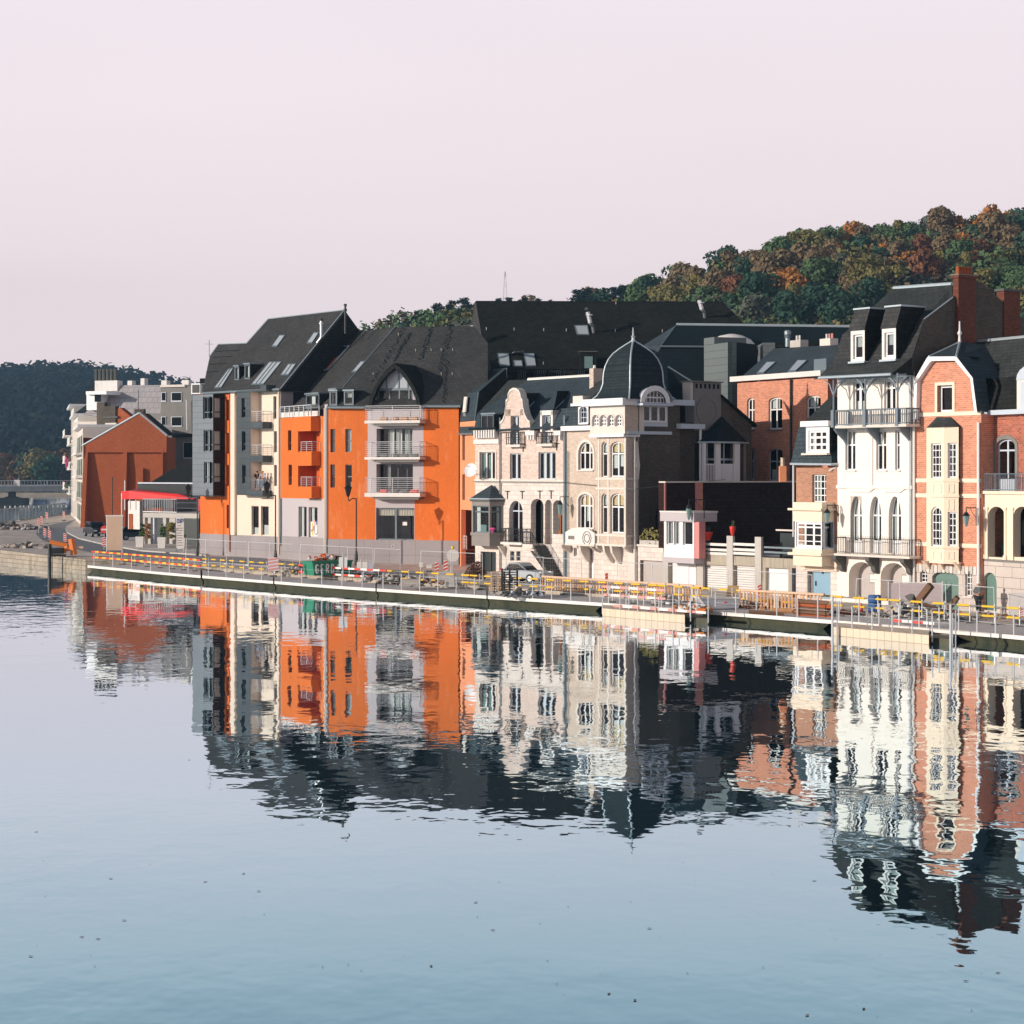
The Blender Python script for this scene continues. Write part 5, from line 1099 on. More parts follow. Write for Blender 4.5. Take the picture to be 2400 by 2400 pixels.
mb = MB(); railing(mb, [FE.W(t0 - .9, 1.1, zt - .1), FE.W(t0 + .3, 1.1, zt - .1)], 1.0, 'black_metal', vertical=True, gap=.18, r=.03); railing(mb, [FE.W(t0 + .3, 1.1, zt - .1), FE.W(t1 - .2, 1.1, zb_ + .3)], .9, 'black_metal', vertical=True, gap=.25, r=.03); mb.build('stair_railing', b.o)
for x in (552, 1285): b.line(None, [FE.W(ss(FE, '7', x), .12, zStr + 5), FE.W(ss(FE, '7', x), .12, .8)], .06 if x < 1000 else .1, 'gutter_zinc', 'drainpipe')
b.shell(FE, .2, sD, -.3, zTop - .5, 10, 'brick_pale', right=False)
# satellite dish hangs on the corner of this house
d = FE.P(*Q('7', 203, 248), 1.1); dd = thing('satellite_dish', 'round white satellite dish on the corner between the salmon tower and the pale gabled house', 'satellite dish', d)
mb = MB(); nrm = Vector((-.45, -.85, .25)).normalized(); a_ = nrm.orthogonal().normalized(); c_ = nrm.cross(a_); rings = []
for r, k in ((0.01, -.16), (.3, -.13), (.55, -.04), (.56, -.02)): rings.append([d + (a_ * math.cos(t * .3142) + c_ * math.sin(t * .3142)) * r + nrm * k for t in range(20)])
for A, B_ in zip(rings, rings[1:]):
    for i in range(20): j = (i + 1) % 20; mb.face([A[i], A[j], B_[j], B_[i]], 'white_paint')
mb.slab(rings[-1], -nrm * .03, 'white_paint') if 0 else None; mb.build('dish', dd, smooth=True)
mb = MB(); mb.tube(d - nrm * .15, FE.P(*Q('7', 255, 300), .1), .03, 'steel', 5); mb.tube(d - c_ * .5, d + nrm * .5, .015, 'black_metal', 4); mb.tube(d + nrm * .5, d + nrm * .58, .05, 'steel', 6); mb.build('arm', dd)

# ================================================================== turret house
FG = Fac(1325, 149.7, 1490, 143); b = Bld('town_house', 'beige Art Nouveau house with a helmet roofed corner turret and four round windows', FG.W(FG.L / 2, 0, zE0)); K = 'G'
def WG(v, r, F=FG, **k): return b.win(F, Q(v, *r), key=k.pop('key', K), **k)
sg1 = ss(FG, '8', -110 + 0); g_x = 1378; sT = FG.s_(1378); sU = FG.s_(1464)
zlow = Zv(FG, '7', 1400, 1095)
G1 = Q('6', 1425, 1705, 1590, 2040); WG('6', (1430, 1720, 1595, 2035), nx=3, tz=(.62,), rise=.9, fr='white_paint', fw=.1, bw=.12, sur='stone_trim', surw=.22, sill='stone_trim', curt=[(.1, .35, .65, 1, 'stained_glass'), (.6, .9, .65, 1, 'stained_glass')])
WG('7', (1430, 520, 1592, 915), nx=3, tz=(.66,), rise=.45, fr='white_paint', fw=.1, bw=.12, sur='stone_trim', surw=.18, sill='stone_trim', curt=[(.08, .95, .68, .95, 'stained_glass'), (.35, .68, .22, .66, 'curtain')])
WG('7', (1375, 1130, 1410, 1225), nx=1, fr='white_paint', fw=.05); h1 = b.hole(FG, Q('7', 1545, 1115, 1600, 1520), key=K); 
b.wall(FG, 0, FG.s_(1412), zlow, Zv(FG, '6', 1350, 1590), 'brick_beige', key=K, name='brick_wall')
zC1 = Zv(FG, '8', 140, 1245)
b.wall(FG, 0, FG.L, -.3, zlow, 'stone_white', key=K, name='stone_wall', dep=.5)
mb = MB(); FG.box(mb, h1[0] + .12, h1[1] + .35, -.3, -.2, h1[2], h1[3], 'white_paint'); mb.build('door', b.o)
# corner tower: projecting bay
nT = .9; FT = FG.off(nT); KT = 'GT'; tl, tr = ss(FT, '8', -22) , ss(FT, '8', 318); tl = FT.s_(1404); trr = FT.s_(1466)
zt1, zt0 = Zv(FT, '8', 150, 1655, 0), Zv(FT, '9', 150, 1100, 0)
tl = FT.s_(1399)
for v, y0, y1 in (('8', 1715, 2115), ('9', 515, 965)):
    b.win(FT, Q(v, 145, y0, 300, y1), nx=2, tz=(.66,), rise=.4, fr='white_paint', fw=.1, bw=.12, key=KT, curt=[(.05, .95, .7, .96, 'stained_glass')] + ([(.08, .45, .25, .62, 'curtain'), (.55, .92, .3, .62, 'curtain')] if v == '8' else []))
    b.win(FT, Q(v, 45, y0, 112, y1), nx=1, tz=(.66,), rise=.3, fr='white_paint', fw=.08, key=KT, curt=(.05, .95, .7, .96, 'curtain'))
b.wall(FT, tl, trr, zt0, zt1, 'brick_beige', key=KT, name='turret_wall', room=1.2)
mb = MB(); FT.box(mb, tl, tl + .12, -nT - .3, -.01, zt0, zt1, 'brick_beige'); FT.box(mb, trr - .12, trr, -nT, -.01, zt0, zt1, 'brick_beige')
for v, y in (('8', 1645), ('9', 345), ('9', 455), ('9', 985), ('9', 1095)):
    z = Zv(FT, v, 150, y); FT.box(mb, tl - .08, trr + .08, -nT, .06, z - .1, z + .05, 'stone_trim')
for x in (128, 320, 22): s_ = ss(FT, '9', x); FT.box(mb, s_ - .09, s_ + .06, -.1, .04, zt0, zt1, 'stone_trim')
mb.build('trim', b.o)
# wide top storey of the turret
nU = 1.2; FU = FG.off(nU); u0, u1 = ss(FU, '6', 1560), ss(FU, '8', 312); zu0, zu1 = Zv(FU, '8', 100, 1645), Zv(FU, '8', 100, 1310); KU = 'GU'
for x0, x1 in ((-212, -148) if 0 else (1595 - 1642, 1655 - 1642), (40, 98), (128, 182), (216, 272)):
    a = FU.R(Q('8', x0, 1412, x1, 1540)); r_ = (a[3] - a[2]) / 2; c_ = (a[0] + a[1]) / 2; b.win(FU, (c_ - r_, c_ + r_, a[2], a[3]), nx=3, tz=(.33, .66), rise=r_, fr='white_paint', fw=.08, bw=.1, px=False, key=KU, sur='stone_trim', surw=.1)
b.wall(FU, u0, u1, zu0, zu1, 'stone_trim', key=KU, name='turret_wall', room=.8)
mb = MB(); FU.box(mb, u0, u1, -nU - .2, .12, zu0 - .12, zu0 + .1, 'white_paint'); FU.box(mb, u0 - .4, u1 + .35, -nU - .6, .5, zu1, zu1 + .5, 'white_paint'); FU.box(mb, u0 + .12, u0 + .14, -nU, -.01, zu0, zu1, 'stone_trim')
FU.box(mb, u1 - .12, u1, -nU - .01, -.01, zu0, zu1, 'brick_beige'); mb.build('cornice', b.o)
# little white dormer left of it and the left cornice
a = FG.R(Q('6', 1425, 1310, 1540, 1520), .3); b.win(FG.off(.3), (a[0] + .12, a[1] - .12, a[2] + .1, a[3] - .05), nx=3, nz=3, rise=.3, px=False, key='gd', fr='blue_white'); b.wall(FG.off(.3), a[0], a[1], a[2], a[3] + .4, 'white_paint', key='gd', name='dormer', room=.4)
mb = MB(); a = FG.R(Q('6', 1200, 1555, 1545, 1600)); FG.box(mb, 0, sT + 1.2, -.2, .45, a[2] + .05, a[3] + .1, 'white_paint'); a = FG.R(Q('6', 1300, 1280, 1700, 1310), .3); FG.box(mb, a[0] + .8, sT + 1, -.6, .6, a[2], a[3], 'white_paint'); FG.box(mb, FG.s_(1355), FG.s_(1378), -.3, .5, a[3], a[3] + .55, 'stone_trim'); mb.build('cornice', b.o)
# helmet roof: pixel profile carried round a square plan
zc = zu1 + .5; Bq = [FG.W(u0 - .4, nU + .5, zc), FG.W(u1 + .35, nU + .5, zc)]
P8 = lambda x, y, n: FG.P(*Q('8', x, y), n)
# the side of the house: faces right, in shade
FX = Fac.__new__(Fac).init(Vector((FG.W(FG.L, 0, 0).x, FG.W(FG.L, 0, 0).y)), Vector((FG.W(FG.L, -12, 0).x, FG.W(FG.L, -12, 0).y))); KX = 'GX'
nH = -0.75
hc = FG.P(*Q('8', 405, 570), nH)      # apex
zA_ = hc.z
uu, nn = Vector((FG.u.x, FG.u.y, 0)), FG.N()
def ringp(w_, z): c = Vector((hc.x, hc.y, z)); return [c - uu * w_ + nn * w_, c + uu * w_ + nn * w_, c + uu * w_ - nn * w_, c - uu * w_ - nn * w_]
prof = [(w_ * .92, FG.z_(*Q('8', 405, y), nH)) for w_, y in ((2.35, 1245), (2.0, 1190), (1.80, 1130), (1.68, 1060), (1.66, 990), (1.63, 925), (1.54, 855), (1.36, 780), (1.10, 715), (.80, 668), (.45, 622), (.18, 590), (.05, 570))]
mb = MB()
for (w0, z0), (w1, z1) in zip(prof, prof[1:]):
    A, B_ = ringp(w0, z0), ringp(w1, z1)
    for i in range(4): j = (i + 1) % 4; mb.face([A[i], A[j], B_[j], B_[i]], 'slate_dome')
    for i in (0, 1, 2): mb.tube(A[i], B_[i], .07, 'flashing', 5)
    if w0 < 1.85: mb.path([p for p in A] + [A[0]], .03, 'slate_teal', 4)
mb.build('helmet_roof', b.o)
mb = MB(); c = Vector((hc.x, hc.y, zA_ - .1)); mb.lathe([(.16, 0), (.1, .3), (.16, .4), (.06, .5), (.05, .65), (.09, .72), (.04, .8), (.02, 1.05)], c, 'flashing', 8); mb.build('finial', b.o)
# roof slope to the left of the helmet
mb = MB(); mb.slab([FG.P(*Q('6', 1400, 1340), .2), FG.P(*Q('6', 1560, 1240), .3), FG.P(*Q('6', 1705, 1095), -1.8), FG.P(*Q('6', 1740, 1010), -4), FG.P(*Q('6', 1640, 1040), -4.2), FG.P(*Q('6', 1560, 1110), -3.6)], Vector((0, 0, -.12)), 'slate_moss'); mb.slab([FG.P(*Q('6', 1165, 1560), .3), FG.P(*Q('6', 1425, 1540), .3), FG.P(*Q('6', 1425, 1330), -.6), FG.P(*Q('6', 1165, 1345), -.6)], -FG.N() * .12, 'slate_blue'); mb.build('roof', b.o)
mb = MB(); p0 = FG.P(*Q('6', 1610, 1070), -3.9); mb.hexa([p0 + uu * a_ + nn * c_ - Vector((0, 0, .6)) for a_, c_ in ((-.25, -.6), (.25, -.6), (.25, .3), (-.25, .3))], [p0 + uu * a_ + nn * c_ + Vector((0, 0, 1.25)) for a_, c_ in ((-.25, -.6), (.25, -.6), (.25, .3), (-.25, .3))], 'brick_beige'); mb.lathe([(.12, 1.25), (.1, 1.5)], p0, 'white_dirty', 6); mb.build('chimney', b.o)
# balcony with scroll parapet over brackets, left
a = FG.R(Q('7', 1280, 905, 1612, 1100), 1.0); mb = MB(); m0 = (a[0] + a[1]) / 2; pl = [(a[0], a[2] + .1), (a[1], a[2] + .1), (a[1], a[3] - .35), (m0 + 1.0, a[3] - .05), (m0, a[3] + .05), (m0 - 1.0, a[3] - .05), (a[0], a[3] - .35)]
mb.hexa([FG.W(s_, 1.0, z) for s_, z in pl], [FG.W(s_, .85, z) for s_, z in pl], 'white_dirty'); FG.box(mb, a[0], a[1], 0, 1.05, a[2] - .05, a[2] + .1, 'stone_trim'); FG.box(mb, a[1] - .14, a[1] - .01, 0, .85, a[2] + .1, a[3] - .5, 'white_dirty')
for q, m_ in ((.25, 'stone_grey'),): FG.box(mb, a[0] + .35, a[0] + 1.1, 1.0, 1.01, a[2] + .4, a[3] - .6, m_)
c = FG.W(a[1] - .9, 1.02, (a[2] + a[3]) / 2 - .1)
for r_ in (.3, .5):
    for k in range(12): t, t2 = k * .5236, (k + 1) * .5236; mb.tube(c + uu * math.cos(t) * r_ + Vector((0, 0, math.sin(t) * r_)), c + uu * math.cos(t2) * r_ + Vector((0, 0, math.sin(t2) * r_)), .03, 'stone_grey', 4)
mb.build('balcony', b.o)
mb = MB()
for v, x, y0, y1 in (('7', 1290, 1095, 1180), ('7', 1500, 1095, 1290), ('7', 1620, 1095, 1180), ('7', 1690, 1105, 1180), ('9', 130, 1105, 1300), ('9', 215, 1110, 1310), ('9', 355, 1105, 1190)):
    s_ = ss(FG, v, x, .4); z1, z0 = Zv(FG, v, x, y0, .4), Zv(FG, v, x, y1, .4); pts = [(0, z1), (.95, z1), (.85, z1 - (z1 - z0) * .35), (.5, z1 - (z1 - z0) * .75), (.2, z0), (0, z0)]
    mb.hexa([FG.W(s_ - .1, n_, z) for n_, z in pts], [FG.W(s_ + .12, n_, z) for n_, z in pts], 'stone_trim')
mb.build('bracket', b.o)
# corner strip at the right end of the front, with scroll
mb = MB(); FG.box(mb, FG.s_(1475), FG.L + .02, -.2, .12, -.3, zu0 - 2.5, 'stone_trim'); FG.box(mb, FG.s_(1466), FG.s_(1475), -.2, -.05, -.3, zu0, 'brick_dark'); pts = [(trr, zu0), (FG.L + .2, zu0 - 2.4), (FG.L + .1, zu0 - 3.2), (trr + .3, zu0 - 2.2)]; FG.box(mb, FG.s_(1466), FG.L, -.3, -.12, -.3, zu0, 'brick_beige'); mb.hexa([FG.W(s_, .12, z) for s_, z in pts], [FG.W(s_, -.2, z) for s_, z in pts], 'stone_trim'); mb.build('pilaster', b.o)
b.win(FG, Q('9', 245, 1120, 335, 1395), nx=2, fr='white_paint', bw=.1, key=K + 'b', curt=(0, .4, 0, 1, 'curtain'))
b.line(None, [FG.W(FG.L + .12, .2, zu0 + .3), FG.W(FG.L + .12, .2, -.1)], .08, 'white_dirty', 'drainpipe')
for F_, s_, z0_ in ((FG, .1, 0),): b.line(None, [F_.W(s_ + .3, .15, zlow + 7), F_.W(s_ + .3, .15, zlow - 3.8)], .05, 'gutter_zinc', 'drainpipe')
# side wall
SX = lambda v, x, n=0: FX.s_(Q(v, x, 0)[0], n)
zXt = FX.z_(*Q('8', 700, 1300)); xS1 = SX('8', 935); 
WGx = FX.R(Q('8', 525, 1305, 800, 1495), .25); FXo = FX.off(.25)
b.win(FXo, (WGx[0], WGx[1], WGx[2], WGx[3]), nx=3, px=False, key='gx', fr='white_paint', fw=.12, bw=.18, curt=[(.05, .28, 0, 1, 'blind_teal'), (.72, .95, 0, 1, 'blind_teal')])
r_ = FX.R(Q('8', 535, 1140, 775, 1275), 1.2); b.win(FX.off(1.2), r_, nx=6, tz=(.45,), rise=(r_[3] - r_[2]) * .95, px=False, key='gy', fr='white_paint', fw=.05, bw=.06, sur='white_paint', surw=.38)
b.hole(FX, Q('9', 660, 665, 750, 1000), rise=.7, key=KX)
mb = MB(); a_ = FX.R(Q('9', 660, 665, 750, 1000)); 
for i in range(4): FX.box(mb, a_[0], a_[1], -.25, -.2, a_[2] + (a_[3] - a_[2]) * i / 4, a_[2] + (a_[3] - a_[2]) * i / 4 + .05, 'lattice')
FX.box(mb, (a_[0] + a_[1]) / 2 - .03, (a_[0] + a_[1]) / 2 + .03, -.25, -.2, a_[2], a_[3], 'lattice'); mb.build('window', b.o)
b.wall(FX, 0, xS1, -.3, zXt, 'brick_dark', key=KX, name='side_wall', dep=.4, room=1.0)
mb = MB(); a_ = FX.R(Q('8', 510, 1180, 860, 1300), 1.2); ra = (a_[1] - a_[0]) / 2 ; cc = (a_[0] + a_[1]) / 2; A = arc(a_[0], a_[1], a_[2] + .25, a_[3] - a_[2] + .3, 12)
for p, q in zip(A, A[1:]): mb.face([FX.W(p[0], 1.2, p[1]), FX.W(q[0], 1.2, q[1]), FX.W(q[0], -.8, q[1]), FX.W(p[0], -.8, p[1])], 'blue_white')
A2 = arc(a_[0] + .1, a_[1] - .1, a_[2] + .2, a_[3] - a_[2] + .2, 12); 
mb.face([FX.W(x, .85, z) for x, z in A2] , 'interior'); FX.box(mb, a_[0], a_[1], 0, 1.25, a_[2] - .05, a_[2] + .12, 'blue_white'); FX.box(mb, WGx[0] - .15, WGx[1] + .15, 0, .04, WGx[2] - .3, WGx[3] + .1, 'blue_white'); FX.box(mb, WGx[0] + .1, WGx[1] - .1, .04, .05, WGx[2], WGx[3], 'interior'); mb.build('dormer', b.o)
mb = MB(); z1 = zXt; FX.box(mb, -.1, SX('8', 1050), -.2, .5, z1, z1 + .4, 'blue_white'); z2 = FX.z_(*Q('8', 650, 1635)); FX.box(mb, SX('8', 310), SX('8', 815), 0, .3, z2, z2 + .22, 'blue_white'); z3 = FX.z_(*Q('8', 1040, 1570)); FX.box(mb, SX('8', 895), SX('8', 1170), -.3, .5, z3, z3 + .35, 'blue_white'); FX.box(mb, SX('8', 460), SX('8', 515), 0, .15, z2, zXt, 'stone_trim'); mb.build('cornice', b.o)
# rear wing with gable, chimney shaft, medallion and conical bay roof
FW = FX.off(-.6); KW = 'GW'; w0, w1 = xS1 - .2, FW.s_(Q('8', 1745, 0)[0]); zl = FW.z_(*Q('8', 1740, 1510)); zh = FW.z_(*Q('8', 1400, 1200)); sc_ = FW.s_(Q('8', 1395, 0)[0])
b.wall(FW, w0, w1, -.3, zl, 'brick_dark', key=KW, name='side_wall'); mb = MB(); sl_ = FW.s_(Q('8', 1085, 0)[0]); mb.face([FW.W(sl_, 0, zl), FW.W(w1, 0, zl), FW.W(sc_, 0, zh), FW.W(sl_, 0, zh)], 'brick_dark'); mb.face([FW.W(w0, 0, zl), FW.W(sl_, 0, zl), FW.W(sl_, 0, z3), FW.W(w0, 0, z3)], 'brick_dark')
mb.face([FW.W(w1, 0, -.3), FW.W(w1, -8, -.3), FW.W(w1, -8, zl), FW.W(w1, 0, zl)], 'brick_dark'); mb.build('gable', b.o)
mb = MB(); FW.box(mb, sl_, FW.s_(Q('8', 1390, 0)[0]), -.9, .12, zh - 2.6, FW.z_(*Q('8', 1230, 1050)), 'stone_grey'); zt_ = FW.z_(*Q('8', 1230, 1045)); zt2 = FW.z_(*Q('8', 1230, 1115))
FW.box(mb, sl_ - .25, sl_, -.9, .0, zh - .6, zt_, 'stone_trim')
for i in range(6): s_ = sl_ + .12 + (FW.s_(Q('8', 1390, 0)[0]) - sl_ - .1) * i / 6; FW.box(mb, s_, s_ + .2, .121, .135, zt2, zt_ - .12, 'interior')
FW.box(mb, sl_ - .35, FW.s_(Q('8', 1405, 0)[0]), -1.0, .25, zt_, zt_ + .09, 'stone_grey'); mb.build('chimney', b.o)
mb = MB(); c = FW.P(*Q('8', 1240, 1365), .05); R2 = FW.s_(Q('8', 1365, 0)[0]) - FW.s_(Q('8', 1240, 0)[0]); fu = Vector((FW.u.x, FW.u.y, 0)); fn = FW.N()
for k in range(24):
    t, t2 = k * .2618, (k + 1) * .2618; q = [c + fu * math.cos(x) * r_ + Vector((0, 0, math.sin(x) * r_)) for r_, x in ((R2, t), (R2, t2), (R2 * .76, t2), (R2 * .76, t))]; mb.slab(q, fn * .12, 'stone_grey'); mb.face([c + fn * .02, q[2] + fn * .02, q[3] + fn * .02], 'brick_dark')
mb.build('medallion', b.o)
mb = MB(); mb.slab([FW.W(sc_ - .1, .3, zh + .1), FW.W(w1 + .3, .3, zl - .1), FW.W(w1 + .3, -8, zl - .1), FW.W(sc_ - .1, -8, zh + .1)], Vector((0, 0, -.15)), 'slate_dark'); mb.build('roof', b.o)
mb = MB(); base = [FW.P(*Q('8', x, y), n_) for x, y, n_ in ((1112, 1700, 0.0), (1150, 1712, .9), (1345, 1722, 1.5), (1600, 1725, 1.3), (1710, 1695, 0.0))]; zb_ = base[2].z; base = [Vector((p.x, p.y, zb_)) for p in base]; apx = FW.P(*Q('8', 1405, 1425), .1)
for p, q in zip(base, base[1:]): mb.face([p, q, apx], 'slate_teal')
mb.path(base, .07, 'flashing'); mb.face([p for p in base], 'white_paint'); mb.build('bay_roof', b.o)
mb = MB(); zf = FW.z_(*Q('9', 1400, 385), 1.0); FVb = FW.off(1.0)
for x in (1205, 1345, 1372, 1560, 1590): s_ = FVb.s_(Q('9', x, 0)[0]); FVb.box(mb, s_ - .12, s_ + .13, -.1, .1, zf, zb_, 'white_paint')
s0_, s1_ = FVb.s_(Q('9', 1205, 0)[0]), FVb.s_(Q('9', 1605, 0)[0]); FVb.box(mb, s0_, s1_, -.12, -.06, zf, zf + .1, 'white_paint'); FVb.box(mb, s0_, s1_, -.08, -.02, zf + 1.25, zf + 1.35, 'white_paint')
for k in range(22): s_ = s0_ + (s1_ - s0_) * k / 22; FVb.box(mb, s_, s_ + (.07 if k < 8 else .14), -.06, -.03, zf + .1, zf + 1.25, 'white_paint')
for x in (1290, 1480): s_ = FVb.s_(Q('9', x, 0)[0]); FVb.box(mb, s_ - .05, s_ + .05, -.5, -.45, zf, zb_, 'blue_white')
FVb.box(mb, s0_ + .1, s1_ - .1, -.5, -.45, zf + (zb_ - zf) * .55, zf + (zb_ - zf) * .6, 'blue_white'); mb.build('veranda', b.o)
mb = MB(); FW.box(mb, s0_ + .0, s1_, .0, .02, zf, zb_, 'interior'); mb.build('veranda_opening', b.o)
mb = MB(); p = FW.P(*Q('8', 800, 865), -2.5); q = FW.P(*Q('8', 1065, 1030), -1.2); r_ = FW.P(*Q('8', 800, 1240), -1.0); mb.face([p, q, FW.P(*Q('8', 1065, 1240), -.8), r_], 'slate_teal'); mb.tube(p, q, .06, 'gutter_zinc', 5); mb.build('roof', b.o)
b.line(None, [FW.W(FW.s_(Q('9', 1095, 0)[0]), .7, z3), FW.W(FW.s_(Q('9', 1095, 0)[0]), .7, z3 - 8.2)], .1, 'steel_pale', 'drainpipe')
b.shell(FG, 0, FG.L - .3, -.3, zu0 - .5, 11, 'brick_beige', right=False)

# ================================================================== terrace, kiosk and garages in front of the dark slate wall
FQ = Fac(1557, 139.2, 1870, 147.0); b = Bld('party_wall', 'dark brown slate clad party wall above the white garages', FQ.W(FQ.L / 2, 0, 0), 'wall')
zt_ = FQ.z_(1700, 1131); b.solid(FQ, 1.0 + 0, FQ.L, -.5, 0, 3.3, zt_, 'slate_red', 'cladding'); mb = MB(); FQ.box(mb, .0, FQ.L, -.6, .12, zt_, zt_ + .1, 'stone_trim'); s_ = FQ.s_(1643); FQ.box(mb, s_ - .15, s_ + .1, 0, .08, 3.0, zt_, 'brick_orange'); FQ.box(mb, FQ.s_(1634) - .2, FQ.s_(1640), 0, .06, zt_ - 3.5, zt_, 'pink_wall'); FQ.box(mb, FQ.s_(1556), FQ.s_(1560), .0, .06, 5, zt_, 'pink_wall'); mb.build('trim', b.o)
mb = MB(); FQ.box(mb, -.1, .99, -.5, .0, 3.3, zt_, 'slate_red'); mb.build('cladding', b.o)
FR = Fac(1490, 143, 1880, 129.6); zR = zg(12)
b = Bld('garage_row', 'row of stone garages with white doors under a balustraded terrace', FR.W(FR.L / 2, 0, zR)); K = 'R'
zTr = Zv(FR, '9', 1400, 1215); zOp = [Zv(FR, '9', 620, 1280), Zv(FR, '9', 980, 1300), Zv(FR, '9', 1340, 1325), Zv(FR, '9', 1700, 1335)]
doors = [(('9', 485, 1275, 755, 1600), 'door_greige', 0, .05), (('9', 815, 1300, 1115, 1620), 'white_paint', 0, .3), (('9', 1195, 1325, 1475, 1640), 'white_dirty', 14, .05), (('9', 1545, 1335, 1825, 1660), 'white_dirty', 14, .05), (('C', 262, 1505, 520, 1830), 'white_paint', 0, .02), (('C', 560, 1505, 628, 1830), 'paint_blue', 0, .15)]
for (v, x0, y0, x1, y1), m_, nr, inset in doors:
    a = list(FR.R(Q(v, x0, y0, x1, y1))); a[2] = .05; b.ops.setdefault(K, []).append((*a, 0)); mb = MB(); FR.box(mb, a[0] + (a[1] - a[0]) * .0, a[1], -.32, -.26, a[2], a[3], m_)
    for i in range(nr): z = a[2] + (a[3] - a[2]) * i / nr; FR.box(mb, a[0], a[1], -.26, -.245, z, z + .025, 'stone_grey'); FR.box(mb, a[0], a[1], -.26, -.235, z + .08, z + .11, 'white_paint')
    mb.build('garage_door', b.o)
zt1_ = Zv(FR, '9', 600, 1110)
b.wall(FR, 0, FR.s_(1555), -.3, zt1_, 'stone_white', key=K, name='stone_wall', dep=.35, room=.5); b.wall(FR, FR.s_(1555), FR.L, -.3, zTr, 'concrete_stained', key=K, name='stone_wall', dep=.35, room=.5)
mb = MB(); FR.box(mb, 0, FR.s_(1555), -.3, .1, zt1_ - .05, zt1_ + .1, 'stone_trim')
for x in (780, 1175, 1510, 1830): a_ = FR.s_(Q('9', x, 0)[0]); FR.box(mb, a_ - .3, a_ + .3, -.1, .1, -.3, zTr + (1.35 if x > 1000 else 0), 'concrete')
mb.build('pillar', b.o)
mb = MB()
for xa, xb in ((1205, 1480), (1530, 1800)):
    a0, a1 = FR.s_(Q('9', xa, 0)[0]), FR.s_(Q('9', xb, 0)[0])
    for y in (1092, 1152, 1195): z = Zv(FR, '9', (xa + xb) / 2, y); FR.box(mb, a0, a1, -.12, .05, z - .09, z + .09, 'white_dirty')
mb.build('balustrade', b.o)
mb = MB(); a0, a1 = FR.s_(1790), FR.L; 
for y in (1275, 1330): z = Zv(FR, 'C', 420, y); FR.box(mb, a0, a1, -.1, -.02, z - .06, z + .06, 'gutter_zinc')
FR.box(mb, a0, a1, -1.6, -1.5, zTr - .2, zTr + 1.6, 'paint_green' if 0 else 'door_dark'); FR.box(mb, a0 - .1, a1, -1.5, -1.2, zTr + 1.75, zTr + 1.85, 'stone_trim'); mb.build('balustrade', b.o)
mb = MB(); mb.face([FR.W(0, 0, zTr - .1), FR.W(FR.L, 0, zTr - .1), FR.W(FR.L, -10, zTr - .1), FR.W(0, -10, zTr - .1)], 'concrete'); mb.face([FR.W(0, -.3, zt1_), FR.W(FR.s_(1555), -.3, zt1_), FR.W(FR.s_(1555), -8, zt1_), FR.W(0, -8, zt1_)], 'concrete'); mb.build('terrace', b.o)
# kiosk-like bay
nK = .9; FK = FR.off(nK); k0, km, k1 = FK.s_(Q('9', 755, 0)[0]), FK.s_(Q('9', 945, 0)[0]), FK.s_(Q('9', 1150, 0)[0])
bb = Bld('bay_room', 'small white glazed bay room with pink side wall built over a garage', FK.W((k0 + k1) / 2, 0, 0), 'bay room')
zk = [Zv(FK, '9', 900, y) for y in (1300, 1240, 1095, 830, 730)]
KK = 'K'; k2 = FK.s_(Q('9', 1095, 0)[0])
bb.win(FK, (k0 + .25, (k0 + km) / 2 + .05, zk[2], zk[3]), nx=1, px=False, key=KK, curt=(0, .35, 0, 1, 'blind')); bb.win(FK, ((k0 + km) / 2 + .15, km - .15, zk[2], zk[3]), nx=1, px=False, key=KK); bb.win(FK, (km + .2, k2 - .15, zk[2], zk[3]), nx=1, px=False, key=KK)
bb.wall(FK, k0, k2, zk[1], zk[3] + .02, 'white_paint', key=KK, name='wall', room=.8)
mb = MB(); FK.box(mb, k2, k1, -.6, -.02, zk[1], zk[3], 'pink_wall'); FK.box(mb, k0, k0 + .1, -2, -.03, zk[1], zk[3], 'white_paint'); mb.build('side_wall', bb.o)
mb = MB(); FK.box(mb, k0 - .25, k2 + .15, -2, .15, zk[3], zk[4], 'lilac_render'); FK.box(mb, k0 - .25, k2 + .15, -2.1, .2, zk[4], zk[4] + .1, 'white_dirty'); FK.box(mb, k0 - .1, k2 + .1, -1, .08, zk[0], zk[1], 'lilac_render'); mb.build('fascia', bb.o)
for x, nm_, lb in ((1240, 'flower_pot', 'wide red flower pot with pale plants on the terrace pillar beside the bay room'), (1525, 'flower_pot', 'narrow red flower pot with a dark plant on the middle terrace pillar')):
    p = FR.W(FR.s_(Q('9', x, 0)[0]), -.05, zTr + 1.38 if x > 1400 else Zv(FR, '9', 1240, 1050)); t_ = thing('flower_pot', lb, 'flower pot', p); r_ = .35 if x < 1400 else .2
    mb = MB(); mb.lathe([(r_ * .5, 0), (r_, .45), (r_ * 1.05, .62), (r_ * .9, .62)], p, 'flower_pot', 10); mb.build('pot', t_)
    c_ = crown_mb(r_, .25 if x < 1400 else .4, 4, 60, .08, 'leaf_grey' if x < 1400 else 'leaf_green', 3); 
    for q in c_.v: q += p + Vector((0, 0, .75))
    c_.build('plant', t_)
mb = MB(); p0 = FR.W(FR.s_(1508), -.1, zt1_ + .1); pb = thing('planter_box', 'row of grey planter boxes with dry grass on the stone parapet', 'planter', p0)
for i in range(3): q = FR.s_(1500 + 18 * i); FR.box(mb, q, q + 1.0, -.3, .05, zt1_ + .1, zt1_ + .4, 'concrete')
mb.build('box', pb); c_ = crown_mb(1.6, .3, 8, 200, .12, 'leaf_olive', 4)
for q in c_.v: w_ = q.copy(); q.xyz = FR.W(FR.s_(1525) + w_.x * 1.3, -.15 + w_.y * .15, zt1_ + .55 + w_.z)
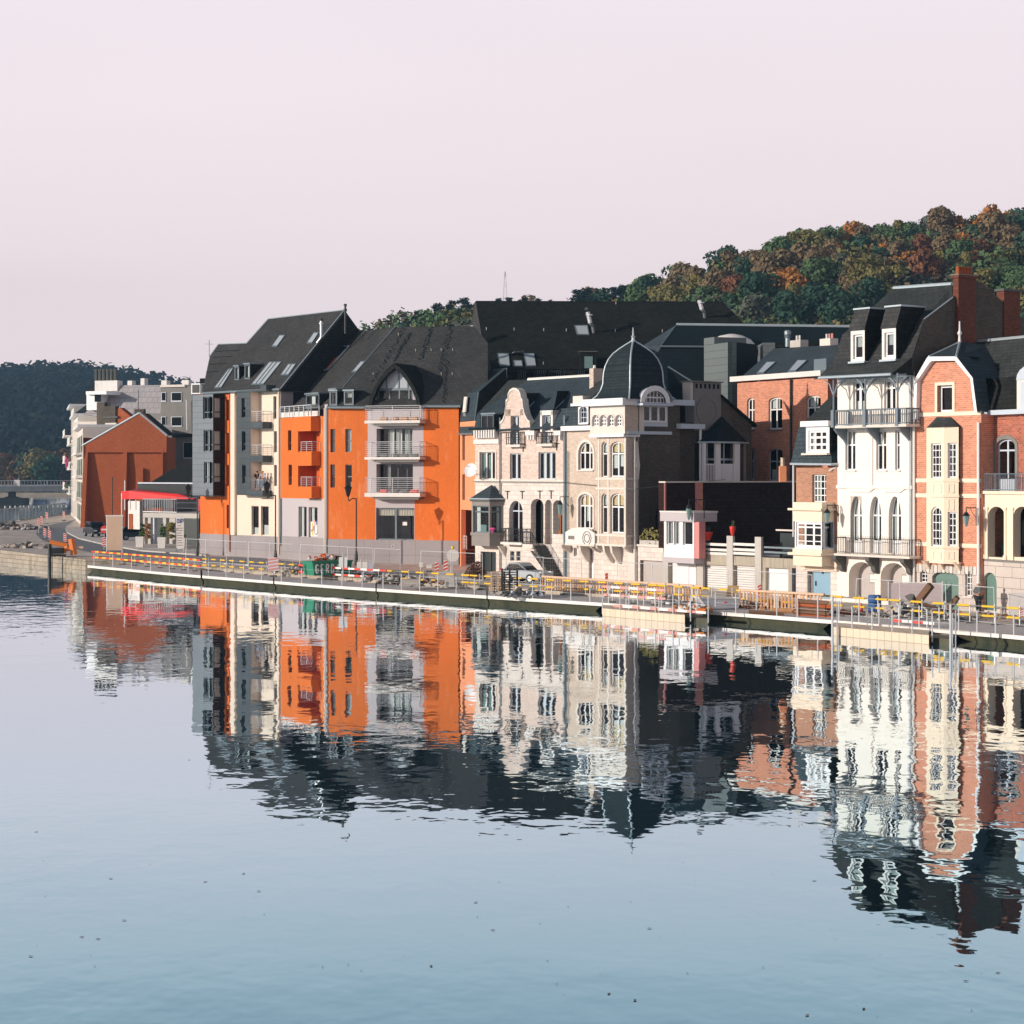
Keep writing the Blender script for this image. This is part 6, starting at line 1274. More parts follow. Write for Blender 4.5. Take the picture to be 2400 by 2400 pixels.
c_.build('dry_grass', pb)

# ================================================================== brick house behind (red, tall windows)
FP_ = Fac(1728, 158, 1940, 148); b = Bld('brick_house', 'orange brick house with arched white windows and a slate roof behind the garages', FP_.W(FP_.L / 2, 0, 1)); K = 'P'
def ZA(x, y, n=0): return zz(FP_, 'A', x, y, n)
zT = ZA(540, 1250)
for r in ((218, 1428, 295, 1745), (435, 1422, 572, 1745), (812, 1405, 960, 1720)): b.win(FP_, Q('A', *r), nx=2, tz=(.62,), rise=.3, fr='white_paint', fw=.12, bw=.14, key=K, sill='stone_grey', curt=(.1, .6, .66, 1, 'curtain') if r[0] > 300 else None)
b.win(FP_, Q('C', 290, 150, 455, 515), nx=2, tz=(.6,), rise=.3, fr='blue_white', fw=.1, bw=.12, key=K); b.win(FP_, Q('C', 78, 150, 142, 505), nx=2, tz=(.6,), rise=.2, fr='blue_white', fw=.1, bw=.12, key=K)
b.wall(FP_, 0, FP_.L, 1, zT, 'brick_orange', key=K, name='brick_wall'); b.shell(FP_, 0, FP_.L, 1, zT, 12, 'brick_red')
mb = MB(); FP_.box(mb, -.4, FP_.L - .3, -.2, .45, zT + .1, zT + .5, 'white_dirty'); mb.build('cornice', b.o)
PA = lambda x, y, n: FP_.P(*Q('A', x, y), n)
mb = MB(); rf = [PA(150, 1225, .4), PA(940, 1188, .4), PA(1300, 1185, 0), PA(1300, 885, -6), PA(490, 930, -6)]; mb.slab(rf, Vector((0, 0, -.12)), 'slate_blue'); mb.face([rf[0], rf[4], rf[4] - FP_.N() * 6 - Vector((0, 0, 5)), rf[0] - FP_.N() * 12], 'slate_blue'); mb.build('roof', b.o)
Np = (rf[1] - rf[0]).cross(rf[4] - rf[0]).normalized(); rP = lambda x, y, v='A': onroof(rf[0], Np, v, x, y)
for q in ((318, 1185, 390, 1182, 512, 1072, 418, 1074), (632, 1168, 710, 1165, 828, 1055, 728, 1056)): b.skylight([rP(q[i], q[i + 1]) for i in (0, 2, 4, 6)])
mb = MB(); p = PA(1015, 1160, -.6); FP_.box(mb, FP_.s_(Q('A', 955, 0)[0], -.6), FP_.s_(Q('A', 1080, 0)[0], -.6), -2, .0, p.z - .6, ZA(1015, 1030), 'grey_frame'); mb.build('dormer', b.o)
b.line(None, [FP_.W(ss(FP_, 'A', 675), .15, zT), FP_.W(ss(FP_, 'A', 675), .15, zT - 9)], .09, 'black_metal', 'drainpipe')
for i, (x, y) in enumerate(((735, 880), (1035, 865))):
    p = PA(x, y + 30, -6.5); mb = MB(); FP_.box(mb, FP_.s_(Q('A', x - 55, 0)[0], -6.5), FP_.s_(Q('A', x + 50, 0)[0], -6.5), -7, -6.2, p.z - 1, p.z + .5, 'concrete' if i == 0 else 'stone_trim')
    for k in range(2 + i): mb.tube(FP_.W(FP_.s_(Q('A', x - 25 + 28 * k, 0)[0], -6.5), -6.6, p.z + .4), FP_.W(FP_.s_(Q('A', x - 25 + 28 * k, 0)[0], -6.5), -6.6, p.z + .9), .08, 'white_dirty' if i == 0 or k == 0 else 'paint_rose', 6)
    mb.build('chimney', b.o)
p = P3(*Q('C', 455, 440), 141); t_ = thing('chimney_stack', 'short salmon chimney stack with a beige pot on the flat roof edge', 'chimney', (p.x, p.y, zt_ + .05))
mb = MB(); h_ = 8.5; zc_ = lambda y: P3(0, Q('C', 0, y)[1], 141).z; mb.bx(p.x - .23, p.x + .23, p.y - .3, p.y + .3, zt_ + .05, zc_(350), 'salmon_render'); mb.build('stack', t_); mb = MB(); mb.lathe([(.16, 0), (.13, .2), (.17, .24), (.13, .28), (.13, .5), (.18, .6)], (p.x, p.y, zc_(350)), 'float_beige', 8); mb.build('pot', t_)

# ================================================================== dark halls behind
FN = Fac(1060, 186, 1800, 186); b = Bld('long_roofed_hall', 'long building with a huge plain dark slate roof rising behind the gabled houses', FN.W(8, 0, 1))
P6h = lambda x, y, n, v='6': FN.P(*Q(v, x, y), n)
e0, e1 = P6h(400, 905, 0), FN.P(1760, 868, 0); r0, r1 = P6h(262, 127, -8.5), FN.P(1695, 708, -8.5)
mb = MB(); Nh = (e1 - e0).cross(r1 - e0).normalized(); Nh = Nh if Nh.z > 0 else -Nh
rH = lambda x, y, v='6': onroof(e0, Nh, v, x, y)
pts = [rH(400, 905), rH(1780, 900, '0'), rH(1775, 790, '0'), rH(1695, 708, '0'), rH(265, 127)]; mb.slab(pts, -Nh * .2, 'slate_dark')
l_ = [rH(265, 127), rH(400, 905), P6h(330, 905, -2.8), P6h(215, 440, -9), P6h(255, 140, -9.5)]; mb.face([l_[0], l_[4], l_[3], l_[2], l_[1]], 'slate_brown'); mb.face([pts[4], pts[3], pts[3] + Vector((0, 8, -8)), pts[4] + Vector((0, 8, -8))], 'slate_dark'); mb.build('roof', b.o)  # sunlight on the left strip is put into its lighter slate colour
b.solid(FN, FN.s_(1130), FN.s_(1780), -16, -.3, 1, e0.z - .1, 'slate_dark', 'wall')
mb = MB(); mb.path([l_[4], l_[3]], .06, 'black_metal'); mb.path([pts[4], pts[3]], .06, 'black_metal'); mb.build('ridge_cap', b.o)
for q in ((532, 865, 655, 870, 640, 722, 512, 720), (838, 868, 950, 865, 928, 722, 805, 722), (1412, 510, 1552, 512, 1532, 402, 1382, 405)): b.skylight([rH(q[i], q[i + 1]) for i in (0, 2, 4, 6)])
p = [rH(700, 868), rH(800, 868), rH(790, 800), rH(690, 800)]; b.skylight(p)
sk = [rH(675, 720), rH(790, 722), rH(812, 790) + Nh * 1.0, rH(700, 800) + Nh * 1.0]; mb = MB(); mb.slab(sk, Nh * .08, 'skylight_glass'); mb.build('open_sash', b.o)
mb = MB()
for x, y, v in ((385, 450, '6'), (700, 455, '6'), (1035, 462, '6'), (1290, 465, '6'), (1845, 470, '6'), (1030, 840, '6'), (735, 475, '8'), (210, 160, '8'), (1835, 355, '4')): p = rH(x, y, v); mb.tube(p, p + Nh * .12 + Vector((0, 0, .16)), .035, 'paint_white', 4)
mb.build('roof_hook', b.o)
for (x, y0, y1, v) in ((1600, 480, 200, '6'), (1215, 310, 75, '8')):
    p = rH(x, y0, v); h_ = (Q(v, 0, y0)[1] - Q(v, 0, y1)[1]) * p.y / FP; mb = MB(); q = p + Vector((-.35, -.9, h_ * .35)); mb.path([p, p + Vector((-.1, -.4, h_ * .25)), q], .14, 'steel', 8); mb.tube(q, q + Vector((-.25, 0, h_ * .45)), .2, 'steel_pale', 8); mb.tube(q + Vector((-.1, 0, h_ * .3)), q + Vector((-.1, 0, h_ * .36)), .34, 'steel', 8); mb.tube(q + Vector((-.25, 0, h_ * .52)), q + Vector((-.25, 0, h_ * .62)), .34, 'black_metal', 8); mb.build('flue', b.o)
mb = MB(); p = P6h(262, 690, -3.0); mb.path([p + Vector((.6, .5, 0)), p, p + Vector((0, -.1, 1.2))], .08, 'stone_trim', 8); mb.tube(p + Vector((0, -.1, .5)), p + Vector((0, -.1, 1.3)), .2, 'steel', 8); mb.tube(p + Vector((-.25, -.1, 1.35)), p + Vector((-.25, -.1, 2.4)), .24, 'steel', 8); mb.tube(p + Vector((-.3, -.1, 1.3)), p + Vector((.3, -.1, 1.3)), .08, 'steel', 6); mb.build('flue', b.o)
a_ = rH(1470, 890); mb = MB(); FH = Fac(1361, a_.y - 1.0, 1398, a_.y - 1.0); FH.box(mb, 0, FH.L, -1.6, -.1, a_.z - .3, a_.z + 1.5, 'slate_dark'); FH.box(mb, .35, FH.L - .35, -.1, -.04, a_.z, a_.z + 1.1, 'blind_teal'); FH.box(mb, -.2, FH.L + .1, -1.6, .1, a_.z + 1.5, a_.z + 1.6, 'stone_dark'); mb.build('dormer', b.o)
# flat terrace with railing below the hall roof
mb = MB(); zt2 = P6h(1200, 905, 3.0).z; FN.box(mb, FN.s_(1190), FN.s_(1415), 0, 3.2, zt2 - 2.8, zt2 - 1.2, 'door_dark'); to = mb.build('roof_terrace', b.o)
mb = MB(); p0, p1 = FN.W(FN.s_(1188), 3.2, zt2 - 1.2), FN.W(FN.s_(1412), 3.2, zt2 - 1.2); railing(mb, [p0, p1], 1.25, 'black_metal', vertical=True, gap=.35, rt=.05)
for i in range(4):
    q0 = p0.lerp(p1, (i + .5) / 5); q1 = p0.lerp(p1, (i + 1.0) / 5); k = 5
    for j in range(k): t = j / k; mb.tube(q0.lerp(q1, t), q0.lerp(q1, t + .2) + Vector((0, 0, 1.2)), .03, 'lattice', 3)
mb.build('terrace_railing', to)
# blue-roofed hall with grey panelled walls
FM2 = Fac(1540, 170, 2060, 170); b = Bld('panelled_hall', 'grey panel clad hall with a teal slate hipped roof and a domed skylight', FM2.W(8, 0, 1))
P8h = lambda x, y, n, v='8': FM2.P(*Q(v, x, y), n)
mb = MB(); a0, a1 = P8h(715, 635, 0), P8h(1225, 640, 0); c0, c1 = P8h(895, 392, -6), FM2.P(1990, 766, -6); c2 = FM2.P(1990, 810, 0); 
mb.slab([a0, a1, c2, c1, c0], Vector((0, 0, -.15)), 'slate_teal'); l0, l1 = P8h(530, 620, -5), P8h(690, 680, -.5); mb.slab([a0, c0, l0, l1], Vector((0, 0, -.15)), 'slate_blue'); mb.face([c0, c1, c1 + Vector((0, 6, -5)), c0 + Vector((0, 6, -5))], 'slate_teal'); mb.build('roof', b.o)  # left facet gets a lighter slate to paint it sunlit
mb = MB(); mb.path([c0, c1], .16, 'flashing'); mb.path([a0, a1], .08, 'gutter_zinc'); mb.path([a0, c0], .05, 'gutter_zinc'); mb.build('ridge_cap', b.o)
zt = a0.z - .1; s0 = FM2.s_(Q('8', 715, 0)[0]); s1 = FM2.s_(Q('8', 1225, 0)[0]); b.solid(FM2, s0, FM2.s_(1990), -8, -.1, 1, zt, 'slate_teal', 'wall'); b.solid(FM2, FM2.s_(1538), s0, -7, -.6, 1, zt - .4, 'slate_teal', 'wall')
F3 = Fac(1650, 166, 1716, 161.5); F4 = Fac(1716, 161.5, 1790, 166); zt3 = F3.z_(*Q('8', 1400, 600)); zt4 = F3.z_(*Q('8', 1250, 540))
mb = MB(); F3.box(mb, 0, F3.L, -.4, 0, 1, zt3, 'panel_grey'); mb.build('lift_shaft', b.o)
mb = MB(); F4.box(mb, 0, F4.s_(Q('8', 1808, 0)[0]), -.4, 0, 1, zt3, 'slate_teal'); mb.build('lift_shaft_side', b.o)
mb = MB(); s_ = F3.s_(Q('8', 1325, 0)[0]); F3.box(mb, 0, s_, -3, -.41, 1, zt4, 'panel_grey'); F3.box(mb, 0.01, s_, -.41, .01, zt3, zt4, 'panel_grey'); mb.build('stair_tower', b.o)
mb = MB(); c = P8h(1565, 600, 2.0); mb.lathe([(2.55, 0), (2.55, .25), (2.2, .35), (1.7, .9), (1.0, 1.25), (.3, 1.4)], (c.x, c.y + 3.2, zt3 - .1), 'white_dirty', 16); mb.build('roof_dome', b.o)
b.solid(FM2, FM2.s_(1775), FM2.s_(1802), .2, 4, 1, FM2.z_(1790, 803, 4), 'panel_grey', 'wall'); b.solid(FM2, FM2.s_(1802), FM2.s_(1990), .0, .6, 1, FM2.z_(1850, 803, .6), 'slate_dark', 'wall')
mb = MB(); p = FM2.P(*Q('A', 627, 855), .8); mb.lathe([(.22, -.5), (.22, .25), (.32, .3), (.22, .4), (.3, .55), (.3, .8), (.2, .92)], (p.x, p.y, p.z), 'gutter_zinc', 10); mb.build('roof_vent', b.o)
# ================================================================== narrow brick house with cream bay
def hz_(F, v, x, y, n=0.0): return zz(F, v, x, y, n)
FH_ = Fac(1866, 129.6, 1963, 126.6); zH = zg(19)
b = Bld('narrow_house', 'narrow brown brick house with a cream box bay over a blue door', FH_.W(FH_.L / 2, 0, zH)); K = 'H'
b.win(FH_, Q('C', 790, 445, 948, 760), nx=4, nz=4, fr='white_paint', fw=.08, bw=.06, key=K, rec=.18)
zt = hz_(FH_, 'C', 860, 368); hd = b.hole(FH_, Q('C', 735, 1545, 998, 1850), key=K)
b.wall(FH_, 0, FH_.L, 4.0, zt, 'brick_brown', key=K, name='brick_wall'); b.wall(FH_, 0, FH_.L, -.3, 4.0, 'stone_white', key=K, name='stone_wall', dep=.4)
mb = MB(); FH_.box(mb, hd[0] + .2, hd[1], -.35, -.28, hd[2], hd[3], 'door_blue'); FH_.box(mb, hd[0] + .2, hd[0] + .26, -.28, -.25, hd[2], hd[3], 'stone_grey'); FH_.box(mb, hd[0] + 1.1, hd[0] + 1.2, -.28, -.2, hd[2] + 1.6, hd[2] + 1.8, 'black_metal'); FH_.box(mb, hd[0] + .5, hd[0] + .55, -.28, -.2, hd[2] + .8, hd[2] + 1.1, 'black_metal'); mb.build('door', b.o)
b.shell(FH_, 0, FH_.L, -.3, zt, 9, 'brick_brown')
mb = MB(); z = hz_(FH_, 'C', 880, 1505); FH_.box(mb, ss(FH_, 'C', 690), FH_.L + .1, -.1, .2, z - .12, z + .12, 'cream_paint'); FH_.box(mb, ss(FH_, 'C', 690), ss(FH_, 'C', 725), .0, .2, z, z + .6, 'cream_paint'); FH_.box(mb, ss(FH_, 'C', 1015), FH_.L + .1, 0, .2, z, z + .7, 'cream_paint'); mb.build('lintel', b.o)
# bay
nY = 1.1; FB2 = FH_.off(nY); q0, q1 = FB2.s_(Q('C', 575, 0)[0]), FB2.s_(Q('C', 900, 0)[0]); q2 = q1
Z = lambda y: hz_(FB2, 'C', 740, y)
FBS = FB2.side(q1, -.12, nY); Kb = 'Hb'
b.win(FB2, (q0 + .25, q1 - .05, Z(1270), Z(985)), nx=3, tz=(.80,), fr='white_paint', fw=.14, bw=.16, px=False, key=Kb, rec=.1)
mb = MB()
for i in (1, 2): z = Z(1270) + (Z(1060) - Z(1270)) * i / 3; FB2.box(mb, q0 + .3, q1 - .1, -.14, -.09, z - .03, z + .03, 'white_paint')
for i in range(3): s_ = q0 + .25 + (q1 - q0 - .3) * (i + .5) / 3; 
mb.build('glazing_bar', b.o)
b.wall(FB2, q0 + .15, q1, Z(1300), Z(975), 'white_paint', key=Kb, name='bay_wall', room=.8, dep=.1)
b.win(FBS, (.15, nY - .2, Z(1270), Z(985)), nx=1, tz=(.8,), fr='blue_white', px=False, curt=(0, 1, 0, .8, 'blind')); b.wall(FBS, 0, nY, Z(1300), Z(975), 'blue_white', name='bay_wall', room=.5, dep=.1)
mb = MB()
for y0, y1, ex in ((1480, 1360, 0), (1360, 1330, .28), (1330, 1288, .03), (978, 855, 0), (852, 828, .28), (828, 760, 0)):
    FB2.box(mb, q0 - ex, q1 + ex * .5, -nY + .001, ex * .8, Z(y0), Z(y1), 'cream_paint')
mb.build('bay_window', b.o)
# mansard and dormer
PC = lambda x, y, n: FH_.P(*Q('C', x, y), n)
zr1 = zt + 3.9; mb = MB(); e0, e1 = PC(545, 325, .45), PC(1010, 330, .45); t0_, t1_ = FH_.P(*Q('A', 745, 1700), -.6), FH_.P(*Q('A', 1062, 1665), -.6)
e2 = FH_.W(FH_.L + .5, -1.5, e0.z); t2_ = FH_.W(FH_.L + .3, -3, t1_.z)
mb.slab([e0, e1, t1_, t0_], -FH_.N() * .1, 'slate_blue'); mb.face([e1, e2, t2_, t1_], 'slate_teal'); tp = FH_.P(*Q('A', 1075, 1395), -4); tq = FH_.P(*Q('A', 800, 1665), -.8); mb.face([t0_, t1_, tp, tq], 'slate_moss'); mb.face([t1_, t2_, tp], 'slate_dark'); mb.build('roof', b.o)
mb = MB(); mb.path([e0, e1, e2], .08, 'flashing'); mb.tube(e1 - FH_.N() * .6 - Vector((0, 0, .1)), FH_.W(FH_.s_(1948), .2, zt - .2), .05, 'white_paint', 5); mb.build('gutter', b.o); b.line(None, [FH_.W(-.2, .05, zt + .2), FH_.W(-.2, .05, zt - 4.5)], .07, 'steel_pale', 'drainpipe')
FD2 = FH_.off(.35); a = FD2.R(Q('C', 735, -55, 970, 185)); b.win(FD2, (a[0] + .1, a[1] - .1, a[2], a[3]), nx=3, nz=3, fr='white_paint', fw=.14, bw=.14, px=False, key='Hd', rec=.08)
mb = MB(); b.wall(FD2, a[0] - .12, a[1] + .12, a[2] - .1, a[3] + .25, 'white_paint', key='Hd', dep=.1, room=.5, extra=mb); FD2.box(mb, a[0] - .4, a[1] + .25, -1.6, .25, a[3] + .25, a[3] + .6, 'white_paint'); FD2.box(mb, a[0] - .35, a[1] + .1, -.1, .22, a[2] - .22, a[2] - .1, 'stone_trim')
mb.face([FD2.W(a[0] - .12, 0, a[2]), FD2.W(a[0] - .12, 0, a[3] + .3), FD2.W(a[0] - .12, -1.4, a[3] + .3), FD2.W(a[0] - .12, -1.4, a[2])], 'slate_blue'); mb.face([FD2.W(a[1] + .12, 0, a[2]), FD2.W(a[1] + .12, 0, a[3] + .3), FD2.W(a[1] + .12, -1.4, a[3] + .3), FD2.W(a[1] + .12, -1.4, a[2])], 'slate_dark'); mb.build('dormer', b.o)  # shaded right cheek coloured darker than the left one

# ================================================================== cream house with veranda and big chimney
FI = Fac(1963, 126.6, 2143, 121.3); b = Bld('cream_house', 'tall cream house with an iron veranda, arched windows and a huge dark slate roof', FI.W(FI.L / 2, 0, zH)); K = 'I'
Zc = lambda x, y, n=0.0, v='C': hz_(FI, v, x, y, n)
for x0, x1, yt in ((1222, 1352, 690), (1440, 1572, 690), (1655, 1797, 690)):
    b.win(FI, Q('C', x0, yt, x1, 1335), nx=2, tz=(.66,), rise=1.35, fr='white_paint', fw=.09, bw=.13, key=K, rec=.28, panel=.22, curt=[(.1, .45, .24, 1, 'blind' if x0 > 1300 else 'curtain'), (.5, .9, .68, 1, 'blind')])
for x0, x1 in ((1165, 1280), (1515, 1630), (1728, 1780)):
    b.win(FI, Q('C', x0, -50, x1, 395), nx=2 if x0 < 1700 else 1, tz=(.64,), fr='white_paint', fw=.08, bw=.12, key=K, sill='cream_white', curt=(.05, .95, .66, .98, 'blind') if x0 < 1700 else None)
zB1 = Zc(1400, 590); zV0 = hz_(FI, 'A', 1300, 1705); zV1 = hz_(FI, 'A', 1300, 1240)
for r in (('A', 1285, 1265, 1400, 1560), ('B', 310, 1250, 425, 1560)):
    b.win(FI, Q(*r), nx=2, tz=(.75,), fr='white_paint', fw=.1, bw=.18, key=K)
a1 = b.hole(FI, Q('C', 1205, 1435, 1500, 1850), rise=.9, key=K); a2 = b.hole(FI, Q('C', 1565, 1445, 1865, 1860), rise=.9, key=K)
zBal = Zc(1450, 1340)
b.wall(FI, 0, FI.L, zBal, zV1 + .3, 'cream_white', key=K, name='cream_wall', dep=.3); b.wall(FI, 0, FI.L, -.3, zBal, 'cream_white', key=K, name='ground_floor_wall', dep=1.0, room=1.8)
for a in (a1, a2):
    mb = MB(); FI.box(mb, a[0], a[1], -.95, -.9, a[2], a[3], 'door_greige'); w_ = (a[1] - a[0])
    for k in (0, 1): s_ = a[0] + w_ * (.42 + .28 * k); railing(mb, [], 0, 'stone_grey'); FI.box(mb, s_, s_ + w_ * .24, -.9, -.88, a[3] - 1.35, a[3] - .75, 'stone_grey'); FI.box(mb, s_ + .05, s_ + w_ * .24 - .05, -.88, -.86, a[3] - 1.3, a[3] - .8, 'white_dirty')
    mb.build('garage_door', b.o)
b.shell(FI, 0, FI.L, -.3, zV1, 15, 'brick_dark')
mb = MB(); FI.box(mb, 0, FI.L - .1, -.05, .14, zB1 - .08, zB1 + .12, 'cream_white')
for c0, c1 in ((1190, 1500), (1560, 1850)): 
    s0_, s1_ = ss(FI, 'C', c0), ss(FI, 'C', c1); A = [FI.W(s0_, .1, zB1 - .08), FI.W(s1_, .1, zB1 - .08), FI.W(s1_ - .4, .1, zB1 - .3), FI.W(s0_ + .4, .1, zB1 - .3)]; mb.slab(A, -FI.N() * .1, 'cream_white')
FI.box(mb, ss(FI, 'C', 1310), ss(FI, 'C', 1480), 0, .07, zB1 + .12, Zc(1400, -60), 'cream_white')
mb.build('string_course', b.o)
# lower iron balcony
n_ = 1.0; a0, a1_ = ss(FI, 'C', 1035, n_), ss(FI, 'C', 1890, n_); zb = Zc(1450, 1355, n_); mb = MB(); FI.box(mb, a0, a1_, 0, n_, zb - .14, zb, 'stone_trim'); bo = mb.build('balcony', b.o)
mb = MB(); railing(mb, [FI.W(a0 + .05, 0, zb), FI.W(a0 + .05, n_ - .06, zb), FI.W(a1_ - .05, n_ - .06, zb), FI.W(a1_ - .05, 0, zb)], 1.0, 'black_metal', vertical=True, gap=.15, post=1.2, rt=.025, r=.02)
for i in range(44): s_ = a0 + .1 + (a1_ - a0 - .2) * i / 43; mb.tube(FI.W(s_, n_ - .06, zb + 1), FI.W(s_, n_ - .06, zb + 1.16), .012, 'black_metal', 4)
mb.build('balcony_railing', bo)
mb = MB()
for x in (1090, 1465, 1860): 
    s_ = ss(FI, 'C', x, .5); pts = [(0, zb - .14), (.95, zb - .14), (.9, zb - .4), (.45, zb - .75), (.35, zb - 1.05), (.12, zb - 1.2), (0, zb - 1.2)]; mb.hexa([FI.W(s_ - .17, p, z) for p, z in pts], [FI.W(s_ + .17, p, z) for p, z in pts], 'stone_dark')
mb.build('bracket', b.o)
# upper veranda: slab, balustrade, posts with forked braces, lattice fringe
n_ = 1.25; a0, a1_ = FI.s_(1957, n_), FI.s_(2124, n_); zf = FI.z_(2040, 600 + 1700 / 4.293, n_); ztop = FI.z_(2040, 600 + 1205 / 4.293, n_) - .02
mb = MB(); FI.box(mb, a0, a1_, 0, n_, zf - .15, zf, 'stone_trim'); bo = mb.build('balcony', b.o)
mb = MB(); railing(mb, [FI.W(a0 + .05, 0, zf), FI.W(a0 + .05, n_ - .06, zf), FI.W(a1_ - .05, n_ - .06, zf), FI.W(a1_ - .05, 0, zf)], .95, 'lattice', vertical=True, gap=.15, post=2.6, rt=.05, r=.045); mb.build('balcony_railing', bo)
mb = MB(); posts = [FI.s_(Q('A', 1080, 0)[0], n_), FI.s_(Q('B', 112, 0)[0], n_), FI.s_(Q('B', 437, 0)[0], n_)]
for i, s_ in enumerate(posts):
    mb.tube(FI.W(s_, n_ - .08, zf), FI.W(s_, n_ - .08, ztop + .1), .06, 'lattice', 8); FI.box(mb, s_ - .12, s_ + .12, n_ - .2, n_ + .05, zf - .1, zf + 1.0, 'lattice')
    for d in (-1, 1):
        c = [FI.W(s_, n_ - .08, ztop - 1.1), FI.W(s_ + d * .18, n_ - .08, ztop - .75), FI.W(s_ + d * .32, n_ - .08, ztop - .4), FI.W(s_ + d * .75, n_ - .08, ztop - .12)]; mb.path(c, .045, 'lattice', 5)
    mb.path([FI.W(s_, n_ - .1, ztop - .9), FI.W(s_, .5, ztop - .3), FI.W(s_, .1, ztop - .1)], .04, 'lattice', 5)
    pts = [(0, zf - .15), (n_ - .1, zf - .15), (n_ - .3, zf - .4), (.25, zf - .9), (0, zf - 1.2)]; mb.hexa([FI.W(s_ - .08, p, z) for p, z in pts], [FI.W(s_ + .08, p, z) for p, z in pts], 'lattice')
for k in range(60): s_ = a0 + .1 + (a1_ - a0 - .1) * k / 60; mb.tube(FI.W(s_, n_ - .08, ztop + .05), FI.W(s_, n_ - .08, ztop - .18 - .1 * (k % 2)), .025, 'lattice', 4)
mb.tube(FI.W(a0, n_ - .08, ztop - .12), FI.W(a1_, n_ - .08, ztop - .12), .03, 'lattice', 4); mb.build('veranda_frame', b.o)
# big roof: flared eaves, steep face, upper slope
PI = lambda v, x, y, n: FI.P(*Q(v, x, y), n)
e0, e1 = PI('A', 940, 1225, 1.5), PI('B', 380, 1190, 1.5); m0, m1 = PI('A', 1000, 1185, .7) , PI('B', 590, 1020, -.35)
b0, b1 = PI('A', 1085, 1050, 0.2), PI('B', 590, 1020, -.35); k0, k1 = PI('A', 1180, 790, -.9), PI('B', 715, 628, -1.9); r0, r1 = PI('B', 405, 322, -6.2), PI('B', 990, 280, -6.2)
mb = MB(); mb.slab([e0, e1, b1, b0], Vector((0, 0, -.1)), 'slate_moss'); mb.slab([b0, b1, k1, PI('B', 210, 660, -1.9), k0], -FI.N() * .15, 'slate_brown')
mb.slab([k0, PI('B', 210, 660, -1.9), k1, PI('B', 1000, 415, -5.0), r1, r0], Vector((0, 0, -.12)), 'slate_moss')
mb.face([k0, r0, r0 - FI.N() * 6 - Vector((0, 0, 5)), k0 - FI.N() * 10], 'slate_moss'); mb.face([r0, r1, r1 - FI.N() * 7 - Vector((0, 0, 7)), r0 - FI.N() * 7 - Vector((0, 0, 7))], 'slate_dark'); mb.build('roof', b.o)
mb = MB(); FIs = FI.side(FI.L - .02, 0, 16); P2 = lambda x, y: FIs.P(*Q('B', x, y), 0)
g = [P2(590, 1200), P2(598, 1020), P2(715, 630), P2(1000, 415), P2(1225, 250), P2(1270, 255), P2(1717, 640), P2(1717, 1300)]
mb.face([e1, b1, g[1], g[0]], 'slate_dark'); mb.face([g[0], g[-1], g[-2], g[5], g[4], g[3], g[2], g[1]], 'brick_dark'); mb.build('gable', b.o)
mb = MB(); mb.path([r0, r1], .12, 'flashing'); mb.path([e0, e1], .09, 'flashing'); mb.path([g[2], g[3]], .04, 'flashing'); mb.build('gutter', b.o)
for (v, x0, y0, x1, y1, n0_, cx_) in (('A', 1262, 750, 1402, 1060, .35, 0), ('B', 288, 728, 428, 1040, .1, 0)):
    Fd = FI.off(n0_); a = Fd.R(Q(v, x0, y0, x1, y1)); key = 'Id%d' % x0
    b.win(Fd, (a[0] + .2, a[1] - .18, a[2] + .15, a[3] - .25), nx=1, fr='white_paint', fw=.12, px=False, key=key, rec=.15, curt=(.1, .9, .5, 1, 'blind')); mb = MB(); b.wall(Fd, a[0], a[1], a[2], a[3], 'white_dirty', key=key, dep=.15, room=.5, extra=mb); Fd.box(mb, a[0] - .1, a[1] + .1, -.3, .15, a[2] - .12, a[2], 'flashing')
    zt2 = a[3] + 1.35; mb.face([Fd.W(a[1], 0, a[2]), Fd.W(a[1], 0, a[3]), Fd.W(a[1], -2.0, a[3]), Fd.W(a[1], -1.2, a[2])], 'slate_dark'); mb.face([Fd.W(a[0], 0, a[2]), Fd.W(a[0], 0, a[3]), Fd.W(a[0], -2.0, a[3]), Fd.W(a[0], -1.2, a[2])], 'slate_brown')  # darker slate on the right cheek paints in its shade
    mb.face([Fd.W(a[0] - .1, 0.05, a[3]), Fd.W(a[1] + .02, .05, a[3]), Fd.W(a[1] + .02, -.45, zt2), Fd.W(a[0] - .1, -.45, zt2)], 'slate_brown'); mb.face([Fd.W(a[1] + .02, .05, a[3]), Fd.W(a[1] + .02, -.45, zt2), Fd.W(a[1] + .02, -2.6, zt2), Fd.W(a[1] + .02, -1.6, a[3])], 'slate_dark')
    Fd.box(mb, a[0] - .15, a[1] + .1, -2.6, -.35, zt2, zt2 + .1, 'flashing'); mb.build('dormer', b.o)
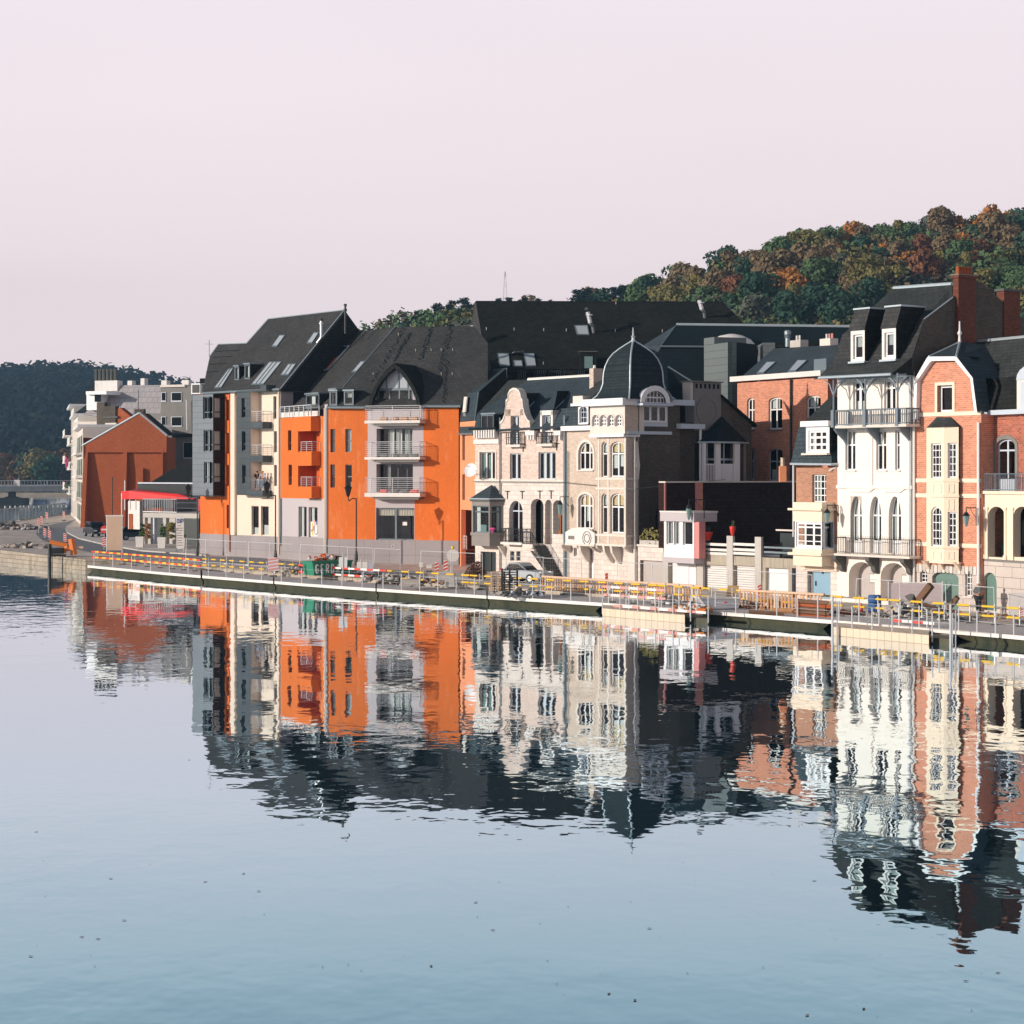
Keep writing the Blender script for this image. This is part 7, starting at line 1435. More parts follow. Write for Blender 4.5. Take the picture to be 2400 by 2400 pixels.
# tall brick chimney
ch = FIs; c0, c1 = ch.s_(Q('B', 1042, 0)[0], .12), ch.s_(Q('B', 1215, 0)[0], .12); zt2 = ch.z_(*Q('B', 1100, 225), .1)
mb = MB(); ch.box(mb, c0, c1, -.2, .25, 8, zt2, 'brick_soot'); ch.box(mb, c0 - .1, c1 + .1, -.3, .35, zt2, zt2 + .18, 'brick_soot'); ch.box(mb, c0 - .12, c1 + .12, -.32, .37, zt2 + .18, zt2 + .24, 'stone_grey'); co = mb.build('chimney', b.o)
mb = MB()
for i in range(5): p = ch.W(c0 + .25 + (c1 - c0 - .5) * i / 4, 0, zt2 + .24); mb.lathe([(.15, 0), (.12, .38), (.15, .42), (.15, .5), (.11, .5)], p, 'brick_rust', 8)
mb.build('chimney_pot', co)
c0, c1 = ch.s_(Q('B', 1480, 0)[0], -.2), ch.s_(Q('B', 1640, 0)[0], -.2); zt2 = ch.z_(*Q('B', 1550, 360), -.2); mb = MB(); ch.box(mb, c0, c1, -.5, .1, 12, zt2, 'brick_soot'); ch.box(mb, c0 - .12, c1 + .12, -.6, .2, zt2, zt2 + .15, 'stone_dark'); mb.tube(ch.W(c1 + .5, -.2, zt2 - 4), ch.W(c1 + .5, -.2, zt2 - 2.4), .2, 'black_metal', 6); mb.build('chimney', b.o)
b.line(None, [FI.W(FI.L - .25, .1, zV1), FI.W(FI.L - .25, .1, -.2)], .09, 'steel_pale', 'drainpipe')

# ================================================================== brick house with cream bay and clipped gable
FJ = Fac(2143, 121.3, 2300, 117.2); b = Bld('brick_gable_house', 'orange brick house with a clipped white edged gable and a tall two storey cream bay', FJ.W(FJ.L / 2, 0, zg(25))); K = 'J'
ZJ = lambda v, x, y, n=0.0: hz_(FJ, v, x, y, n)
zst = ZJ('D', 1180, 1860); zgl = ZJ('B', 900, 1600)
b.win(FJ, Q('B', 848, 1300, 1000, 1570), nx=1, fr='white_paint', fw=.14, key=K, rec=.25, sur='cream_paint', surw=.18)
gd = b.hole(FJ, Q('E', 1100, 155, 1340, 500), rise=.35, key=K)
b.win(FJ, Q('E', 990, 140, 1055, 250), nx=2, nz=3, rise=.2, fr='white_paint', fw=.05, bw=.05, key=K); b.win(FJ, Q('E', 1398, 150, 1460, 375), nx=2, nz=4, rise=.12, fr='white_paint', fw=.06, bw=.05, key=K, sill='stone_trim')
P_J = lambda x, y, n=0.0: FJ.P(*Q('B', x, y), n)
outl = [(632, 1600), (632, 1250), (655, 1245), (800, 1062), (1025, 1060), (1172, 1225), (1215, 1600)]
sz = lambda x, y: (FJ.s_(Q('B', x, y)[0]), FJ.z_(*Q('B', x, y)))
# brick wall below the gable sill
b.wall(FJ, 0, FJ.L, zst, zgl, 'brick_orange', key=K + 'x', name='brick_wall', back=False)
op = b.ops[K][0]; key = K + 'g'; b.ops[key] = [op]
L0, R0 = sz(632, 1600)[0], sz(1215, 1600)[0]; zk = sz(655, 1245)[1]; lt, rt_ = sz(655, 1245)[0], sz(1172, 1240)[0]
zt3 = max(op[3] + .02, sz(800, 1062)[1] - 1.5)
b.wall(FJ, lt, rt_, zgl, op[3] + .01, 'brick_orange', key=key, name='brick_wall', top=[[(L0, zgl), (lt, zgl), (lt, zk)], [(rt_, zgl), (R0, zgl), (rt_, zk)], [(lt, op[3] + .01), (rt_, op[3] + .01), (rt_, zk), (sz(1025, 1060)), (sz(800, 1062)), (lt, zk)] if zk > op[3] + .01 else [(lt, op[3] + .01), (rt_, op[3] + .01), sz(1025, 1060), sz(800, 1062)]])
b.wall(FJ, 0, FJ.L, -.3, zst, 'stone_block', key=K, name='stone_wall', dep=.35)
mb = MB(); FJ.box(mb, gd[0], gd[1], -.32, -.26, gd[2], gd[3], 'door_green'); FJ.box(mb, gd[0] + (gd[1] - gd[0]) * .42, gd[0] + (gd[1] - gd[0]) * .42 + .03, -.26, -.25, gd[2], gd[3] - .5, 'stone_dark'); FJ.box(mb, gd[0], gd[1], -.26, -.22, gd[3] - .55, gd[3] - .48, 'door_green'); mb.build('garage_door', b.o)
mb = MB()
for i in range(16): s_ = .15 + (FJ.L - .3) * i / 15 * .92; FJ.box(mb, s_, s_ + .18, -.05, .03 + .02 * (i % 2), zst - .45, zst, 'stone_trim' if i % 2 else 'concrete')
mb.build('voussoirs', b.o)
mb = MB()
for v, y in (('B', 1585), ('D', 642), ('D', 860), ('D', 1565)):
    z = ZJ(v, 1200 if v == 'D' else 1100, y); FJ.box(mb, 0, FJ.L, 0, .06, z - .12, z + .12, 'cream_paint')
mb.build('string_course', b.o)
# barge boards in white, with thickness and roof edge
mb = MB(); ex = [(608, 1640), (610, 1255), (742, 1020), (760, 1012), (1035, 1010), (1200, 1225), (1245, 1570)]; inn = [(632, 1640), (640, 1258), (765, 1075), (790, 1055), (1020, 1052), (1175, 1235), (1215, 1570)]
A = [P_J(x, y, .35) for x, y in ex]; B_ = [P_J(x, y, .35) for x, y in inn]
for i in range(len(A) - 1): mb.hexa([A[i], A[i + 1], B_[i + 1], B_[i]], [p - FJ.N() * .5 for p in (A[i], A[i + 1], B_[i + 1], B_[i])], 'white_paint')
mb.build('bargeboard', b.o)
mb = MB(); D_ = 9.0
for i in range(len(A) - 1): mb.face([A[i] + Vector((0, 0, .03)), A[i + 1] + Vector((0, 0, .03)), A[i + 1] - FJ.N() * (1.2 if i != 3 else 2.5), A[i] - FJ.N() * (1.2 if i != 3 else 2.5)], 'slate_blue')
hp = P_J(1070, 868, -3.2); mb.face([A[3], A[4], hp], 'slate_blue'); mb.face([A[2], A[3], hp, hp - FJ.N() * 6], 'slate_blue'); mb.face([A[4], A[5], A[5] - FJ.N() * 4], 'slate_blue'); mb.face([A[4], A[5] - FJ.N() * 4, hp - FJ.N() * 3, hp], 'slate_blue'); mb.path([A[3], hp, A[4]], .07, 'flashing'); mb.build('roof', b.o)
mb = MB(); mb.lathe([(.1, 0), (.07, .4), (.15, .55), (.06, .75), (.04, 1.3)], hp, 'white_paint', 8); mb.build('finial', b.o)
b.shell(FJ, 0, FJ.L, -.3, zgl, 10, 'brick_orange')
# two storey canted bay in cream
nB = .7; FN1 = FJ.off(nB); q0, qm, q1 = FN1.s_(Q('D', 600, 0)[0]) - .1, FN1.s_(Q('D', 800, 0)[0]), FJ.s_(Q('D', 1055, 0)[0], .0)
pA, pB, pC = FJ.W(FJ.s_(Q('D', 555, 0)[0]), 0.02, 0), FN1.W(qm, 0, 0), FJ.W(q1, 0.0, 0)
pA0 = FN1.W(FN1.s_(Q('D', 562, 0)[0]), -.35, 0); f1, f2 = F2(pA0, pB), F2(pB, pC + FJ.N() * .3); f0 = F2(pA, pA0)
def zj(y): return ZJ('D', 800, y, .5)
zlo, zhi = zj(1790), ZJ('B', 920, 1722, .5)
def rr_(F, x0, y0, x1, y1, v='D'): return F.R(Q(v, x0, y0, x1, y1))
for F_, sp in ((f1, [(612, 115, 758, 610, 0), (612, 1010, 765, 1575, .45)]), (f2, [(852, 108, 985, 605, 0), (852, 1085, 985, 1570, 0)])):
    for x0, y0, x1, y1, ri in sp: b.win(F_, rr_(F_, x0, y0, x1, y1), nx=3 if F_ is f1 else 2, nz=5, rise=ri, fr='white_paint', fw=.1, bw=.055, px=False, rec=.12)
    b.wall(F_, 0, F_.L, zlo, zhi, 'cream_paint', name='bay_wall', room=.35, dep=.15)
b.wall(f0, 0, f0.L, zlo, zhi, 'cream_paint', name='bay_wall')
mb = MB()
for F_ in (f1, f2):
    for y, hh, ex_ in ((648, .1, .06), (860, .14, .09), (1590, .12, .08), (1800, .14, .10)): z = zj(y); F_.box(mb, -.04, F_.L + .04, 0, ex_, z - hh / 2, z + hh / 2, 'cream_paint')
    for y0, y1 in ((820, 700), (1755, 1660)) + (((1060, 915),) if F_ is f2 else ()): 
        z0_, z1_ = zj(y0), zj(y1)
        for aa in ((.25, .3), (F_.L - .3, F_.L - .25)): F_.box(mb, aa[0], aa[1], 0, .03, z0_, z1_, 'cream_render')
        F_.box(mb, .25, F_.L - .25, 0, .03, z1_, z1_ + .05, 'cream_render'); F_.box(mb, .25, F_.L - .25, 0, .03, z0_, z0_ + .05, 'cream_render')
for s_ in (FJ.s_(Q('D', 590, 0)[0]), FJ.s_(Q('D', 790, 0)[0]), FJ.s_(Q('D', 1020, 0)[0])):
    pts = [(0, zlo), (.6, zlo), (.35, zlo - .2), (.1, zlo - .5), (0, zlo - .5)]; mb.hexa([FJ.W(s_ - .12, p, z) for p, z in pts], [FJ.W(s_ + .12, p, z) for p, z in pts], 'cream_paint')
cap = [Vector((p.x, p.y, zlo)) for p in (pA, pA0, pB, pC + FJ.N() * .3, pC)]; mb.hexa(cap, [p + Vector((0, 0, -.1)) for p in cap], 'cream_paint')
mb.build('bay_window', b.o)
mb = MB(); cap = [Vector((p.x, p.y, zhi)) for p in (pA, pA0 + FJ.N() * .1, pB + FJ.N() * .15, pC + FJ.N() * .35, pC)]; t0_, t1_ = FJ.P(*Q('B', 840, 1620), .02), FJ.P(*Q('B', 985, 1620), .02)
for q in ([cap[0], cap[1], t0_], [cap[1], cap[2], t1_, t0_], [cap[2], cap[3], t1_], [cap[3], cap[4], t1_]): mb.face(q, 'slate_moss')
mb.face(cap, 'cream_paint'); mb.build('bay_roof', b.o)
b.line(None, [FJ.W(FJ.L - .1, .15, zgl - .5), FJ.W(FJ.L - .1, .15, -.2)], .08, 'white_paint', 'drainpipe'); b.line(None, [FJ.W(.08, .12, zgl + .3), FJ.W(.08, .12, -.2)], .08, 'white_dirty', 'drainpipe')

# ================================================================== red brick house at the right edge
FK2 = Fac(2300, 119.0, 2560, 110.2); b = Bld('loggia_house', 'dark red brick house with a cream arcaded loggia on a stone base', FK2.W(FK2.L / 2, 0, zg(30))); K = 'L'
ZK = lambda v, x, y, n=0.0: hz_(FK2, v, x, y, n)
zlg = ZK('D', 1600, 830, .0); zsb = ZK('D', 1600, 1745); zco = ZK('B', 1480, 1600)
b.win(FK2, Q('D', 1540, 55, 1812, 815), nx=2, tz=(.79,), rise=.45, fr='blue_white', fw=.1, bw=.14, key=K, sur='stone_grey', surw=.25, panel=.26)
b.win(FK2, Q('D', 2340, 55, 2600, 815), nx=2, tz=(.79,), rise=.45, fr='blue_white', fw=.1, bw=.14, key=K, sur='stone_grey', surw=.25, panel=.26)
b.wall(FK2, 0, FK2.L, zlg - .3, zco, 'brick_red', key=K, name='brick_wall')
aw = []
for x0, x1 in ((1425, 1662), (1785, 2030), (2150, 2400)): b.hole(FK2, Q('D', x0, 1010, x1, 1728), rise=.55, n=.9, key=K + 'a')
b.wall(FK2, 0, FK2.L, zsb, zlg, 'cream_paint', n=.9, key=K + 'a', name='loggia_wall', dep=.5, room=2.4)
mb = MB(); FK2.box(mb, 0, FK2.L, 0, 1.05, zlg, zlg + .18, 'cream_paint'); FK2.box(mb, 0, FK2.L, -1.6, .95, zsb - .15, zsb, 'stone_grey'); a_ = FK2.R(Q('D', 1545, 1570, 1660, 1710)); FK2.box(mb, a_[0], a_[0] + .6, -.9, -.3, zsb, zsb + .9, 'door_green'); mb.build('balcony', b.o)
mb = MB()
for x in (1372, 1415, 1672, 1775, 2035, 2140): s_ = FK2.s_(Q('D', x, 0)[0], .9); FK2.box(mb, s_ - .08, s_ + .08, .85, .96, zsb + .02, zsb + 2.9, 'cream_paint'); FK2.box(mb, s_ - .13, s_ + .13, .8, 1.0, zsb + 2.9, zsb + 3.05, 'cream_paint'); FK2.box(mb, s_ - .13, s_ + .13, .8, 1.0, zsb, zsb + .25, 'cream_paint')
mb.build('column', b.o)
dr = b.hole(FK2, Q('J', 775, 310, 1010, 970), rise=.62, n=.95, key=K + 's')
b.wall(FK2, 0, FK2.L, -.3, zsb - .15, 'stone_block', n=.95, key=K + 's', name='stone_wall', dep=.3)
mb = MB(); FK2.box(mb, dr[0], dr[1], .68, .74, dr[2], dr[3], 'door_green'); mb.build('door', b.o)
mb = MB(); railing(mb, [FK2.W(.1, .95, zlg + .18), FK2.W(FK2.L, .95, zlg + .18)], 1.0, 'lattice', vertical=True, gap=.16, post=2.4, r=.03); mb.build('balcony_railing', b.o)
b.shell(FK2, 0, FK2.L, -.3, zco, 12, 'brick_red')
PK = lambda x, y, n: FK2.P(*Q('B', x, y), n)
mb = MB(); s_e = FK2.L; e0 = PK(1270, 1555, .1); k0 = PK(1238, 1238, -.8); r0 = PK(1085, 875, -3.4); 
E = lambda p, ds: p + Vector((FK2.u.x, FK2.u.y, 0)) * ds
mb.slab([e0, E(e0, 9.5), E(k0, 9.5), k0], -FK2.N() * .1, 'slate_dark'); mb.slab([k0, E(k0, 9.5), E(r0, 8.5), r0], Vector((0, 0, -.1)), 'slate_moss'); mb.face([r0, E(r0, 8.5), E(r0, 8.5) - FK2.N() * 4 - Vector((0, 0, 4)), r0 - FK2.N() * 4 - Vector((0, 0, 4))], 'slate_dark'); mb.build('roof', b.o)
mb = MB(); mb.path([r0, E(r0, 8.5)], .1, 'flashing'); mb.path([k0, r0], .08, 'blue_white'); FK2.box(mb, -.1, FK2.L, -.1, .5, zco, zco + .28, 'blue_white'); mb.build('cornice', b.o)
Fd = FK2.off(.25); a = Fd.R(Q('B', 1645, 1240, 1900, 1560)); mb = MB(); Fd.box(mb, a[0], a[1], -1.5, 0, a[2], a[3], 'stone_trim'); Fd.box(mb, a[0] + .35, a[1] - .3, .001, .02, a[2] + .1, a[3] - .1, 'blue_white'); A = arc(a[0], a[1], a[3], .8, 8); mb.hexa([Fd.W(x, .05, z) for x, z in A], [Fd.W(x, -1.5, z) for x, z in A], 'blue_white'); mb.build('dormer', b.o)
# ================================================================== houses at the left end of the quay
def box3(mb, F, v, x0, y0, x1, y1, n0, n1, m):
    a = F.R(Q(v, x0, y0, x1, y1), n1); F.box(mb, a[0], a[1], n0, n1, a[2], a[3], m); return a
FO = Fac(195, 268, 391, 266); b = Bld('brick_gable_house', 'rust red windowless gable wall with wedge piers shaped for slanting shadows behind the parked cars', FO.W(0, 0, 1))
PO = lambda x, y, n=0.0: FO.P(*Q('1', x, y), n)
mb = MB(); g = [PO(655, 1400), PO(1300, 1400), PO(1300, 665), PO(1120, 500), PO(1060, 500), PO(655, 745)]; mb.slab(g, -FO.N() * .3, 'brick_rust'); mb.slab([PO(640, 800, .5), PO(1300, 800, .5), PO(1300, 665, .5), PO(1120, 500, .5), PO(1060, 500, .5), PO(640, 745, .5)], -FO.N() * .45, 'brick_rust'); mb.build('gable_wall', b.o)
for x0, x1, big in ((658, 690, 1.3), (965, 995, .75), (1265, 1275, .1), (1065, 1120, .3)):  # piers splayed at the foot purely to cast slanting shadows
    mb = MB(); s0, s1 = FO.s_(Q('1', x0, 0)[0], .3), FO.s_(Q('1', x1, 0)[0], .3); zt = PO(x0, 800 if x0 != 1065 else 925).z; pr_ = [(0, .5), (0, zt), (.5, zt), (.5 + big, .5)]
    mb.hexa([FO.W(s0, n_, z) for n_, z in pr_], [FO.W(s1, n_, z) for n_, z in pr_], 'brick_rust'); mb.build('shadow_pier', b.o)
mb = MB(); ap, lf, rt_ = PO(1090, 492, .5), PO(640, 748, .5), PO(1305, 668, .5)
bk_ = lambda p: p - FO.N() * 3.6
mb.face([lf, ap, bk_(ap), bk_(lf)], 'slate_dark'); mb.face([ap, rt_, bk_(rt_), bk_(ap)], 'slate_dark'); mb.path([lf, ap, rt_], .14, 'flashing', 5); mb.build('roof', b.o)
b.line(None, [PO(648, 750, .6), PO(648, 1340, .6)], .1, 'stone_trim', 'drainpipe')
mb = MB(); box3(mb, FO, '1', 1048, 462, 1120, 520, -1.0, -.1, 'brick_dark'); p = PO(1080, 465, -.5); mb.tube(p, p + Vector((0, 0, 2.6)), .05, 'black_metal', 4); mb.build('chimney', b.o)
b.shell(FO, 0, FO.L, .5, g[2].z - .3, 3.5, 'brick_rust')
# brick house with the stepped chimney just behind
FO2 = Fac(197, 282, 330, 277); b = Bld('brick_house', 'dark brick house end with broad stepped chimney and small dark attic', FO2.W(0, 0, 1)); mb = MB(); P_ = lambda x, y: FO2.P(*Q('1', x, y), 0)
mb.slab([P_(670, 800), P_(1060, 800), P_(1020, 520), P_(935, 452), P_(900, 470), P_(690, 640)], -FO2.N() * 1, 'brick_rust'); mb.build('gable_wall', b.o)
mb = MB(); box3(mb, FO2, '1', 815, 440, 900, 640, -.5, .3, 'brick_dark'); box3(mb, FO2, '1', 755, 410, 815, 600, -.5, .3, 'brick_dark'); box3(mb, FO2, '1', 805, 518, 915, 532, -.5, .45, 'stone_dark'); box3(mb, FO2, '1', 820, 570, 905, 585, -.5, .4, 'stone_trim'); mb.tube(P_(853, 445), P_(853, 415), .15, 'black_metal'); mb.build('chimney', b.o)
# grey hipped roof house and its white chimney
FO3 = Fac(170, 296, 450, 288); b = Bld('corner_building', 'grey corner building with a lattice patterned sloping roof and a white chimney block', FO3.W(10, 0, 1)); P_ = lambda x, y, n=0.0: FO3.P(*Q('1', x, y), n)
mb = MB(); mb.slab([P_(655, 500, 0), P_(1255, 620, 0), P_(1255, 275, -3), P_(905, 275, -3)], Vector((0, 0.1, -.1)), 'roof_grey'); mb.build('roof', b.o)
mb = MB(); box3(mb, FO3, '1', 565, 560, 755, 1300, -6, -.4, 'stone_trim'); box3(mb, FO3, '1', 1255, 285, 1500, 1300, -7, -.5, 'stone_grey'); box3(mb, FO3, '1', 755, 500, 1255, 1300, -6, -.6, 'stone_grey'); mb.build('wall', b.o)
for x0, y0, x1, y1 in ((1262, 335, 1290, 395), (1340, 335, 1412, 395), (1262, 525, 1290, 590), (1340, 525, 1415, 590), (1435, 725, 1500, 840)):
    mb = MB(); box3(mb, FO3, '1', x0 - 5, y0 - 4, x1 + 5, y1 + 10, -.5, -.38, 'blue_white'); box3(mb, FO3, '1', x0, y0, x1, y1, -.4, -.34, 'interior'); mb.build('window', b.o)
mb = MB(); box3(mb, FO3, '1', 1300, 655, 1500, 680, -.5, .1, 'slate_dark'); box3(mb, FO3, '1', 1250, 272, 1440, 290, -7, -.2, 'stone_trim'); mb.build('cornice', b.o)
mb = MB(); box3(mb, FO3, '1', 740, 240, 915, 322, -3.6, -2.2, 'white_dirty')
for i in range(6): p = P_(752 + 30 * i, 245, -3); mb.lathe([(.28, 0), (.22, 1.3), (.3, 1.5), (.3, 1.8)], p, 'stone_dark', 6)
for x0, y0, x1 in ((995, 240, 1030), (1097, 222, 1127), (1258, 238, 1300), (1420, 235, 1472)): box3(mb, FO3, '1', x0, y0, x1, 275, -4, -3, 'white_dirty')
mb.build('chimney', b.o)
mb = MB(); box3(mb, FO3, '1', 675, 345, 760, 470, -4, 1.0, 'white_paint'); box3(mb, FO3, '1', 738, 350, 785, 405, 1.0, 1.1, 'interior'); box3(mb, FO3, '1', 670, 322, 830, 348, -4, 1.6, 'white_paint'); mb.build('dormer', b.o)
mb = MB(); box3(mb, FO3, '1', 1492, 262, 1562, 345, 1, 1.6, 'white_paint'); box3(mb, FO3, '1', 1500, 272, 1555, 335, 1.6, 1.65, 'stone_dark'); box3(mb, FO3, '1', 1560, 222, 1600, 260, 0, 1, 'interior'); mb.build('roof_plant', b.o)
b.line(None, [P_(1455, 390, .1), P_(1460, 630, .1)], .1, 'steel_pale', 'drainpipe')
# the row whose fronts face the river, seen edge on
FR_ = Fac(166, 345, 194, 271)
seg = [(0, .30, 'stone_trim', 405, 'pale stone riverside house with a slate turret roof at the far end of the row'), (.30, .62, 'cream_white', 520, 'cream riverside house with white balconies and red flowers'), (.62, 1.0, 'stone_trim', 640, 'narrow riverside house with green shutters beside the rust red gable')]
for i, (t0, t1, m_, yt, lb) in enumerate(seg):
    s0, s1 = FR_.L * t0, FR_.L * t1; zt = FR_.z_(Q('1', 600, 0)[0], Q('1', 0, yt)[1], 0); b = Bld('riverside_house', lb, FR_.W((s0 + s1) / 2, 0, 1), group=None); b.solid(FR_, s0, s1 - .01, -12, 0, .8, zt, m_, 'wall')
    nfl = 4
    for f_ in range(nfl):
        z0 = 1.6 + (zt - 2.0) * f_ / nfl; hh = (zt - 2) / nfl
        for k in range(3):
            c = s0 + (s1 - s0) * (k + .5) / 3; mb = MB(); FR_.box(mb, c - 1.1, c + 1.1, -.02, .06, z0 + .2, z0 + hh - .7, 'white_paint'); FR_.box(mb, c - .95, c + .95, .06, .08, z0 + .3, z0 + hh - .8, 'interior'); mb.build('window', b.o)
            if i == 2: mb = MB(); FR_.box(mb, c - 2.0, c - 1.15, 0, .1, z0 + .2, z0 + hh - .7, 'door_green'); FR_.box(mb, c + 1.15, c + 2.0, 0, .1, z0 + .2, z0 + hh - .7, 'door_green'); mb.build('shutter', b.o)
        if f_ in (1, 2, 3) and i < 3:
            mb = MB(); FR_.box(mb, s0 + 3, s1 - 3, 0, 1.5 - .3 * i, z0 - .15, z0 + .1, 'white_dirty'); railing(mb, [FR_.W(s0 + 3.1, 1.4 - .3 * i, z0 + .1), FR_.W(s1 - 3.1, 1.4 - .3 * i, z0 + .1)], 1.0, 'white_dirty', vertical=True, gap=.5); bo = mb.build('balcony', b.o)
            if i == 1 and f_ < 3:
                c_ = crown_mb(2.2, .7, 6, 120, .3, 'blossom' if f_ == 2 else 'leaf_green', 5 + f_)
                for q in c_.v: q.xyz = FR_.W((s0 + s1) / 2 + q.x * 1.5, 1.3 + q.y * .25, z0 + .8 + q.z)
                c_.build('flowers', bo)
    mb = MB(); FR_.box(mb, s0, s1, -12, .7, zt, zt + .35, 'white_paint')
    if i < 2: lo = [FR_.W(s0, .5, zt + .3), FR_.W(s1, .5, zt + .3), FR_.W(s1, -9, zt + .3), FR_.W(s0, -9, zt + .3)]; mb.hexa(lo, [FR_.W(s0 + 3, -3, zt + 4.0 - i), FR_.W(s1 - 3, -3, zt + 4.0 - i), FR_.W(s1 - 3, -6, zt + 4.0 - i), FR_.W(s0 + 3, -6, zt + 4.0 - i)], 'slate_blue')
    mb.build('roof', b.o)
# café pavilion with red canopy
FC2 = Fac(283, 222, 470, 210); b = Bld('cafe_pavilion', 'low pavilion with a dark slate roof and a bright red canopy', FC2.W(8, 0, 1)); P_ = lambda x, y, n=0.0: FC2.P(*Q('1', x, y), n)
mb = MB(); mb.slab([P_(1180, 1030, 0), P_(1510, 1030, 0), P_(1510, 925, -4), P_(1355, 925, -4)], Vector((0, 0, -.2)), 'slate_dark'); box3(mb, FC2, '1', 1075, 1035, 1510, 1046, -6, .6, 'blue_white'); mb.build('roof', b.o)
mb = MB(); box3(mb, FC2, '1', 1075, 1046, 1510, 1128, -6, .2, 'door_dark'); box3(mb, FC2, '1', 1110, 1165, 1550, 1235, -4, -1, 'door_dark'); mb.build('wall', b.o)
mb = MB(); pts = [P_(945, 1105, 4.5), P_(1005, 1100, 5), P_(1520, 1165, 2.5), P_(1005, 1165, 5), P_(945, 1165, 4.5)]; mb.slab([pts[0], pts[1], pts[3], pts[4]], -FC2.N() * .4, 'awning_red'); mb.slab([pts[1], P_(1380, 1125, 3), pts[2], pts[3]], -FC2.N() * .4, 'awning_red'); mb.slab([P_(1005, 1100, 5), P_(1380, 1125, 3), P_(1380, 1125, .2), P_(1060, 1085, .2)], Vector((0, 0, -.1)), 'awning_red'); mb.build('canopy', b.o)
mb = MB()
for x, y0, y1 in ((950, 1120, 1600), (975, 1020, 1400), (1015, 1165, 1400), (1060, 1170, 1400)): mb.tube(P_(x, y0, 4.6), P_(x, y1 - 150, 4.6), .07, 'white_paint', 6)
mb.build('canopy_post', b.o)
mb = MB(); box3(mb, FC2, '1', 1000, 1180, 1090, 1400, .5, 1.0, 'white_dirty'); box3(mb, FC2, '1', 1005, 1280, 1035, 1400, 1.0, 1.06, 'brick_rust'); mb.build('kiosk_wall', b.o)
# parking deck with ivy columns
FP2 = Fac(333, 204, 468, 199); b = Bld('parking_deck', 'concrete parking entrance with steel balustrade and ivy covered columns', FP2.W(8, 0, 1), 'parking deck'); P_ = lambda x, y, n=0.0: FP2.P(*Q('1', x, y), n)
mb = MB(); a = box3(mb, FP2, '1', 1115, 1275, 1550, 1312, -14, 0, 'concrete'); mb.build('slab', b.o)
mb = MB(); railing(mb, [FP2.W(a[0], -4, a[3]), FP2.W(a[0], 0, a[3]), FP2.W(a[1] * .62, 0, a[3])], 1.4, 'steel_pale', vertical=True, gap=.32, r=.04); railing(mb, [FP2.W(a[1] * .62, 0, a[3]), FP2.W(a[1], 0, a[3])], 1.6, 'lattice', 2, 2.5); FP2.box(mb, a[1] * .62, a[1], -3, -2.8, a[3] + .2, a[3] + 1.4, 'awning_red'); mb.build('balustrade', b.o)
mb = MB(); box3(mb, FP2, '1', 1120, 1312, 1550, 1560, -14, -8, 'door_dark'); mb.build('garage_opening', b.o)
for i, (x0, x1) in enumerate(((1112, 1135), (1150, 1180), (1268, 1300), (1318, 1372), (1190, 1208))):
    mb = MB(); a = box3(mb, FP2, '1', x0 + 4, 1310, x1 - 4, 1515, -.5, -.1, 'blue_white' if i == 4 else 'concrete'); o = mb.build('column', b.o)
    if i < 4:
        c_ = crown_mb(.5, 2.6, 16, 700, .16, ('leaf_hedge', 'leaf_orange', 'leaf_hedge', 'leaf_olive')[i], 40 + i)
        for q in c_.v: q.xyz = FP2.W((a[0] + a[1]) / 2 + q.x * (a[1] - a[0]) * 1.7, .1 + q.y * .6, (a[2] + a[3]) / 2 + q.z * (a[3] - a[2]) * .19)
        c_.build('ivy', o)
for i in range(5): # planter tubs
    p = FP2.W(1.0 + 3.2 * i - (i > 1) * .4, 1.2, 1.0); o = thing('planter_tub', 'pale square planter tub in the row along the parking entrance', 'planter', p, 'planter tubs by the parking entrance'); mb = MB(); mb.hexa([p + Vector(q) for q in ((-.35, -.35, 0), (.35, -.35, 0), (.35, .35, 0), (-.35, .35, 0))], [p + Vector(q) for q in ((-.42, -.42, 1.1), (.42, -.42, 1.1), (.42, .42, 1.1), (-.42, .42, 1.1))], 'paint_white'); mb.build('tub', o)
    c_ = crown_mb(.4, .3, 4, 40, .12, 'leaf_green', i)
    for q in c_.v: q += p + Vector((0, 0, 1.3))
    c_.build('plant', o)
# road bridge across the side arm
FBr = Fac(-700, 560, 172, 610); t_ = thing('road_bridge', 'long low concrete road bridge with white railings crossing the far water', 'bridge', FBr.W(FBr.L, 0, 3)); z0, z1 = FBr.z_(80, 1152), FBr.z_(80, 1140)
mb = MB(); FBr.box(mb, 0, FBr.L, -10, 0, z0, z1, 'concrete'); FBr.box(mb, 0, FBr.L, -10.2, .3, z1, z1 + .35, 'white_dirty'); mb.build('deck', t_)
mb = MB(); railing(mb, [FBr.W(0, .1, z1 + .35), FBr.W(FBr.L, .1, z1 + .35)], 1.4, 'white_paint', vertical=True, gap=1.0, post=8, rt=.09, r=.07); a = FBr.s_(145); FBr.box(mb, a, a + 1.4, .1, .3, z1 + .4, z1 + 1.5, 'paint_red'); mb.build('bridge_railing', t_)
for px in (36, -260): mb = MB(); c = FBr.W(FBr.s_(px), -4, 0); mb.lathe([(2.6, -1), (2.6, 1.2), (1.2, 1.6), (1.2, 3.4)], c, 'stone_dark', 10); mb.bx(c.x - 4.5, c.x + 4.5, c.y - 3, c.y + 3, -.5, 1.1, 'stone_dark'); mb.build('pier', t_)
p = FBr.W(FBr.s_(38), .5, z1); mb = MB(); mb.bx(p.x - .9, p.x + .9, p.y, p.y + 1, p.z, p.z + 2.0, 'white_dirty'); mb.build('parapet_block', t_)
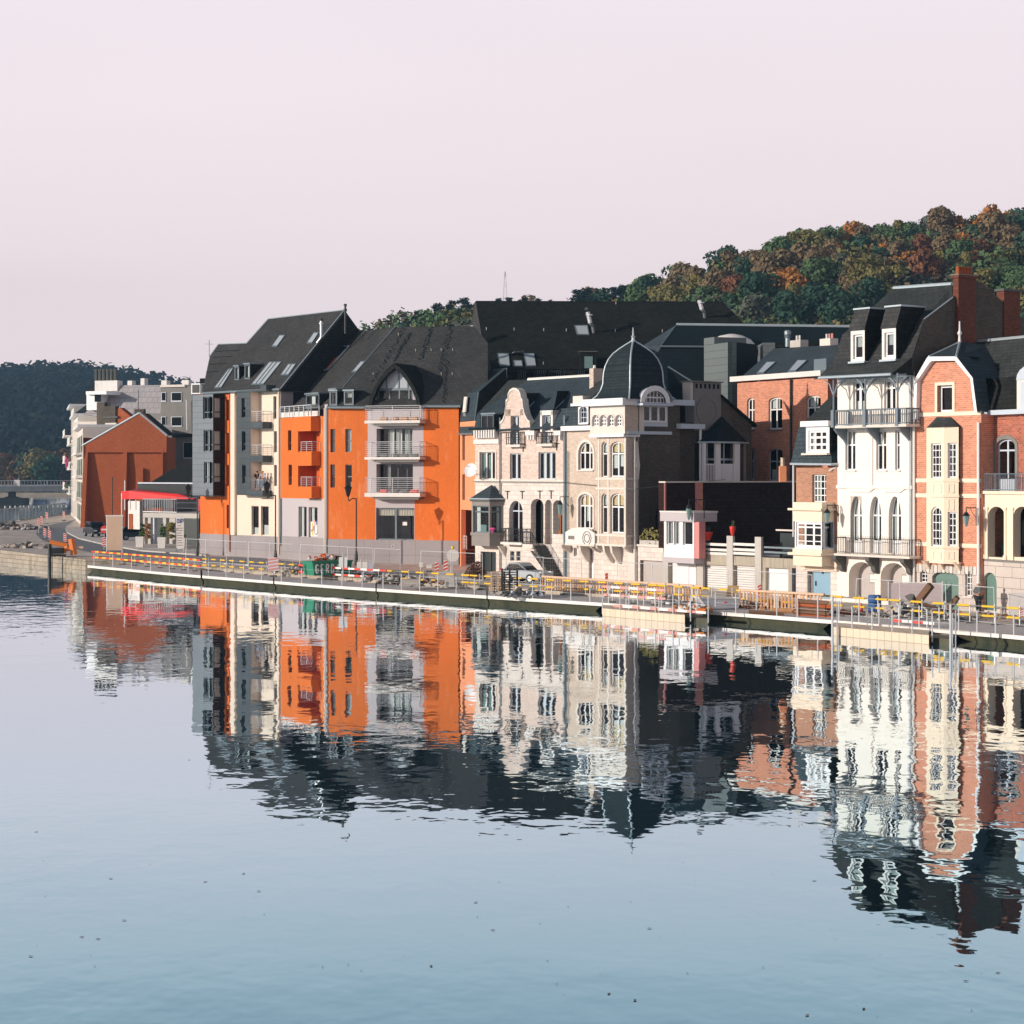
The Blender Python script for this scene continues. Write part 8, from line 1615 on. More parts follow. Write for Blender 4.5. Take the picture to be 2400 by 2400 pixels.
for i in range(9): # cars and vans on the far bank
    px = 62 + i * 12 + (i % 3) * 3; Y = 775 + (i * 7) % 12; X = (px - CX) * Y / FP; o = thing('parked_van', 'tiny %s van among the vehicles parked under the trees of the far bank' % ('white', 'silver', 'blue')[i % 3], 'van', (X, Y, 1.2), '%s vans parked on the far bank' % ('white', 'silver', 'blue')[i % 3]); L_, h_ = 2.6 - .3 * (i % 2), 2.4 - .6 * (i % 3 == 1)
    mb = MB(); mb.hexa([Vector((X + x, Y - 1, 1.5 + z)) for x, z in ((-L_, 0), (L_, 0), (L_, h_ * .5), (L_ * .6, h_), (-L_, h_))], [Vector((X + x, Y + 1, 1.5 + z)) for x, z in ((-L_, 0), (L_, 0), (L_, h_ * .5), (L_ * .6, h_), (-L_, h_))], ('paint_white', 'steel_pale', 'cloth_blue')[i % 3]); mb.build('body', o)
    for s_ in (-1, 1): mb = MB(); mb.tube((X + s_ * 1.6, Y - 1.05, 1.55), (X + s_ * 1.6, Y + 1.05, 1.55), .38, 'tyre', 10); mb.build('wheel', o)
for i in range(14): # buoys
    px = 12 + i * 11 + (i * 5) % 4; Y = 505 + i; p = Vector(((px - CX) * Y / FP, Y, 0)); mb = MB(); mb.lathe([(.12, -.1), (.22, .05), (.22, .2), (.1, .32)], p, 'paint_white', 8); o = mb.build('buoy'); tag(o, 'small white float in the line of floats before the bridge pier', 'buoy', 'line of white floats on the side water')
# steel railing along the far edge of the land
t_ = thing('river_railing', 'dark steel railing along the far edge of the quay beside the side water', 'railing', (-73, 300, 1.3)); mb = MB()
pts = [Vector((x, y, zland(Vector((x, y))) + .05)) for x, y in ((-92, 262), (-84, 266), (-74, 286), (-78.5, 350))]; railing(mb, pts, 1.9, 'lattice', vertical=True, gap=1.3, post=3, rt=.07, r=.06); mb.build('rail', t_)
# lattice mast and hill house
t_ = thing('lattice_mast', 'slender steel lattice mast on the wooded crest above the long dark roof', 'mast', P3(1184, 715, 560)); p = P3(1184, 720, 560); p.z = hill_r(1184, 560); H_ = P3(0, 636, 560).z - p.z; mb = MB(); cs = [(-1, -1), (1, -1), (1, 1), (-1, 1)]; bw = 1.3
for i in range(9):
    k0, k1 = (1 - i / 9) * bw + .1, (1 - (i + 1) / 9) * bw + .1; z0, z1 = H_ * i / 9, H_ * (i + 1) / 9
    for j in range(4):
        a, c = cs[j], cs[(j + 1) % 4]; mb.tube(p + Vector((a[0] * k0, a[1] * k0, z0)), p + Vector((a[0] * k1, a[1] * k1, z1)), .1, 'steel_pale', 4); mb.tube(p + Vector((a[0] * k0, a[1] * k0, z0)), p + Vector((c[0] * k1, c[1] * k1, z1)), .05, 'steel_pale', 3)
    if i in (4, 6): mb.tube(p + Vector((-2.6, 0, z0)), p + Vector((2.6, 0, z0)), .12, 'steel_pale', 4)
mb.build('lattice', t_)
for px, py, w_, lb in ((2208, 590, 1.5, 'grey roofed white house half hidden in the trees above the tall chimney'), (2275, 612, 1.1, 'white house glimpsed between orange trees right of the tall chimney')):
    p = P3(px, py, 455); o = thing('hill_house', lb, 'house', p - Vector((0, 0, 2))); mb = MB(); mb.bx(p.x - w_, p.x + w_, p.y, p.y + 5, p.z - 9, p.z, 'white_paint'); mb.build('wall', o)
    mb = MB(); mb.hexa([(p.x - w_ - .3, p.y - .3, p.z), (p.x - w_ - .3, p.y + 5.3, p.z), (p.x - w_ - .3, p.y + 2.5, p.z + .7)], [(p.x + w_ + .3, p.y - .3, p.z), (p.x + w_ + .3, p.y + 5.3, p.z), (p.x + w_ + .3, p.y + 2.5, p.z + .7)], 'flashing'); mb.build('roof', o)
    for k in (-1, 1): mb = MB(); mb.bx(p.x + k * w_ * .5 - .4, p.x + k * w_ * .5 + .4, p.y - .05, p.y, p.z - 1.1, p.z - .4, 'interior'); mb.build('window', o)
# ================================================================== pontoons
def W2(px, inn, z): p = qpt(px, inn); return Vector((p.x, p.y, z))
def loop(px0, px1, i0, i1, z, n=1):
    a = [W2(px0 + (px1 - px0) * k / n, i0, z) for k in range(n + 1)]; b_ = [W2(px0 + (px1 - px0) * k / n, i1, z) for k in range(n, -1, -1)]; return a + b_
PN_ = [(205, 470), (474, 640), (643, 880), (883, 1140), (1143, 1412), (1660, 1948), (2232, 2620)]
wh = ['at the left end of the quay', 'in front of the zinc and cream flats', 'in front of the green container', 'before the round road sign', 'beside the wooden palisade', 'between the two beige floats', 'at the right edge, before the stone wall']
ZD = .52
def pontoon(px0, px1, lb, hull='hull_green', front=0.0):
    t_ = thing('pontoon', lb, 'pontoon', W2((px0 + px1) / 2, 2, 0)); n = 3
    mb = MB(); A = loop(px0, px1, front, 5.0, ZD, n); mb.hexa([p - Vector((0, 0, .10)) for p in A], A, 'deck_metal'); mb.build('deck', t_)
    mb = MB()
    for k in range(n): B_ = loop(px0 + (px1 - px0) * k / n, px0 + (px1 - px0) * (k + 1) / n, front - .06, front + .18, ZD + .035, 1); mb.hexa([p - Vector((0, 0, .2)) for p in B_], B_, 'deck_edge')
    mb.build('deck_edge', t_)
    mb = MB(); u, nv = qdir(px0); A = loop(px0, px1, front + .12, 4.9, ZD - .1, n); u3 = Vector((u.x, u.y, 0)); c_ = sum(A, Vector()) / len(A)
    ra, rb = (1.6 if px0 in (205, 1660, 2232) else 0), (1.6 if px1 in (1412, 1948) else 0); B_ = [p - Vector((0, 0, ZD + .35)) - u3 * (rb if (p - c_).dot(u3) > 3 else -ra if (p - c_).dot(u3) < -3 else 0) + Vector((nv.x, nv.y, 0)) * (.45 if i <= n else 0) for i, p in enumerate(A)]; mb.hexa(B_, A, hull); mb.build('hull', t_)
    mb = MB()
    k = max(2, round((px1 - px0) / 45))
    for i in range(k): 
        px = px0 + (px1 - px0) * (i + .35) / k; p = W2(px, front + .02, ZD - .15); mb.tube(p, p + Vector((0, 0, 1.28)), .038, 'steel_pale', 6)
    for i in range(k): px = px0 + (px1 - px0) * (i + .35) / k; q1 = px0 + (px1 - px0) * min(1, (i + 1.35) / k) if i < k - 1 else px1; [mb.tube(W2(px, front + .02, ZD + h_), W2(q1, front + .02, ZD + h_ - .03), .008, 'steel', 3) for h_ in (.55, 1.08)]
    mb.build('railing', t_)
    return t_
for (a, c), s_ in zip(PN_, wh): pontoon(a, c, 'grey steel work pontoon with a pale edge ' + s_)
for a, c, lb in ((1412, 1660, 'beige box float in front of the wooden palisade'), (1950, 2232, 'beige box float in front of the cream house')):
    t_ = pontoon(a, c, 'work pontoon carried by a ' + lb, 'concrete', .0); mb = MB(); A = loop(a, c - 55, -2.6, -.15, .46, 3); mb.hexa([p - Vector((0, 0, .8)) for p in A], A, 'float_beige'); A = loop(c - 54, c, -2.0, -.15, .3, 1); mb.hexa([p - Vector((0, 0, .6)) for p in A], A, 'hull_green'); mb.build('float', t_)
    mb = MB(); mb.path([W2(a + (c - a) * i / 6, -2.3, 1.1) for i in range(7)], .01, 'steel', 3)
    for i in range(7): p = W2(a + (c - a) * i / 6, -2.3, .1); mb.tube(p, p + Vector((0, 0, 1.5)), .035, 'steel_pale', 6)
    mb.build('railing', t_)
for px, lb in ((1951, 'tall grey mooring post at the left end of the right beige float'), (2228, 'tall grey mooring post at the right end of the right beige float'), (116, 'black mooring pile against the old stone quay')):
    p = W2(px, -2.9 if px > 300 else -.6, -.5); t_ = thing('mooring_post', lb, 'mooring post', (p.x, p.y, 0)); mb = MB(); r_ = .06 if px > 300 else .17; mb.tube(p, p + Vector((0, 0, 2.6 if px > 300 else 2.7)), r_, 'steel_pale' if px > 300 else 'black_metal', 8); mb.tube(p + Vector((.25, 0, 0)), p + Vector((.25, 0, 2.3)), .035, 'steel' if px > 300 else 'black_metal', 6); mb.build('post', t_)
# striped barrier tubes on the land side of the deck
def barrier(px0, px1, inn, kind, lb, group, zb=ZD, hs=(.45, .95)):
    A, B_ = W2(px0, inn, zb), W2(px1, inn, zb); t_ = thing('barrier_rail', lb, 'barrier', (A + B_) / 2, group); L_ = (B_ - A).length; n = max(3, round(L_ / .75)); rnd = random.Random(int(px0)); cols = {'y': ('tape_yellow', 'tube_grey'), 'r': ('paint_red', 'paint_white'), 'o': ('paint_rose', 'paint_white'), 'm': ('paint_red', 'tape_yellow')}[kind]
    for h_ in hs:
        mb = MB()
        for i in range(n):
            a, c = A.lerp(B_, i / n), A.lerp(B_, (i + 1) / n); m_ = cols[i % 2]; j = Vector((0, 0, rnd.uniform(-.03, .03)))
            if kind == 'y' and m_ == 'tube_grey' and rnd.random() < .35: mb.tube(a + Vector((0, 0, h_)), c + Vector((0, 0, h_)), .03, m_, 5); continue
            if kind == 'y': mb.tube(a + Vector((0, 0, h_)), c + Vector((0, 0, h_)), .062 if m_ != 'tube_grey' else .04, m_, 6)
            else: u = (c - a).normalized(); w_ = Vector((-u.y, u.x, 0)) * .03; mb.hexa([a + w_ + Vector((0, 0, h_ - .07)), a - w_ + Vector((0, 0, h_ - .07)), a - w_ + Vector((0, 0, h_ + .07)), a + w_ + Vector((0, 0, h_ + .07))], [c + w_ + Vector((0, 0, h_ - .07)), c - w_ + Vector((0, 0, h_ - .07)), c - w_ + Vector((0, 0, h_ + .07)), c + w_ + Vector((0, 0, h_ + .07))], m_)
        mb.build('striped_bar', t_)
    for i in range(3): p = A.lerp(B_, (i + .5) / 3); mb = MB(); mb.tube(p, p + Vector((0, 0, 1.1)), .03, 'steel', 5); mb.bx(p.x - .2, p.x + .2, p.y - .12, p.y + .12, p.z, p.z + .08, 'stone_dark'); mb.build('post', t_)
SEC = [(215, 300, 'm', 'outside the red canopy'), (302, 390, 'm', 'near the parking entrance'), (392, 470, 'm', 'by the corner of the zinc bay'), (475, 560, 'y', 'before the grey plinth'), (562, 690, 'y', 'before the cream flats'), (700, 800, 'r', 'before the green container'), (802, 905, 'r', 'beside the bin row'), (908, 1010, 'y', 'beside the concrete slab pile'), (1012, 1100, 'y', 'by the concrete blocks'), (1102, 1240, 'y', 'before the stacked pallets'), (1242, 1400, 'y', 'before the palisade start'),
       (1402, 1540, 'y', 'over the left beige float'), (1542, 1640, 'y', 'by the white garages'), (1645, 1790, 'y', 'before the grey dinghy'), (1792, 1945, 'y', 'before the timber stack'), (1950, 2080, 'y', 'by the blue barrel'), (2085, 2240, 'y', 'before the rubble heap'), (2245, 2420, 'y', 'at the right edge')]
CN = {'y': 'yellow and grey', 'r': 'red and white', 'm': 'red and yellow', 'o': 'rose and white'}
for a, c, k, lb in SEC: barrier(a, c, 4.6 if a > 470 else 3.2, k, f'{CN[k]} striped tube barrier {lb}', 'striped barriers along the pontoons')
barrier(1412, 1560, 1.2, 'o', 'rose and white board barrier on the left beige float', None); barrier(1440, 1655, -2.2, 'o', 'low rose and white board on the front edge of the left float', None, .3, (.35,)); barrier(2090, 2190, .6, 'r', 'short red and white board barrier on the right float', None, .35, (.4,))
# mesh site fence panels
def fence_proto():
    t_ = thing('fence_panel', 'x', 'fence panel'); L_, h_ = 3.4, 2.0; mb = MB(); mb.path([(0, 0, .1), (0, 0, h_), (L_, 0, h_), (L_, 0, .1), (0, 0, .1)], .022, 'steel_pale', 5); mb.build('frame', t_)
    mb = MB()
    for i in range(1, 16): mb.tube((L_ * i / 16, 0, .1), (L_ * i / 16, 0, h_), .0035, 'steel', 3)
    for i in range(1, 8): mb.tube((0, 0, h_ * i / 8), (L_, 0, h_ * i / 8), .0035, 'steel', 3)
    mb.build('mesh', t_); mb = MB(); mb.bx(-.3, .3, -.12, .12, 0, .14, 'concrete'); mb.build('foot', t_); return t_
fp = fence_proto(); i = 0
for px0, px1, inn, lb in ((435, 700, 8.5, 'before the grey and cream flats'), (702, 980, 8.5, 'before the wide orange block'), (985, 1180, 8.0, 'between orange block and pale gabled house'), (1185, 1440, 7.6, 'before the gabled and turret houses'), (1445, 1700, 7.4, 'before the garage row'), (1705, 2000, 7.0, 'before the narrow brick house'), (2005, 2400, 6.8, 'before the brick gable house')):
    A = W2(px0, inn, 0); B_ = W2(px1, inn, 0); n = max(1, int((B_ - A).length / 3.45)); u = (B_ - A).normalized()
    for k in range(n):
        o = fp if i == 0 else copy_tree(fp); i += 1; p = A + u * 3.45 * k; o.location = (p.x, p.y, zland(p)); o.rotation_euler = (R_(((k * 37) % 5 - 2) * 1.2), 0, math.atan2(u.y, u.x)); tag(o, 'steel mesh site fence panel standing ' + lb, 'fence panel', 'mesh fence panels ' + lb)
def gp(v, x, y, z=None):           # ground point under a photo position
    px, py = Q(v, x, y); Z_ = .6 if z is None else z
    for _ in range(4):
        Y = Yz(py, Z_); p = Vector(((px - CX) * Y / FP, Y)); Z_ = zland(p) if z is None else z
    return Vector((p.x, p.y, Z_))
# wooden palisades
for (v, x0, y0, x1, y1), lb in ((('G', 465, 225, 1930, 330), 'long slatted timber palisade before the stone garages'), (('I', 640, 460, 1600, 520), 'slatted timber palisade before the blue door')):
    A, B_ = gp(v, x0, y0, .5), gp(v, x1, y1, .5); t_ = thing('timber_palisade', lb, 'palisade', (A + B_) / 2); L_ = (B_ - A).length; u = (B_ - A).normalized(); w_ = Vector((-u.y, u.x, 0)); n = int(L_ / .26); mb = MB(); rnd = random.Random(3)
    for i in range(n):
        a = A + u * (.26 * i); wd = rnd.uniform(.09, .15); mb.hexa([a, a + u * wd, a + u * wd + w_ * .03, a + w_ * .03], [q + Vector((0, 0, rnd.uniform(.98, 1.06))) for q in (a, a + u * wd, a + u * wd + w_ * .03, a + w_ * .03)], rnd.choice(('timber', 'timber', 'timber_pale')))
    mb.build('slat', t_); mb = MB(); mb.hexa([A - w_ * .06 + Vector((0, 0, 1.02)), A + w_ * .1 + Vector((0, 0, 1.02)), A + w_ * .1 + Vector((0, 0, 1.14)), A - w_ * .06 + Vector((0, 0, 1.14))], [B_ - w_ * .06 + Vector((0, 0, 1.02)), B_ + w_ * .1 + Vector((0, 0, 1.02)), B_ + w_ * .1 + Vector((0, 0, 1.14)), B_ - w_ * .06 + Vector((0, 0, 1.14))], 'timber_pale'); mb.build('top_rail', t_)
# loose things ------------------------------------------------------
def stone(mb, c, r, rnd, m='rubble'):
    pts = [Vector((rnd.uniform(-1, 1), rnd.uniform(-1, 1), rnd.uniform(-.7, .7))).normalized() * r * rnd.uniform(.7, 1.2) for _ in range(9)]
    import bmesh
    bm = bmesh.new(); vs = [bm.verts.new(p) for p in pts]; bmesh.ops.convex_hull(bm, input=vs); k = mb.mi(m)
    for f_ in bm.faces: n0 = len(mb.v); mb.v += [v.co + c for v in f_.verts]; mb.f.append(list(range(n0, n0 + len(f_.verts)))); mb.m.append(k)
    bm.free()
def heap(v, x, y, w_, h_, n, lb, r0=.22, mats=('rubble', 'concrete', 'rubble', 'stone_dark'), z=None):
    c = gp(v, x, y, z); rnd = random.Random(int(x + y)); mb = MB()
    for i in range(n):
        a, q = rnd.uniform(0, 6.28), rnd.random() ** .6; d = Vector((math.cos(a) * q * w_, math.sin(a) * q * w_ * .6, 0)); stone(mb, c + d + Vector((0, 0, rnd.uniform(0, h_) * (1 - q) + .08)), r0 * rnd.uniform(.5, 1.5), rnd, rnd.choice(mats))
    o = mb.build('rubble_heap'); tag(o, lb, 'rubble', kind='stuff'); return c
heap('E', 900, 590, 2.4, 1.2, 190, 'grey rubble heap with beams in front of the pink banner'); heap('E', 1250, 610, 1.6, .5, 70, 'broken slabs right of the main rubble heap'); heap('J', 900, 1120, 2.2, .3, 60, 'scattered broken stones below the arched green door', .15, ('rubble', 'timber'))
heap('H', 600, 420, 1.8, .5, 90, 'stone rubble beside the green container', .2); heap('H', 950, 470, 2.2, .45, 90, 'stone rubble left of the concrete blocks', .22); heap('H', 60, 400, 2.6, .7, 110, 'grey rubble bank left of the green container', .16); heap('1', 90, 1400, 5, .8, 160, 'pale rubble on the dug up bank by the curving road', .35); heap('G', 1600, 330, 1.0, .5, 40, 'pale rubble bags behind the striped boards', .2, ('white_dirty', 'rubble'))
heap('I', 900, 470, 2.2, .4, 60, 'broken tan boards and clods before the white garage door', .2, ('timber', 'timber_dark', 'timber_pale')); heap('I', 120, 500, 1.2, .6, 50, 'orange brown timber scraps and bags before the pink bay room', .2, ('timber', 'orange_machine', 'timber_dark', 'white_dirty')); heap('H', 1300, 520, 2.2, .3, 60, 'low spoil of clods and stones before the road sign', .14, ('rubble', 'timber_dark', 'timber')); heap('G', 260, 250, 1.6, .5, 50, 'crumpled grey sheeting and rubble beside the silver car', .2, ('cloth_pale', 'rubble', 'stone_dark')); heap('E', 350, 560, 1.8, .3, 60, 'rust brown planks and clods beside the traffic cone', .16, ('timber', 'brick_rust', 'timber_dark')); heap('1', 200, 1545, 2.6, .5, 80, 'stones behind the old quay wall', .25)
def beam(v, x0, y0, x1, y1, Y, r, m, name, lb):
    A, B_ = P3(*Q(v, x0, y0), Y), P3(*Q(v, x1, y1), Y - .6); mb = MB(); d = (B_ - A).normalized(); a = d.orthogonal().normalized() * r; c = d.cross(a)
    mb.hexa([A + a + c, A + a - c, A - a - c, A - a + c], [B_ + a + c, B_ + a - c, B_ - a - c, B_ - a + c], m); o = mb.build(name); tag(o, lb, 'beam')
Yh = gp('E', 900, 590).y
beam('E', 960, 440, 1090, 275, Yh, .17, 'timber_dark', 'wooden_beam', 'thick brown beam jutting steeply up from the rubble heap'); beam('E', 940, 425, 1200, 515, Yh, .10, 'timber_dark', 'wooden_beam', 'dark beam lying down the right slope of the rubble heap'); beam('E', 1235, 505, 1330, 385, Yh, .13, 'timber_dark', 'wooden_beam', 'shorter pointed beam leaning before the green garage'); beam('E', 1270, 505, 1360, 530, Yh + 1, .06, 'orange_machine', 'orange_pipe', 'orange pipe on the ground before the green garage'); beam('I', 1010, 490, 1390, 505, gp('I', 1200, 530).y, .12, 'timber', 'wooden_beam', 'long pale beam lying before the timber palisade'); beam('I', 750, 500, 1140, 530, gp('I', 950, 545).y, .08, 'timber_dark', 'wooden_beam', 'dark plank on the ground before the dinghy')
# GERDA container
c0, c1 = gp('H', 155, 440), gp('H', 520, 430); FQc = Fac.__new__(Fac).init(Vector((c0.x, c0.y)), Vector((c1.x, c1.y))); t_ = thing('skip_container', 'green rubble skip with white letters full of debris', 'skip', (c0 + c1) / 2); zc = c0.z; L_ = FQc.L
yt = P3(0, Q('H', 0, 285)[1], c0.y).z; mb = MB(); sl = [(0, zc + .1), (L_, zc + .1), (L_ + .15, yt), (-.15, yt)]; mb.hexa([FQc.W(s_, 0, z) for s_, z in sl], [FQc.W(s_, -1.9, z) for s_, z in sl], 'paint_green')
for i in range(8): s_ = L_ * i / 7; FQc.box(mb, s_ - .04, s_ + .04, 0, .07, zc + .1, yt, 'paint_green')
FQc.box(mb, -.2, L_ + .2, -.05, .1, yt - .06, yt + .06, 'paint_green'); mb.build('body', t_)
hl = (yt - zc) * .55; wl = L_ / 7 * .42; GL = {'G': [[(1, .8), (.8, 1), (.2, 1), (0, .8), (0, .2), (.2, 0), (.8, 0), (1, .2), (1, .5), (.6, .5)]], 'E': [[(1, 1), (0, 1), (0, 0), (1, 0)], [(0, .5), (.8, .5)]], 'R': [[(0, 0), (0, 1), (.8, 1), (1, .75), (.8, .5), (0, .5)], [(.5, .5), (1, 0)]], 'D': [[(0, 0), (0, 1), (.7, 1), (1, .7), (1, .3), (.7, 0), (0, 0)]], 'A': [[(0, 0), (.5, 1), (1, 0)], [(.2, .35), (.8, .35)]]}
for i, ch_ in enumerate('GERDA'):
    s0 = L_ * (i + .30) / 7; mb = MB()
    for st in GL[ch_]: mb.path([FQc.W(s0 + x * wl, .05, zc + (yt - zc) * .25 + z * hl) for x, z in st], .055, 'paint_white', 5)
    mb.build('letter', t_)
mb = MB(); rnd = random.Random(8)
for i in range(50): stone(mb, FQc.W(rnd.uniform(.2, L_ - .2), rnd.uniform(-1.6, -.2), yt + rnd.uniform(0, .35)), rnd.uniform(.12, .3), rnd, rnd.choice(('rubble', 'white_dirty', 'timber_dark', 'orange_deep')))
o = mb.build('debris'); tag(o, 'mixed debris piled in the green skip', 'debris', kind='stuff')
# white panels and bins
for i, (x0, x1, y0, y1, m_) in enumerate(((405, 487, 240, 345, 'paint_white'), (585, 632, 290, 385, 'paint_white'), (640, 692, 292, 390, 'paint_white'), (700, 752, 300, 400, 'cloth_pale'))):
    p = gp('H', (x0 + x1) / 2, 485 if i == 0 else 445); k = p.y / FP / 4.293; w_, h_ = (x1 - x0) * k, (y1 - y0) * k; lb = ('square white sheet hanging before the green skip', 'left white bin bag in the row of three by the green skip', 'middle white bin bag in the row of three by the green skip', 'lilac grey bin bag at the right of the row by the green skip')[i]
    t_ = thing('white_sheet' if i == 0 else 'bulk_bag', lb, 'sheet' if i == 0 else 'bag', p); mb = MB(); z0 = P3(0, Q('H', 0, y1)[1], p.y).z; pr_ = [(-w_ / 2, 0), (w_ / 2, 0), (w_ / 2 * 1.04, h_ * .5), (w_ / 2, h_), (0, h_ * 1.04), (-w_ / 2, h_), (-w_ / 2 * 1.03, h_ * .5)]; d_ = .04 if i == 0 else w_ * .7
    mb.hexa([(p.x + x, p.y, z0 + z) for x, z in pr_], [(p.x + x, p.y + d_, z0 + z) for x, z in pr_], m_); mb.build('sheet' if i == 0 else 'bag', t_)
    if i == 0: mb = MB(); mb.tube((p.x, p.y, p.z), (p.x, p.y, z0 + h_ + .3), .04, 'steel', 6); mb.build('post', t_)
    else: mb = MB(); [mb.tube((p.x + s_ * w_ * .3, p.y + .1, z0 + h_), (p.x + s_ * w_ * .2, p.y + .2, z0 + h_ + .2), .02, 'paint_white', 4) for s_ in (-1, 1)]; mb.build('handle', t_)
# signs -------------------------------------------------------------
def post_sign(v, x, ybase, ytop, w_, h_, m, name, lb, cat, text=None, shape='rect', stripes=None, yb2=None, lamp=False):
    p = gp(v, x, ybase); zt = P3(0, Q(v, 0, ytop)[1], p.y).z; t_ = thing(name, lb, cat, p); mb = MB(); mb.tube(p, Vector((p.x, p.y, zt)), .035, 'steel', 6); mb.bx(p.x - .25, p.x + .25, p.y - .2, p.y + .2, p.z, p.z + .12, 'stone_dark'); mb.build('post', t_); mb = MB(); q = Vector((p.x, p.y - .05, zt - h_ / 2))
    if shape == 'round': mb.hexa([q + Vector((math.cos(a) * w_ / 2, 0, math.sin(a) * w_ / 2)) for a in [k * .349 for k in range(18)]], [q + Vector((math.cos(a) * w_ / 2, -.03, math.sin(a) * w_ / 2)) for a in [k * .349 for k in range(18)]], m)
    else: mb.bx(q.x - w_ / 2, q.x + w_ / 2, q.y - .03, q.y, q.z - h_ / 2, q.z + h_ / 2, m)
    if stripes == 'bar': mb.bx(q.x - w_ * .36, q.x + w_ * .36, q.y - .045, q.y - .03, q.z - w_ * .1, q.z + w_ * .1, 'paint_white')
    elif stripes:
        for k in range(4): z0 = q.z - h_ / 2 + h_ * k / 4; mb.hexa([(q.x - w_ / 2 + .002, q.y - .04, z0), (q.x + w_ / 2 - .002, q.y - .04, z0 + h_ * .12), (q.x + w_ / 2 - .002, q.y - .04, min(q.z + h_ / 2, z0 + h_ * .25)), (q.x - w_ / 2 + .002, q.y - .04, z0 + h_ * .13)], [(q.x - w_ / 2 + .002, q.y - .031, z0), (q.x + w_ / 2 - .002, q.y - .031, z0 + h_ * .12), (q.x + w_ / 2 - .002, q.y - .031, min(q.z + h_ / 2, z0 + h_ * .25)), (q.x - w_ / 2 + .002, q.y - .031, z0 + h_ * .13)], stripes)
    mb.build('panel', t_)
    if lamp: mb = MB(); mb.lathe([(.08, 0), (.13, .08), (.1, .22), (.03, .28)], (p.x, p.y, zt), 'tape_yellow', 8); mb.build('warning_lamp', t_)
    return t_, q
post_sign('H', 1550, 420, 160, .95, .95, 'white_dirty', 'road_sign', 'round pale road sign with an amber lamp before the salmon tower', 'road sign', shape='round', lamp=True)
for x, y0, y1, lb in ((1390, 450, 290, 'striped beacon board on the concrete blocks, nearer the middle of the orange wall'), (1480, 450, 272, 'striped beacon board on the concrete blocks beside the round sign')): post_sign('H', x, y0, y1, .3, 1.0, 'paint_white', 'beacon_board', lb, 'beacon', stripes='paint_red')
post_sign('I', 868, 400, 190, .22, .85, 'paint_white', 'beacon_board', 'striped beacon board before the pillar right of the white shutters', 'beacon', stripes='paint_red'); post_sign('G', 1050, 200, 50, .2, .8, 'paint_rose', 'beacon_board', 'tilted looking red beacon board before the turret house base', 'beacon', stripes='paint_red'); post_sign('J', 1430, 1200, 920, .22, .5, 'paint_red', 'beacon_board', 'small red and white beacon under the white notice at the right edge', 'beacon', stripes='paint_white')
for i, (x, yb, yt) in enumerate(((302, 1440, 1315), (325, 1375, 1300), (366, 1360, 1268), (498, 1335, 1262), (350, 1480, 1392), (387, 1500, 1405), (508, 1510, 1432), (812, 1570, 1465))):
    post_sign('1', x, yb, yt, .34, .9, 'paint_white', 'road_beacon', ('striped red and white beacon at the inner bend of the road', 'red and white beacon just behind the one at the inner bend', 'striped beacon on the bank before the dark railing', 'striped beacon beside the far end of the road', 'small beacon at the near kerb, left of a pair', 'small beacon at the near kerb, right of a pair', 'beacon beside the orange excavator', 'large striped beacon before the blank white billboard')[i], 'beacon', stripes='paint_red')
post_sign('3', 1065, 1700, 1480, .8, 1.0, 'banner', 'notice_board', 'white and pink notice on a post before the lilac ground floor', 'sign', stripes='paint_rose'); post_sign('J', 1400, 1180, 665, 1.2, 1.2, 'paint_white', 'notice_board', 'large white notice board at the right edge before the stone wall', 'sign'); post_sign('H', 1232, 400, 290, .3, .4, 'paint_white', 'notice_board', 'small white notice on the fence foot, left of two', 'sign'); post_sign('H', 1313, 390, 310, .45, .32, 'paint_white', 'notice_board', 'small wide white notice on the fence foot, right of two', 'sign')
post_sign('1', 815, 1480, 1372, .9, .9, 'paint_red', 'no_entry_sign', 'round red no entry sign beside the black car', 'road sign', shape='round', stripes='bar')
p = gp('1', 895, 1590); t_ = thing('billboard', 'tall blank cream billboard beside the no entry sign', 'billboard', p); mb = MB(); k = p.y / FP / 3.331; w_ = 60 * k; z0, z1 = p.z + 25 * k, P3(0, Q('1', 0, 1300)[1], p.y).z; mb.bx(p.x - w_, p.x + w_, p.y - .1, p.y, z0, z1, 'timber_pale'); mb.bx(p.x - w_ - .1, p.x + w_ + .1, p.y - .14, p.y + .05, z1, z1 + .12, 'paint_white'); mb.build('panel', t_); mb = MB(); [mb.tube((p.x + s_ * w_, p.y - .05, p.z), (p.x + s_ * w_, p.y - .05, z1 + .1), .06, 'steel_pale', 6) for s_ in (-1, 1)]; mb.build('frame', t_)
p = gp('1', 1405, 1590); k = p.y / FP / 3.331; t_ = thing('parking_sign', 'tall white parking board with a blue P and lines of small print', 'sign', p); z0, z1 = p.z + 42 * k, P3(0, Q('1', 0, 1312)[1], p.y).z; w_ = 31 * k; mb = MB(); mb.bx(p.x - w_, p.x + w_, p.y - .08, p.y, z0, z1, 'paint_white'); [mb.tube((p.x + s_ * w_ * .9, p.y, p.z), (p.x + s_ * w_ * .9, p.y, z0), .05, 'steel', 6) for s_ in (-1, 1)]; mb.build('panel', t_)
mb = MB(); X, Y, Z_ = p.x + w_ * .2, p.y - .1, z1 - .5; mb.path([(X + x * .6, Y, Z_ + z * .55) for x, z in ((0, 0), (0, .7), (.3, .7), (.42, .58), (.42, .45), (.3, .33), (0, .33))], .04, 'paint_blue', 5); mb.bx(p.x - w_ * .75, p.x - w_ * .1, Y, Y + .02, Z_, Z_ + .4, 'paint_blue'); mb.path([(p.x - w_ * .6, Y - .01, Z_ + .08), (p.x - w_ * .4, Y - .01, Z_ + .3), (p.x - w_ * .25, Y - .01, Z_ + .08)], .025, 'paint_white', 4)
